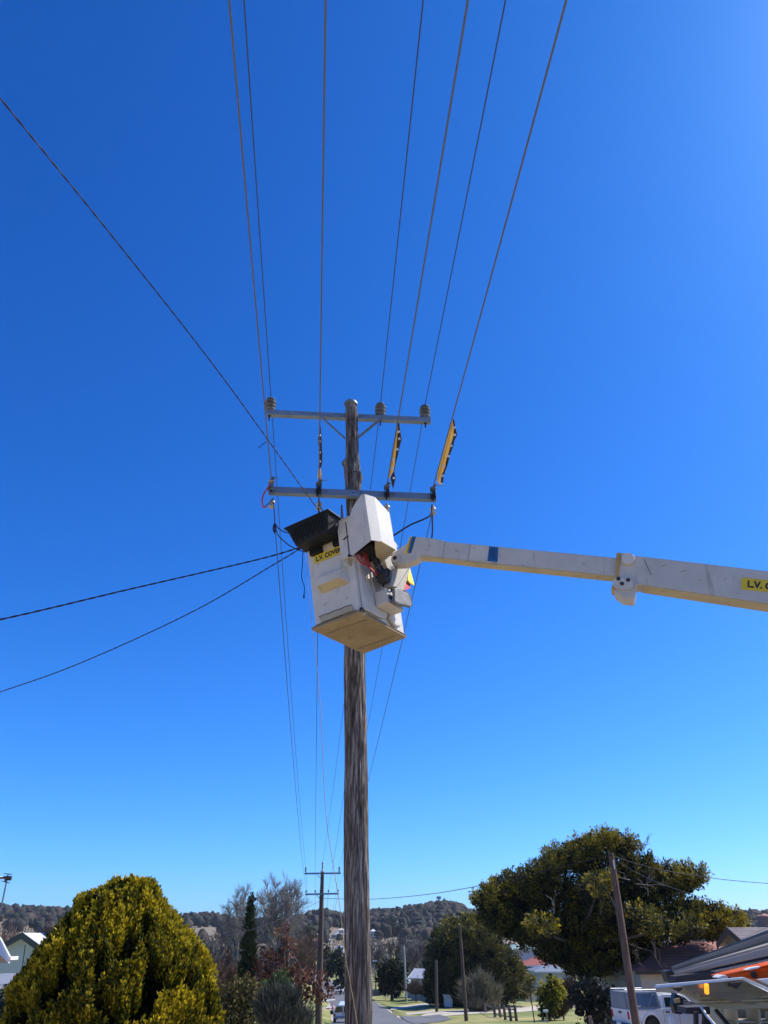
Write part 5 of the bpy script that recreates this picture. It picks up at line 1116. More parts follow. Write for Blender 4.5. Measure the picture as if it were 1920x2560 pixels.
# tiny unreadable print on the blue stickers
for nm, x0, y0, x1, y1, cols, rows in (('sticker_print', 1223, 1371, 1241, 1400, 3, 9), ('sticker_print', 1032, 1345, 1021, 1380, 2, 10)):
    mb = MB(); rg = random.Random(cols)
    for r_ in range(rows):
        for c in range(cols):
            x = x0 + (x1 - x0) * (r_ / rows if cols == 2 else 0) + (c + .3) * (5.6 if cols == 3 else 3.6); y = y0 + (y1 - y0) * (r_ + .2) / rows; w_ = rg.uniform(1.6, 3.6) if cols == 3 else 1.8
            mb.prism([bon(x, y, .0045), bon(x + w_, y + .2, .0045), bon(x + w_, y + 1.7, .0045), bon(x, y + 1.5, .0045)], -BS * .002)
    mb.build(nm, M['letter'], BI)
mb = MB(); rg = random.Random(9)
for r_ in range(12): x = 1026 - r_ * .75; y = 1346 + r_ * 3.0; mb.prism([bon(x, y, .0045), bon(x + 2.6, y, .0045), bon(x + 2.4, y + 1.5, .0045), bon(x - .2, y + 1.5, .0045)], -BS * .002)
mb.build('sticker_print', M['letter'], BI)
OB = boom([(1592, 1389.5), (1604, 1390), (1620, 1392), (1920, 1427), (2450, 1486), (2450, 1600), (1920, 1509), (1605, 1462), (1592, 1462), (1586, 1497), (1546, 1488), (1535, 1480), (1542, 1382), (1560, 1382)], .035, .22, 'outer_boom', 'boomw', TRUCK, .012)
boom([(1605, 1461), (1920, 1508), (2450, 1598), (2450, 1602), (1920, 1511), (1605, 1464)], .033, .215, 'bottom_flange', 'cream', OB)
boom([(1541, 1381), (1553, 1382), (1545, 1441), (1538, 1440)], .05, .25, 'wear_pad', 'ochre', OB, .004)
boom([(1534, 1456), (1540, 1452), (1537, 1474), (1528, 1470)], .045, .2, 'wear_pad', 'ochre', OB)
MB().lathe([(.072, 0), (.076, .035), (.07, .05), (.01, .052)], bon(1570, 1400, .035), BS, 32).build('sheave_cover', M['white'], OB, smooth=True)
ov = [(1541 + 11 * math.cos(a) * 1, 0) for a in (0,)]
pts = []
for i in range(24):
    a = 2 * math.pi * i / 24; cx = 1547 if math.cos(a) < 0 else 1568; cy = 1457 if math.cos(a) < 0 else 1460; pts.append((cx + 15.5 * math.cos(a), cy + 14.5 * math.sin(a)))
boom(pts, .06, .025, 'pin_plate', 'white', OB, .004)
for x, y in ((1546, 1447), (1570, 1450), (1555, 1459)):
    MB().lathe([(.024, 0), (.024, .003), (.004, .0035)], bon(x, y, .06), BS, 16).build('plate_hole', M['choc'], OB)
boom([(1548, 1478), (1586, 1480), (1584, 1500), (1558, 1497), (1540, 1486)], .02, .19, 'bottom_bracket', 'boomw', OB, .006)
# sticker on the outer boom
s0 = bon(1852, 1473, .036); s1 = bon(1920, 1480.5, .036); ux = (s1 - s0).normalized(); uy = BU
hh = (bon(1857, 1444, .036) - s0).length; sign('sticker', s0, ux, BU, .64, hh, 'L.V. COVERS', OB, .062, .53, hh * .60)
# lower boom, elbow and turret (beyond the picture's edge)
el = bon(2450, 1540, -.1); tur = Vector((6.4, 9.6, 1.2))
MB().tube([el + Vector((0, .12, 0)), tur], .16, 4).build('lower_boom', M['boomw'], TRUCK, bevel=.01)
MB().lathe([(.3, -1.0), (.3, 0), (.22, .1), (.22, .35)], tur - Vector((0, 0, .3)), n=20).build('turret', M['boomw'], TRUCK, smooth=True)
MB().box((5.3, 9.3, .55), (1.9, 3.4, .16)).build('truck_bed', M['locker'], TRUCK, bevel=.02)
for (x, y) in ((4.6, 8.4), (6.1, 8.4)):
    w = MB().lathe([(.2, -.13), (.44, -.13), (.48, -.06), (.48, .06), (.44, .13), (.2, .13)], (x, y, ground(x, y) + .5), (1, 0, 0), 24).build('wheel', M['tyre'], TRUCK, smooth=True)
# ---- open lockers in the lower right corner
YL = 8.6
def pl(pts, th, name, m, par, bev=0, Y=None, off=(0, 1, 0)):
    q = [P(a, b, (c[0] if c else (Y or YL))) for a, b, *c in pts]; return MB().prism(q, Vector(off) * th).build(name, M[m], par, bevel=bev)
LID = pl([(1660, 2467, 8.2), (1858, 2450, 8.45), (2010, 2520, 8.9), (2010, 2545, 9.0), (1750, 2500, 8.9)], .012, 'locker_lid', 'stainless', TRUCK, off=(0, .4, 1))
pl([(1640, 2462, 8.1), (1857, 2443, 8.35), (1857, 2450, 8.35), (1645, 2470, 8.1), (1638, 2468, 8.1)], .03, 'lid_rim', 'alu', LID, .004)
pl([(1857, 2443, 8.35), (1862, 2443, 8.35), (2010, 2510, 8.8), (2010, 2520, 8.8), (1925, 2483, 8.5), (1858, 2451, 8.35)], .03, 'lid_rim', 'alu', LID, .004)
pl([(1683, 2468, 8.2), (1705, 2466, 8.2), (1750, 2495, 8.5), (1748, 2503, 8.5)], .03, 'lid_brace', 'locker', LID, .004)
pl([(1750, 2491, 8.6), (1800, 2489, 8.6), (2010, 2479, 8.7), (2010, 2493, 8.7), (1750, 2502, 8.6)], .04, 'lid_beam', 'locker', LID, .006)
pl([(1750, 2503, 8.58), (2010, 2495, 8.68), (2010, 2499, 8.68), (1750, 2507, 8.58)], .05, 'hinge_rail', 'cream', LID, .003)
pl([(1720, 2508, 8.7), (1750, 2508, 8.7), (2010, 2502, 8.7), (2010, 2520, 8.7), (1800, 2522, 8.7), (1775, 2516, 8.7)], .05, 'locker_sill', 'locker', TRUCK, .006)
BODY = pl([(1801, 2523, 9.1), (2010, 2521, 9.2), (2010, 2700, 9.2), (1830, 2700, 9.1)], .02, 'locker_interior', 'lockerd', TRUCK)
for x in (1803, 1838, 1895, 1945):
    pl([(x, 2522, 8.75), (x + 5, 2522, 8.75), (x + 20, 2640, 8.75), (x + 14, 2640, 8.75)], .3, 'locker_divider', 'locker' if x != 1838 else 'cream', BODY)
pl([(1808, 2553, 8.8), (2010, 2553, 8.8), (2010, 2558, 8.8), (1810, 2558, 8.8)], .3, 'locker_shelf', 'locker', BODY)
for pts in (((1686, 2467, 8.22), (1708, 2466, 8.22), (1706, 2474, 8.22), (1698, 2480, 8.22), (1693, 2477, 8.22), (1684, 2473, 8.22)), ((1824, 2458, 8.4), (1856, 2454, 8.4), (1852, 2462, 8.4), (1842, 2473, 8.4), (1832, 2468, 8.4), (1822, 2465, 8.4))):
    pl(pts, .03, 'hinge_bracket', 'choc', LID, .004)
for a, b in (((1759, 2456.5, 8.25), (1757, 2472, 8.3)), ((1770, 2456, 8.25), (1768, 2482, 8.3)), ((1776, 2455.5, 8.25), (1774, 2478, 8.3))):
    pass
MB().tube([P(1766, 2462, 8.3), P(1767, 2482, 8.35)], .022, 8).build('orange_glint', mat('glowing_orange_glint', (.85, .26, .01), .2, 0, emit=((1, .35, .02), 1.2)), LID, smooth=True)  # added glowing tube stands in for an orange reflection on the lid
MB().tube([P(1751, 2514, 8.4), P(1766, 2538, 8.2), P(1790, 2566, 8.0)], .012, 8).build('gas_strut', M['alu'], TRUCK, smooth=True)
MB().tube([P(1790, 2526, 8.6), P(1832, 2575, 8.4)], .02, 6).build('lid_stay', M['dark'], TRUCK)
pl([(1674, 2540, 8.3), (1682, 2540, 8.3), (1696, 2610, 8.3), (1682, 2610, 8.3)], .05, 'outrigger_leg', 'alu', TRUCK, .004)
# dark underframe between lid and ground, rubber flaps
pl([(1716, 2519, 9.6), (1800, 2515, 9.6), (1800, 2535, 9.6), (1716, 2535, 9.6)], .3, 'underframe', 'choc', TRUCK)
for x in (1738, 1760, 1785): pl([(x, 2530, 9.5), (x + 8, 2530, 9.5), (x + 12, 2640, 9.5), (x + 2, 2640, 9.5)], .06, 'frame_post', 'choc', TRUCK)
# mirror and cab parts left of the lid
pl([(1688, 2482, 11.2), (1712, 2495, 11.2), (1716, 2520, 11.2), (1706, 2536, 11.2), (1690, 2535, 11.2), (1683, 2512, 11.2)], .15, 'rear_guard', 'dark', TRUCK, .01)
pl([(1686, 2498, 11.0), (1699, 2495, 11.0), (1701, 2506, 11.0), (1688, 2508, 11.0)], .03, 'reflector', 'ochre', TRUCK)
pl([(1712, 2500, 10.2), (1745, 2508, 10.2), (1760, 2514, 10.2), (1735, 2520, 10.2), (1715, 2518, 10.2)], .06, 'corrugated_flap', 'beige', TRUCK, .004)
# orange insulated boom section lying over the truck deck
OR = MB(); OR.prism([P(1797, 2441, 10.2), P(1832, 2432, 10.0), P(1925, 2411, 9.6), (P(2060, 2380, 9.2)), P(2060, 2430, 9.2), P(1925, 2458, 9.6), P(1893, 2449, 9.7), P(1858, 2443, 9.9)], (0, .35, 0))
ORo = OR.build('orange_boom_cover', M['orange'], TRUCK, bevel=.03, seg=3)
MB().lathe([(.03, .0), (.036, .006), (.032, .012), (.004, .012)], P(1884, 2437, 9.76), (0, -1, 0), 20).build('round_badge', M['choc'], ORo, smooth=True)
MB().lathe([(.033, .0), (.040, .004), (.036, .007)], P(1884, 2437, 9.765), (0, -1, 0), 20).build('badge_rim', M['redcab'], ORo, smooth=True)
pl([(1865, 2425, 9.5), (1880, 2419, 9.5), (1902, 2416, 9.5), (1896, 2421, 9.5), (1870, 2426, 9.5)], .1, 'white_tube', 'barge', TRUCK, .004)
pl([(1795, 2444, 10.1), (1808, 2437, 10.1), (1822, 2440, 10.1), (1820, 2446, 10.1), (1800, 2447, 10.1)], .2, 'red_white_end', 'barge', TRUCK, .01)
pl([(1900, 2449, 9.2), (2000, 2440, 9.2), (2000, 2476, 9.2), (1925, 2462, 9.2)], .1, 'grey_panel', 'alu', TRUCK)

# ------------------------------------------------------------------ black tray hooked on the bucket's left rim
def tray():
    t0 = LW(-.3, .33, 1.12); t = thing('black_tray', 'ribbed black plastic tray hooked on the left side of the bucket', 'tray', t0)
    # top rim px corners: left (718,1320), near right (816,1278), right back (851,1298); bottom: (736,1362),(765,1378 on wall)
    c3 = lambda L: [(700 + x * .15672, 1220 + y * .15672) for x, y in L]
    rt = c3([(110, 670), (745, 362)]); rb = c3([(245, 905), (850, 640)])
    ZT, ZB = 1.30, 1.04
    # local box: outer face at x=-.36, spans y .75..-.02
    xo, xi, y0, y1 = -.34, -.04, .10, .70
    mb = MB(); T = [(xo - .03, y1 + .03), (xo - .03, y0 - .03), (xi, y0 - .03), (xi, y1 + .03)]; Bm = [(xo + .05, y1 - .05), (xo + .05, y0 + .05), (xi - .02, y0 + .05), (xi - .02, y1 - .05)]
    V = [LW(x, y, ZT) for x, y in T] + [LW(x, y, ZB) for x, y in Bm] + [LW(x * .94, y, ZT) for x, y in [(xo - .015, y1 + .01), (xo - .015, y0 - .01), (xi - .015, y0 - .01), (xi - .015, y1 + .01)]] + [LW(x, y, ZB + .015) for x, y in [(xo + .06, y1 - .06), (xo + .06, y0 + .06), (xi - .03, y0 + .06), (xi - .03, y1 - .06)]]
    F = [(4, 5, 6, 7)] + [(i, (i + 1) % 4, (i + 1) % 4 + 4, i + 4) for i in range(4)] + [(i, (i + 1) % 4, (i + 1) % 4 + 8, i + 8) for i in range(4)] + [(i + 8, (i + 1) % 4 + 8, (i + 1) % 4 + 12, i + 12) for i in range(4)] + [(12, 13, 14, 15)]
    mb.add(V, F); mb.build('tray_body', M['tray'], t, bevel=.012)
    mb = MB(); mm = BM.to_4x4(); mm.translation = BO
    for a, b in (((xo - .05, y0 - .05, ZT - .012), (xo - .02, y1 + .05, ZT + .012)), ((xi - .01, y0 - .05, ZT - .012), (xi + .02, y1 + .05, ZT + .012)), ((xo - .02, y0 - .05, ZT - .012), (xi - .01, y0 - .02, ZT + .012)), ((xo - .02, y1 + .02, ZT - .012), (xi - .01, y1 + .05, ZT + .012))): mb.boxm(a, b, mm)
    mb.build('tray_rim', M['tray'], t, bevel=.008)
    for i in range(13):
        if i % 2 == 1 or True:
            y = y0 + .06 + i * (y1 - y0 - .1) / 12; f0, f1 = .12, (.86 if i % 2 else .72)
            def at(f): return LW(xo - .03 + .08 * f - .008, y, ZT + (ZB - ZT) * f)
            MB().tube([at(f0), at(f1)], .011, 6).build('tray_rib', M['tray'], t, smooth=True)
    for ya, yb in ((.42, .60), (.13, .24)): MB().boxm((-.07, ya, ZB - .07), (.0, yb, ZB + .02), mm).build('hook_bracket', M['tray'], t, bevel=.004)
tray()

# ------------------------------------------------------------------ other poles and posts
def slim_pole(name, label, top, bot, Y, r0, r1, m='oldwood', cat='pole', grp=None, extra=None):
    a = P(*bot, Y); b = P(*top, Y); g = ground(a.x, Y)
    if a.z > g: a = a + (a - b).normalized() * ((a.z - g + .1) / abs((a - b).normalized().z))
    t = thing(name, label, cat, (a.x, a.y, min(a.z, g)), grp)
    MB().tube([a, a.lerp(b, .35), a.lerp(b, .7), b], [r0, r0 * .9, (r0 + r1) * .52, r1], 12).build('shaft', M[m], t, smooth=True)
    return t
t = slim_pole('leaning_pole', 'brown timber service pole leaning left in front of the white ute', (1527, 2132), (1590, 2560), 33, .155, .105)
MB().tube([P(1523, 2137, 32.9), P(1533, 2137, 32.9)], .03, 6).build('cable_clamp', M['dark'], t); MB().tube([P(1533, 2150, 32.9), P(1536, 2172, 32.9)], .02, 6).build('conduit', M['alu'], t)
g = G(1163, 2553); slim_pole('service_pole', 'weathered timber pole at the end of the gravel driveway', (1149, 2312), (1166, 2553), g.y, .19, .12)
g = G(1016, 2505); slim_pole('street_pole', 'thin grey pole on the grass verge, right of a pair', (1010, 2364), (1016, 2505), g.y, .17, .11, 'concrete', grp='thin poles on the right verge')
g = G(969, 2492); slim_pole('street_pole', 'thin pale pole in front of the block-shaped hedge', (969, 2386), (969, 2492), g.y, .15, .10, 'concrete', grp='thin poles on the right verge')
slim_pole('tree_shaded_pole', 'dark timber pole half hidden in the evergreen leaves left of the driveway pole', (1090, 2400), (1092, 2530), G(1092, 2530).y, .2, .16, 'bark')
slim_pole('steel_post', 'thin black steel post left of the yellow-green shrub', (1323, 2461), (1337, 2562), 80, .05, .045, 'dark', 'post')
slim_pole('short_post', 'short dark timber post left of the white ute', (1474, 2540), (1480, 2570), 44, .09, .09, 'fencewood', 'post')
slim_pole('verge_marker', 'small pale marker post beside the far street bend', (962, 2482), (964, 2500), G(964, 2500).y, .09, .08, 'concrete', 'post')

# rail fence
def rail_fence():
    posts = [((1211, 2508), (1214, 2532)), ((1234, 2506), (1238, 2543)), ((1246, 2511), (1252, 2544)), ((1259, 2513), (1264, 2550)), ((1272, 2512), (1278, 2553)), ((1286, 2512), (1292, 2553))]
    Y = [G(*b).y for a, b in posts]; base = G(1250, 2548); t = thing('rail_fence', 'short rustic post and rail fence on the grass below the driveway', 'fence', base)
    for (a, b), y in zip(posts, Y): MB().tube([P(b[0], b[1] + 2, y), P(a[0], a[1], y)], [.15, .13], 8).build('post', M['fencewood'], t)
    MB().tube([P(1213, 2512, Y[0]), P(1236, 2520, Y[1]), P(1252, 2526, Y[2])], .055, 6).build('rail', M['twig'], t)
    for ya, yb in (((1236, 2518), (1290, 2523)), ((1236, 2535), (1291, 2543))):
        pts = [P(ya[0] + (yb[0] - ya[0]) * f, ya[1] + (yb[1] - ya[1]) * f + 2 * math.sin(f * 3), Y[1] + (Y[5] - Y[1]) * f - .1) for f in (0, .25, .5, .75, 1)]
        MB().tube(pts, .06, 6).build('rail', M['fencewood'], t)
rail_fence()
# letterbox
t = thing('letterbox', 'small white letterbox on a thin post by the yellow-green shrub', 'letterbox', P(1366, 2560, 80))
MB().prism([P(1359, 2525, 80), P(1371, 2525, 80), P(1371, 2531, 80), P(1359, 2531, 80)], (0, .3, 0)).build('box', M['barge'], t, bevel=.02)
MB().tube([P(1366, 2530, 80.1), P(1370, 2562, 80.1)], .05, 6).build('post', M['steel'], t)
MB().prism([P(1360, 2550, 80), P(1370, 2549, 80), P(1370, 2552, 80), P(1360, 2553, 80)], (0, .2, 0)).build('foot_bracket', M['concrete'], t)

# ------------------------------------------------------------------ fences
def panel_fence(name, label, a, b, top_a, top_b, m, cat='fence', th=.05, posts=5, picket=False):
    A, B = G(*a), G(*b); ha = zat(a[0], top_a, A.y) - A.z; hb = zat(b[0], top_b, B.y) - B.z
    t = thing(name, label, cat, A)
    if picket:
        n = picket
        for i in range(n):
            f = i / (n - 1); q = A.lerp(B, f); h = ha + (hb - ha) * f; w = (B - A).length / n * .32; d = (B - A).normalized() * w
            MB().prism([q - d, q + d, q + d + Vector((0, 0, h * .88)), q + Vector((0, 0, h)), q - d + Vector((0, 0, h * .88))], (0, th, 0)).build('picket', M[m], t)
        for z in (.3, .7): MB().prism([A + Vector((0, 0, ha * z)), B + Vector((0, 0, hb * z)), B + Vector((0, 0, hb * z + .1)), A + Vector((0, 0, ha * z + .1))], (0, th * 1.5, 0)).build('rail', M[m], t)
    else:
        MB().prism([A - Vector((0, 0, .2)), B - Vector((0, 0, .2)), B + Vector((0, 0, hb)), A + Vector((0, 0, ha))], (0, th, 0)).build('panel', M[m], t)
        for i in range(posts):
            q = A.lerp(B, i / (posts - 1)); h = ha + (hb - ha) * i / (posts - 1) + .06; MB().box(q + Vector((0, -.04, h / 2)), (.11, .08, h)).build('post', M['fencewood' if m != 'tanfence' else 'tanfence'], t)
    return t
panel_fence('picket_fence', 'white picket fence between the far thin poles', (977, 2491), (999, 2490), 2474, 2475, 'barge', picket=9)
panel_fence('paling_fence', 'red brown paling fence running along the right verge', (1032, 2490), (1086, 2510), 2480, 2486, 'brick', posts=11)
panel_fence('metal_fence', 'tan corrugated metal fence left of the yellow-green shrub', (1312, 2505), (1352, 2504), 2484, 2470, 'tanfence', posts=2)
panel_fence('timber_fence', 'low grey green fence right of the big pole by the bare trees', (930, 2490), (962, 2488), 2474, 2473, 'greyfence', posts=5)
panel_fence('garden_fence', 'dark low fence in front of the brick porch', (1262, 2492), (1312, 2490), 2476, 2476, 'greentrim', posts=5)

# ------------------------------------------------------------------ houses
def house(name, label, px, py_base, Y, w, d, hw, hr, rot, wallm, roofm, windows=((-.25, .5), (.25, .5)), hip=False, chim=None, over=.4, fascia='barge', z=None, group=None, bx=None):
    b = on_ground(px, Y); c = P(px, py_base, Y)
    if bx is not None: c.x = bx
    base = Vector((c.x, Y, z if z is not None else b.z - .1))
    t = thing(name, label, 'house', base, group); mm = Matrix.Rotation(R(rot), 4, 'Z'); mm.translation = base
    W = lambda x, y, z_: mm @ Vector((x, y, z_)); hw_, hx, hy = hw, w / 2, d / 2
    mb = MB()
    if hip: mb.boxm((-hx, -hy, 0), (hx, hy, hw_), mm)
    else:
        mb.add([W(*p) for p in ((-hx, -hy, 0), (-hx, hy, 0), (-hx, hy, hw_), (-hx, 0, hw_ + hr), (-hx, -hy, hw_), (hx, -hy, 0), (hx, hy, 0), (hx, hy, hw_), (hx, 0, hw_ + hr), (hx, -hy, hw_))],
               [(0, 1, 2, 3, 4), (9, 8, 7, 6, 5), (0, 4, 9, 5), (1, 6, 7, 2), (2, 7, 8, 3), (4, 3, 8, 9), (0, 5, 6, 1)])
    mb.build('wall', M[wallm], t)
    o_ = over; k = hr / hy; e = hw_ - o_ * k; th = .12
    if hip:
        rl = max(0, hx - hy); V = [(-hx - o_, -hy - o_, e), (hx + o_, -hy - o_, e), (hx + o_, hy + o_, e), (-hx - o_, hy + o_, e), (-rl, 0, hw_ + hr), (rl, 0, hw_ + hr)]
        V = [W(*v) for v in V]; mb = MB().add(V, [(0, 1, 5, 4), (1, 2, 5), (2, 3, 4, 5), (3, 0, 4), (3, 2, 1, 0)])
    else:
        mb = MB()
        for s in (-1, 1):
            mb.add([W(*v) for v in ((-hx - o_, s * (hy + o_), e), (hx + o_, s * (hy + o_), e), (hx + o_, 0, hw_ + hr + .03), (-hx - o_, 0, hw_ + hr + .03), (-hx - o_, s * (hy + o_), e + th), (hx + o_, s * (hy + o_), e + th), (hx + o_, 0, hw_ + hr + th + .03), (-hx - o_, 0, hw_ + hr + th + .03))],
                   [(0, 1, 2, 3), (4, 5, 6, 7), (0, 1, 5, 4), (1, 2, 6, 5), (2, 3, 7, 6), (3, 0, 4, 7)])
    rf_ = mb.build('roof', M[roofm], t)
    if fascia:
        mb = MB()
        if hip:
            mb.boxm((-hx - o_, -hy - o_ - .03, e - .18), (hx + o_, -hy - o_, e), mm)
            mb.build('gutter', M[fascia], rf_)
        else:
            for sx in (-1, 1):
                for s in (-1, 1):
                    x0 = sx * (hx + o_); mb.add([W(x0 + dx, s * yy, zz) for dx in (0, .05 * sx) for yy, zz in ((hy + o_, e - .1), (hy + o_, e + th + .03), (0, hw_ + hr + th + .05), (0, hw_ + hr - .1))], [(0, 1, 2, 3), (7, 6, 5, 4), (0, 4, 5, 1), (1, 5, 6, 2), (2, 6, 7, 3), (3, 7, 4, 0)])
                mb.build('barge_board', M[fascia], rf_); mb = MB()
    for u, v in windows:
        x = u * w; zc = hw_ * v + .2; f = MB().boxm((x - .62, -hy - .05, zc - .55), (x + .62, -hy + .02, zc + .6), mm).build('window', M['barge'], t)
        MB().boxm((x - .52, -hy - .065, zc - .45), (x + .52, -hy - .052, zc + .5), mm).build('pane', M['glass'], f)
    if chim:
        x, y, h = chim; MB().boxm((x - .3, y - .3, hw_), (x + .3, y + .3, hw_ + hr + h), mm).build('chimney', M['brick'], rf_)
    return t, mm
# left side
b40 = ground(P(61, 2400, 40).x, 40)
t, mm = house('mint_house', 'pale green gabled house with dark green eaves and white roof behind the golden conifer', 61, 2500, 45, 10, 4.6, zat(61, 2341, 40) - b40 - 1.25, 1.25, 90, 'mint', 'whiteroof', (), over=.3, fascia='greentrim', z=b40, bx=P(61, 2341, 40).x)
MB().prism([P(112, 2320, 42), P(133, 2320, 42), P(133, 2345, 42), P(112, 2345, 42)], (0, .6, 0)).build('chimney', M['choc'], t)
MB().prism([P(109, 2318, 41.9), P(137, 2318, 41.9), P(137, 2322, 41.9), P(109, 2322, 41.9)], (0, .8, 0)).build('chimney_cap', M['choc'], t)
MB().prism([P(62, 2362, 39.6), P(63, 2362, 39.6), P(53, 2440, 39.6), P(52, 2440, 39.6)], (0, .06, 0)).build('downpipe', M['greentrim'], t)
MB().prism([P(-60, 2438, 38), P(60, 2436, 38), P(50, 2462, 37), P(-60, 2466, 37)], (0, 0, .05)).build('verandah_roof', M['greyroof'], t)
MB().prism([P(-60, 2464, 36.9), P(34, 2463, 36.9), P(26, 2470, 36.9), P(-60, 2478, 36.9)], (0, .3, 0)).build('verandah_fascia', M['barge'], t)
MB().prism([P(-60, 2478, 37), P(26, 2470, 37), P(26, 2476, 37), P(-60, 2486, 37)], (0, .3, 0)).build('verandah_gutter', M['greentrim'], t)
# next-door house, only the corner of its roof and the aerial reach the picture
t = thing('neighbour_house', 'white barge board corner of a nearby house roof at the left edge, with tan soffit', 'house', (-8.6, 13.5, ground(-8.6, 13.5)))
MB().prism([P(-300, 2030, 12.2), P(0, 2352, 12), P(24, 2396, 11.9), P(20.5, 2408, 11.9), P(0, 2382, 12), P(-300, 2080, 12.2)], (0, .05, 0)).build('barge_board', M['barge'], t)
MB().prism([P(-300, 2075, 12.1), P(0, 2380, 12.0), P(20.5, 2407, 11.95), P(-60, 2408, 11.95), P(-300, 2300, 12.1)], (0, .04, 0)).build('soffit', M['soffit'], t)
MB().prism([P(-300, 2024, 12.2), P(0, 2346, 12), P(24.5, 2393, 11.9), P(23.5, 2395, 11.9), P(0, 2352, 12), P(-300, 2031, 12.2)], (0, .05, 0)).build('roof', M['whiteroof'], t)
MB().prism([P(24, 2392, 11.9), P(27, 2391, 11.9), P(26, 2400, 11.9), P(23, 2402, 11.9)], (0, .25, 0)).build('gutter', M['barge'], t)
wq = P(-230, 2408, 12.4); MB().box((wq.x - 5.2, 14.4, (wq.z + ground(-9, 14)) / 2), (6, 4, wq.z - ground(-9, 14))).build('wall', M['render'], t)
# TV aerial
YA = 12.6
t = thing('tv_aerial', 'leaning television aerial on a thin mast at the left edge above the white barge board', 'aerial', P(1, 2275, YA))
MB().tube([P(-12, 2330, YA), P(3, 2268, YA), P(20.5, 2184, YA)], [.014, .013, .011], 8).build('mast', M['steel'], t, smooth=True)
MB().tube([P(-30, 2196, YA + .1), P(0, 2195, YA), P(27, 2194, YA - .1)], .014, 6).build('boom', M['dark'], t)
for x, y, l, s_ in ((20, 2185, 10, .12), (19, 2192, 9, .12), (19, 2200, 8, .1), (14, 2205, 10, .25), (10, 2195, 6, .05), (5, 2195, 6, .05), (0, 2195, 6, .05)):
    if l > 6: MB().tube([P(x - l, y - l * s_, YA), P(x + l, y + l * s_, YA)], .006, 5).build('element', M['steel'], t)
    else: MB().tube([P(x - 1, y - 4, YA), P(x + 1, y + 4, YA)], .006, 5).build('element', M['steel'], t)
MB().box(P(23, 2195, YA), (.06, .05, .05)).build('balun_box', M['dark'], t)
MB().tube([P(13, 2206, YA), P(19, 2190, YA)], .02, 6).build('bracket', M['dark'], t)

# right side
b_ = on_ground(1770, 56)
house('tiled_house', 'house with a large red-brown tiled hip roof right of the spreading cypress', 1790, 2380, 56, 14.5, 8, zat(1780, 2425, 51.5) - b_.z + .25, zat(1780, 2352, 56) - zat(1780, 2425, 51.5) - .2, 8, 'render', 'tilered', (), hip=True, over=.5, fascia='choc')
b_ = on_ground(1640, 62)
house('tiled_house', 'blue grey tiled hip roof showing through the dead branches', 1640, 2390, 72, 9, 6.4, zat(1640, 2402, 68) - b_.z + .3, 1.9, 0, 'greywall', 'tileblue', (), hip=True, over=.5)
b_ = on_ground(1900, 38)
t, mm = house('gabled_house', 'olive gabled house with brown tiled roof at the right edge, topmost of the roofs', 2068, 2350, 40, 8, 4.6, zat(1860, 2372, 38) - b_.z + .35, zat(1852, 2326, 40) - zat(1860, 2372, 38) - .15, -8, 'olive', 'tilebrown', (), over=.35, fascia='choc')
# carport
t = thing('carport', 'long beige corrugated carport roof sloping up to the right edge above the truck', 'carport', (7.2, 14, ground(7.2, 14)))
MB().prism([P(1682, 2430, 15), P(1688, 2433, 14.6), P(1990, 2352, 11.8), P(1990, 2312, 14.2), P(1800, 2386, 15.5)], (0, .02, .04)).build('roof', mat('carport_iron', (.40, .35, .27), .75, 0, (.33, .29, .23), scale=1.2, spec=.15), t)
for i in range(5):
    f = (i + .6) / 5.6; MB().tube([P(1682, 2430, 15).lerp(P(1688, 2433, 14.6), f) + Vector((0, 0, .06)), P(1990, 2312, 14.2).lerp(P(1990, 2352, 11.8), f) + Vector((0, 0, .06))], .03, 6).build('roof_rib', M['beige'], t)
MB().prism([P(1688, 2433, 14.5), P(1990, 2350, 11.7), P(1990, 2374, 11.7), P(1692, 2440, 14.5)], (0, .04, 0)).build('fascia', M['beigepink'], t)
MB().prism([P(1778, 2417, 13.6), P(1990, 2363, 11.9), P(1990, 2388, 11.9), P(1785, 2427, 13.6)], (0, .3, 0)).build('gutter', M['navy'], t)
MB().prism([P(1780, 2427, 13.5), P(1990, 2384, 11.8), P(1990, 2392, 11.8), P(1782, 2432, 13.5)], (0, .05, 0)).build('lower_fascia', M['beigepink'], t)
MB().prism([P(1664, 2428, 15), P(1682, 2426, 14.9), P(1690, 2455, 14.9), P(1674, 2456, 15)], (0, .3, 0)).build('end_bracket', M['dark'], t)
MB().prism([P(1688, 2441, 14.2), P(1822, 2424, 13.2), P(1826, 2432, 13.2), P(1828, 2445, 13.2), P(1690, 2462, 14.2)], (0, .3, 0)).build('beam', M['choc'], t)
MB().prism([P(1780, 2430, 14.6), P(1990, 2385, 13), P(1990, 2470, 13), P(1780, 2470, 14.6)], (0, .1, 0)).build('back_wall', M['greywall'], t)
MB().prism([P(1836, 2420, 14), P(1872, 2411, 13.6), P(1872, 2428, 13.6), P(1838, 2432, 14)], (0, .06, 0)).build('opening', M['choc'], t)
for x, y_ in ((6.9, 14.6), (8.6, 12.6)): MB().box((x, y_, (ground(x, y_) + 1.2) / 2), (.09, .09, 1.2 - ground(x, y_))).build('post', M['choc'], t)
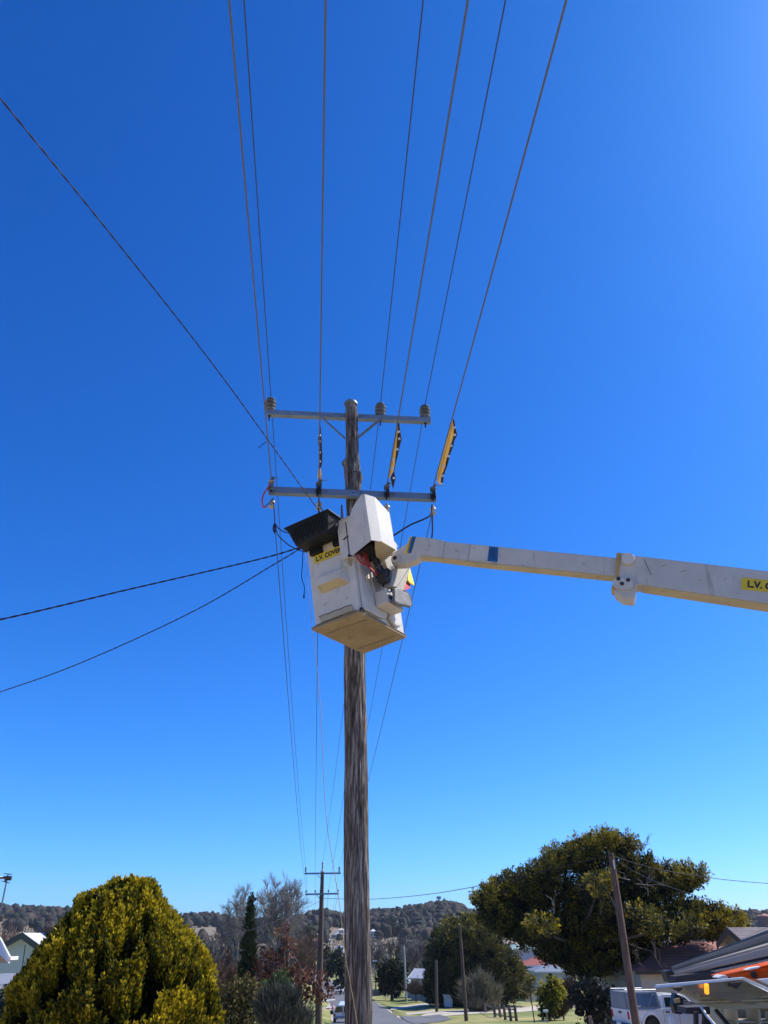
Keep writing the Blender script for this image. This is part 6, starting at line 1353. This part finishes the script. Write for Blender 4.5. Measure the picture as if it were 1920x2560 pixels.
# houses behind the fence
def hz(px, py, Y): return zat(px, py, Y)
def hh_(name, label, x0, x1, yr, ye, Y, d, rot, wall, roof, hip=True, win=((-.25, .5), (.25, .5)), over=.4, chim=None, fascia='barge', group=None):
    cx = (x0 + x1) / 2; b = on_ground(cx, Y + d / 2); w = (x1 - x0) / pxm(cx, ye, Y) - 2 * over
    he = zat(cx, ye, Y) - b.z; hr = zat(cx, yr, Y + d / 2) - zat(cx, ye, Y)
    k = hr / (d / 2 + over); return house(name, label, cx, ye, Y + d / 2, max(w, 2), d, he + over * k, max(.4, hr - over * k), rot, wall, roof, win, hip, chim, over, fascia, b.z, group)
hh_('green_roofed_house', 'white weatherboard house with a pale green iron roof seen below the cypress', 1262, 1345, 2356, 2373, 168, 11, 4, 'weather', 'greenroof', win=())
hh_('brick_house', 'brick house with a bright red tiled roof below the green roofed one', 1290, 1420, 2386, 2414, 152, 11, -6, 'brick', 'tilebright', win=((.3, .5),))
hh_('tiled_cottage', 'grey cottage with a blue grey tiled porch roof behind the yellow-green shrub', 1322, 1418, 2408, 2428, 142, 8, 0, 'greywall', 'tileblue', win=((.0, .45), (.28, .45)))
hh_('green_cottage', 'small pale green roofed cottage left of the dark evergreen', 1012, 1058, 2434, 2457, 158, 8, 0, 'mint', 'greenroof', win=((-.2, .5),))
hh_('grey_roofed_house', 'grey iron roofed house tucked against the left side of the dark evergreen', 1036, 1096, 2424, 2448, 142, 8, -18, 'render', 'greyroof', win=((-.2, .5),), hip=False)
t = thing('white_shed', 'small white wall half hidden under the dark evergreen', 'shed', G(1120, 2520)); q = G(1120, 2520)
MB().prism([P(1108, 2487, q.y), P(1124, 2488, q.y), P(1131, 2500, q.y), P(1131, 2518, q.y), P(1112, 2518, q.y)], (0, 1.5, 0)).build('wall', M['weather'], t)
MB().prism([P(1107, 2486, q.y - .1), P(1124, 2487, q.y - .1), P(1132, 2500, q.y - .1), P(1132, 2502, q.y - .1), P(1123, 2489, q.y - .1), P(1107, 2488, q.y - .1)], (0, 1.7, 0)).build('roof_edge', M['greyroof'], t)
FAR = 'houses on the far hillside'
for x0, x1, yr, ye, Y, wl, rf_, lb in [
    (770, 804, 2344, 2351, 560, 'brick', 'tilered', 'far brick house with a pinkish roof left of the second pole'), (806, 830, 2346, 2350, 600, 'greywall', 'greyroof', 'far grey-roofed house just right of the second pole'),
    (828, 860, 2329, 2337, 640, 'greywall', 'greyroof', 'far grey house directly left of the big pole, upper'), (846, 862, 2320, 2325, 690, 'weather', 'whiteroof', 'far house with a bright white roof against the left side of the big pole'),
    (836, 862, 2361, 2368, 480, 'weather', 'greyroof', 'far white-walled house beside the big pole, lower'), (756, 792, 2316, 2319, 720, 'render', 'greyroof', 'long low far roof above the trees left of the second pole'),
    (926, 941, 2301, 2307, 760, 'weather', 'whiteroof', 'far white roof touching the right side of the big pole, uppermost'), (936, 958, 2312, 2318, 700, 'weather', 'greyroof', 'far white house with grey roof, left of the dark round tree'),
    (952, 970, 2306, 2312, 740, 'render', 'whiteroof', 'far house half behind the dark round tree'), (925, 941, 2322, 2328, 640, 'weather', 'whiteroof', 'far pale two-storey house close to the big pole'),
    (966, 988, 2320, 2324, 660, 'weather', 'whiteroof', 'long far bright white shed roof below the dark round tree'), (990, 1012, 2299, 2303, 780, 'render', 'greyroof', 'far low grey roof on the hill right of the dark round tree'),
    (1020, 1046, 2302, 2310, 760, 'brick', 'tilered', 'far brick house high on the hill under the ridge woods'), (1030, 1072, 2312, 2320, 700, 'greywall', 'greyroof', 'long far grey roof in the middle of the hillside'),
    (1070, 1084, 2304, 2309, 740, 'weather', 'whiteroof', 'small far white house on the hill above the evergreen'), (1093, 1112, 2312, 2318, 700, 'weather', 'whiteroof', 'far bright white roofed house just above the dark evergreen'),
    (1896, 1925, 2283, 2290, 560, 'brick', 'tilered', 'far reddish house at the right edge on the bare hill')]:
    hh_('far_house', lb, x0, x1, yr, ye, Y, 9, 0, wl, rf_, group=FAR, over=.5, win=((-.25, .45), (.2, .45)))
crown_tree('round_hill_tree', 'dark round tree standing between the far white houses', 'tree', 650, (979, 2330), [(979, 2308, 9, 10), (978, 2302, 6, 7)], [(979, 2316)], 71, (.018, .032, .014), (.05, .07, .02), .3, dens=1.1, tsize=2.2, nsp=14, sl=1.6, sw=.45, tr=.4, limbs=False)
crown_tree('hill_pine', 'dark green pine on the far slope above the distant poles', 'tree', 520, (770, 2350), [(772, 2330, 10, 10), (778, 2322, 4, 12), (766, 2336, 8, 8)], [(771, 2338)], 72, (.018, .032, .014), (.05, .07, .02), .3, dens=1.4, tsize=1.8, nsp=14, sl=1.4, sw=.4, tr=.4, limbs=False)

# communications tower on the ridge
q = P(1098, 2270, 1000); t = thing('communications_tower', 'tiny grey communications tower standing above the ridge woods', 'tower', (q.x, 1000, ground(q.x, 1000)))
zt = zat(1098, 2243, 1000); MB().tube([(q.x, 1000, ground(q.x, 1000)), (q.x, 1000, zt)], [1.3, .9], 8).build('mast', M['galv2'], t); MB().lathe([(2.2, 0), (2.9, 0), (2.9, 2.6), (2.2, 2.6)], (q.x, 1000, zt - 1.8), n=12).build('antenna_ring', M['galv'], t)

# ------------------------------------------------------------------ vehicles
def wheel(c, ax, r, w, par):
    ax = Vector(ax).normalized(); a = MB().lathe([(r * .6, -w / 2), (r * .93, -w / 2), (r, -w * .32), (r, w * .32), (r * .93, w / 2), (r * .6, w / 2)], c, ax, 32).build('wheel', M['tyre'], par, smooth=True)
    MB().lathe([(r * .62, w * .30), (r * .62, w * .42), (r * .54, w * .46), (r * .5, w * .30), (r * .16, w * .34), (r * .12, w * .44), (.005, w * .44)], c, ax, 32).build('rim', M['rim'], a, smooth=True)
    u = ax.orthogonal().normalized(); v = ax.cross(u)
    for k in range(6):
        d = u * math.cos(k * 1.047) + v * math.sin(k * 1.047); s = d.cross(ax)
        MB().prism([Vector(c) + ax * w * .34 + d * r * .14 + s * .05, Vector(c) + ax * w * .34 + d * r * .56 + s * .035, Vector(c) + ax * w * .34 + d * r * .56 - s * .035, Vector(c) + ax * w * .34 + d * r * .14 - s * .05], ax * .03).build('spoke', M['rim'], a)
def ute():
    Y = 42.0; base = P(1577, 2560, Y); gz = ground(base.x, Y); org = Vector((base.x, Y, gz))
    t = thing('white_ute', 'white dual-cab ute with a grey canopy and roof rack parked behind the leaning pole', 'ute', org)
    mm = Matrix.Rotation(R(14), 4, 'Z'); mm.translation = org       # local x forward, side facing the street at y=0
    W = lambda x, y, z: mm @ Vector((x, y, z))
    def arch(cx, r, z0, n=14): return [(cx + r * math.cos(a), z0 + r * math.sin(a)) for a in [math.pi * k / n for k in range(n, -1, -1)]]
    low = [(.02, .52), (.72, .50)] + arch(1.12, .44, .46) + [(1.6, .40), (3.70, .40)] + arch(4.2, .44, .46) + [(4.7, .45), (5.08, .48)]
    top = [(5.12, .85), (5.0, 1.0), (4.0, 1.08), (3.72, 1.12), (.0, 1.10)]
    mb = MB(); mb.prism([W(x, 0, z) for x, z in low + top], mm.to_3x3() @ Vector((0, 1.72, 0))); body = mb.build('body', M['carwhite'], t, bevel=.035, seg=3)
    cabp = [(1.72, 1.10), (3.75, 1.12), (3.2, 1.60), (2.95, 1.69), (2.0, 1.70), (1.82, 1.62)]
    mb = MB(); n = len(cabp); V = [W(x, .02, z) if z < 1.2 else W(x, .14, z) for x, z in cabp] + [W(x, 1.70, z) if z < 1.2 else W(x, 1.58, z) for x, z in cabp]
    mb.add(V, [tuple(range(n)), tuple(range(2 * n - 1, n - 1, -1))] + [(i, i + n, (i + 1) % n + n, (i + 1) % n) for i in range(n)]); cab = mb.build('cab', M['carwhite'], t, bevel=.04, seg=3)
    def ws(x, z): return W(x, .02 + .12 * (z - 1.1) / .5 - .006 if z > 1.1 else -.004, z)
    def sidep(pts, nm, m, th=.012, par=None):
        q = [ws(x, z) for x, z in pts]; return MB().prism(q, (mm.to_3x3() @ Vector((0, -1, .22))).normalized() * th).build(nm, M[m], par or cab)
    sidep([(1.98, 1.18), (2.58, 1.18), (2.54, 1.56), (2.02, 1.56)], 'window', 'glass'); sidep([(2.72, 1.18), (3.52, 1.18), (3.12, 1.56), (2.70, 1.56)], 'window', 'glass')
    for x in (1.80, 2.63, 3.55): MB().prism([W(x, -.004, .48), W(x + .012, -.004, .48), W(x + .012, -.004, 1.10), W(x, -.004, 1.10)], mm.to_3x3() @ Vector((0, .01, 0))).build('door_gap', M['dark'], body)
    MB().prism([W(.02, -.006, 1.065), W(3.7, -.006, 1.07), W(3.7, -.006, 1.085), W(.02, -.006, 1.08)], mm.to_3x3() @ Vector((0, .01, 0))).build('body_crease', M['canopy'], body)
    for x in (1.92, 2.78): MB().boxm((x, -.035, .955), (x + .2, -.002, 1.01), mm).build('door_handle', M['dark'], body, bevel=.01)
    fl = [(1.12 + .52 * math.cos(a), .46 + .52 * math.sin(a)) for a in [math.pi * k / 14 for k in range(15)]] + [(1.12 + .43 * math.cos(a), .46 + .43 * math.sin(a)) for a in [math.pi * k / 14 for k in range(14, -1, -1)]]
    MB().prism([W(x, -.045, z) for x, z in fl], mm.to_3x3() @ Vector((0, .06, 0))).build('wheel_flare', M['carwhite'], body, bevel=.012)
    MB().prism([W(1.12 + .43 * math.cos(a), .02, .46 + .43 * math.sin(a)) for a in [math.pi * k / 12 for k in range(13)]] , mm.to_3x3() @ Vector((0, .3, 0))).build('wheel_well', M['dark'], body)
    for x in (1.12, 4.2):
        for y, s in ((.06, -1), (1.62, 1)): wheel(W(x, y, .39), mm.to_3x3() @ Vector((0, s, 0)), .38, .24, t)
    # tray canopy with tinted window
    cn = [(.03, 1.10), (1.74, 1.10), (1.66, 1.80), (.0, 1.80)]; mb = MB(); V = [W(x, .02 if z < 1.2 else .1, z) for x, z in cn] + [W(x, 1.7 if z < 1.2 else 1.62, z) for x, z in cn]
    mb.add(V, [(0, 1, 2, 3), (7, 6, 5, 4)] + [(i, i + 4, (i + 1) % 4 + 4, (i + 1) % 4) for i in range(4)]); can = mb.build('canopy', M['canopy'], t, bevel=.02)
    cs = lambda x, z: W(x, .02 + .08 * (z - 1.1) / .7 - .008, z)
    q = mm.to_3x3() @ Vector((0, -.012, 0)); MB().prism([cs(x, z) for x, z in ((.16, 1.20), (1.58, 1.20), (1.52, 1.72), (.10, 1.72))], q).build('canopy_window', M['glassblue'], can)
    for a, b in ((.12, 1.70), (1.36, 1.70)): MB().prism([cs(x, z) for x, z in ((a, b - .03), (a + .12, b - .03), (a + .12, b), (a, b))], q * 2.2).build('window_catch', M['alu'], can)
    MB().prism([cs(x, z) for x, z in ((.34, 1.215), (.66, 1.215), (.66, 1.26), (.34, 1.26))], q * 1.6).build('label_plate', M['barge'], can)
    MB().prism([cs(x, z) for x, z in ((1.06, 1.22), (1.10, 1.22), (1.36, 1.68), (1.33, 1.69))], q * 1.4).build('gas_strut', M['canopy'], can)
    MB().prism([W(-.008, y, z) for y, z in ((.14, 1.16), (1.55, 1.16), (1.5, 1.72), (.2, 1.72))], mm.to_3x3() @ Vector((-.01, 0, 0))).build('rear_hatch', M['canopy'], can)
    rk = MB(); 
    for y in (.2, 1.5): rk.tube([W(0, y, 1.88), W(1.7, y, 1.88)], .018, 6)
    for x in (.02, .55, 1.1, 1.66): rk.tube([W(x, .2, 1.80), W(x, .2, 1.93 if x < .1 else 1.88)], .018, 6); rk.tube([W(x, .2, 1.87), W(x, 1.5, 1.87)], .016, 6)
    rk.build('roof_rack', M['alu'], t)
    # tail
    MB().boxm((-.03, .015, .72), (.05, .16, 1.02), mm).build('tail_light', M['tail'], body, bevel=.02); MB().boxm((-.03, 1.56, .72), (.05, 1.70, 1.02), mm).build('tail_light', M['tail'], body, bevel=.02)
    MB().boxm((-.03, .72, .92), (-.002, .98, 1.0), mm).build('tailgate_handle', M['dark'], body, bevel=.01)
    MB().boxm((-.14, .05, .42), (.04, 1.67, .56), mm).build('rear_bumper', M['navy'], t, bevel=.03); MB().boxm((-.17, .62, .46), (-.14, 1.02, .58), mm).build('number_plate', M['barge'], t)
    MB().tube([W(-.1, .5, .45), W(-.45, .3, .40), W(-.9, .2, .36)], .04, 6).build('tow_bar', M['fencewood'], t)
    MB().boxm((3.25, -.2, 1.15), (3.45, .0, 1.32), mm).build('mirror', M['dark'], cab, bevel=.03)
ute()
def van():
    Y = 78.0; q = P(832, 2560, Y); gz = ground(q.x, Y); x0 = q.x; zr = zat(850, 2512, Y)
    t = thing('parked_van', 'pale blue-white van parked on the left verge, half hidden by the big pole', 'van', (x0 + .9, Y + 2, gz))
    h = zr - gz; mb = MB(); bd = [(0, .35), (.0, h * .45), (.04, h * .55), (.26, h * .93), (.42, h), (1.4, h), (1.56, h * .93), (1.8, h * .55), (1.82, h * .45), (1.82, .35)]
    mb.prism([(x0 + x, Y, gz + z) for x, z in bd], (0, 4.4, 0)); b = mb.build('body', M['carwhite'], t, bevel=.06, seg=3)
    MB().prism([(x0 + x, Y - .01, gz + z) for x, z in ((.10, h * .58), (.30, h * .90), (.82, h * .90), (.82, h * .58))], (0, -.012, 0)).build('rear_window', M['glass'], b)
    MB().prism([(x0 + x, Y - .01, gz + z) for x, z in ((.92, h * .58), (.92, h * .90), (1.50, h * .90), (1.72, h * .58))], (0, -.012, 0)).build('rear_window', M['glass'], b)
    MB().box((x0 - .16, Y + .6, gz + h * .56), (.24, .12, .30)).build('side_mirror', M['dark'], t, bevel=.03)
    MB().prism([(x0 + x, Y - .01, gz + z) for x, z in ((.84, .5), (.88, .5), (.88, h * .55), (.84, h * .55))], (0, -.012, 0)).build('door_gap', M['dark'], b)
    MB().box((x0 + .12, Y - .02, gz + h * .42), (.14, .05, .28)).build('tail_light', M['tail'], b); MB().box((x0 + .91, Y - .05, gz + .42), (1.7, .12, .16)).build('bumper', M['canopy'], b, bevel=.03)
    for x in (.12, 1.70):
        for y in (.8, 3.6): wheel(Vector((x0 + x, Y + y, gz + .33)), (-1 if x < 1 else 1, 0, 0), .33, .2, t)
van()
def small_car():
    q = G(848, 2486); x, y, z = q; t = thing('parked_car', 'small white hatchback facing up the street far down on its right side', 'car', q)
    W = lambda a, b, c: Vector((x + a, y + b, z + c)); mb = MB()
    prof_ = [(0, .3), (-.02, .62), (.25, .82), (.9, .92), (1.5, 1.38), (2.9, 1.42), (3.7, 1.0), (3.9, .9), (3.9, .3)]; n = len(prof_)
    ins = lambda zz: .0 if zz < 1.0 else .2
    V = [W(-.85 + ins(c), b, c) for b, c in prof_] + [W(.85 - ins(c), b, c) for b, c in prof_]
    mb.add(V, [tuple(range(n)), tuple(range(2 * n - 1, n - 1, -1))] + [(i, i + n, (i + 1) % n + n, (i + 1) % n) for i in range(n)]); b = mb.build('body', M['carwhite'], t, bevel=.05, seg=2)
    MB().prism([W(-.66, .93, .97), W(.66, .93, .97), W(.55, 1.46, 1.36), W(-.55, 1.46, 1.36)], (0, -.03, .03)).build('windscreen', M['glass'], b)
    MB().prism([W(-.5, -.03, .42), W(.5, -.03, .42), W(.5, -.03, .56), W(-.5, -.03, .56)], (0, -.02, 0)).build('grille', M['dark'], b)
    for s in (-1, 1):
        MB().box(W(s * .66, -.02, .62), (.26, .08, .14)).build('headlight', M['alu'], b)
        for yy in (.75, 3.1): wheel(W(s * .80, yy, .31), (s, 0, 0), .31, .18, t)
        MB().prism([W(s * .855, 1.3, .98), W(s * .855, 3.2, .98), W(s * .70, 2.8, 1.34), W(s * .70, 1.6, 1.34)], (s * .01, 0, 0)).build('side_window', M['glass'], b)
small_car()
q = G(832, 2522); t = thing('traffic_cone', 'small orange and white traffic cone on the left verge', 'traffic cone', q)
MB().lathe([(.15, .03), (.11, .2), (.08, .45), (.03, .72), (.02, .74)], q, n=14).build('cone', M['orange'], t, smooth=True); MB().lathe([(.117, .20), (.088, .42)], q, n=14).build('white_band', M['barge'], t); MB().box(q + Vector((0, 0, .02)), (.4, .4, .04)).build('base', M['orange'], t)
q = G(855, 2441); t = thing('street_sign', 'small white sign leaning at the far right edge of the street', 'sign', q); MB().tube([q, q + Vector((0, 0, 2.2))], .05, 6).build('post', M['alu'], t); MB().box(q + Vector((0, -.06, 1.9)), (.9, .04, 1.4)).build('sign_plate', M['barge'], t)
for px, py in ((932, 2409), (960, 2404)):
    t = thing('street_lamp', 'small street lamp head by the valley trees, ' + ('nearest the big pole' if px == 932 else 'beside the block-shaped hedge'), 'street lamp', on_ground(px, 170), 'street lamps in the valley'); b = on_ground(px, 170); z = zat(px, py, 170)
    MB().tube([b, Vector((b.x, b.y, z - .3)), Vector((b.x - .3, b.y, z)), Vector((b.x - 1.6, b.y, z + .1))], .06, 6).build('pole', M['galv2'], t); MB().box((b.x - 1.8, b.y, z + .1), (.9, .4, .18)).build('lamp_head', M['barge'], t)

# ------------------------------------------------------------------ the air between here and the hills
mb = MB().box((0, 600, 25), (2900, 2100, 110)); hz_ = mb.build('haze', M['glass'], None)
hm = bpy.data.materials.new('thin_air'); hm.use_nodes = True; ht = hm.node_tree; ht.nodes.clear(); ho = ht.nodes.new('ShaderNodeOutputMaterial'); hv_ = ht.nodes.new('ShaderNodeVolumePrincipled')
hv_.inputs['Color'].default_value = (.80, .88, 1.0, 1); hv_.inputs['Density'].default_value = .00008; hv_.inputs['Anisotropy'].default_value = .2; ht.links.new(hv_.outputs[0], ho.inputs['Volume'])
hz_.data.materials.clear(); hz_.data.materials.append(hm); tag(hz_, 'thin bluish air over the valley', None, None, 'stuff')
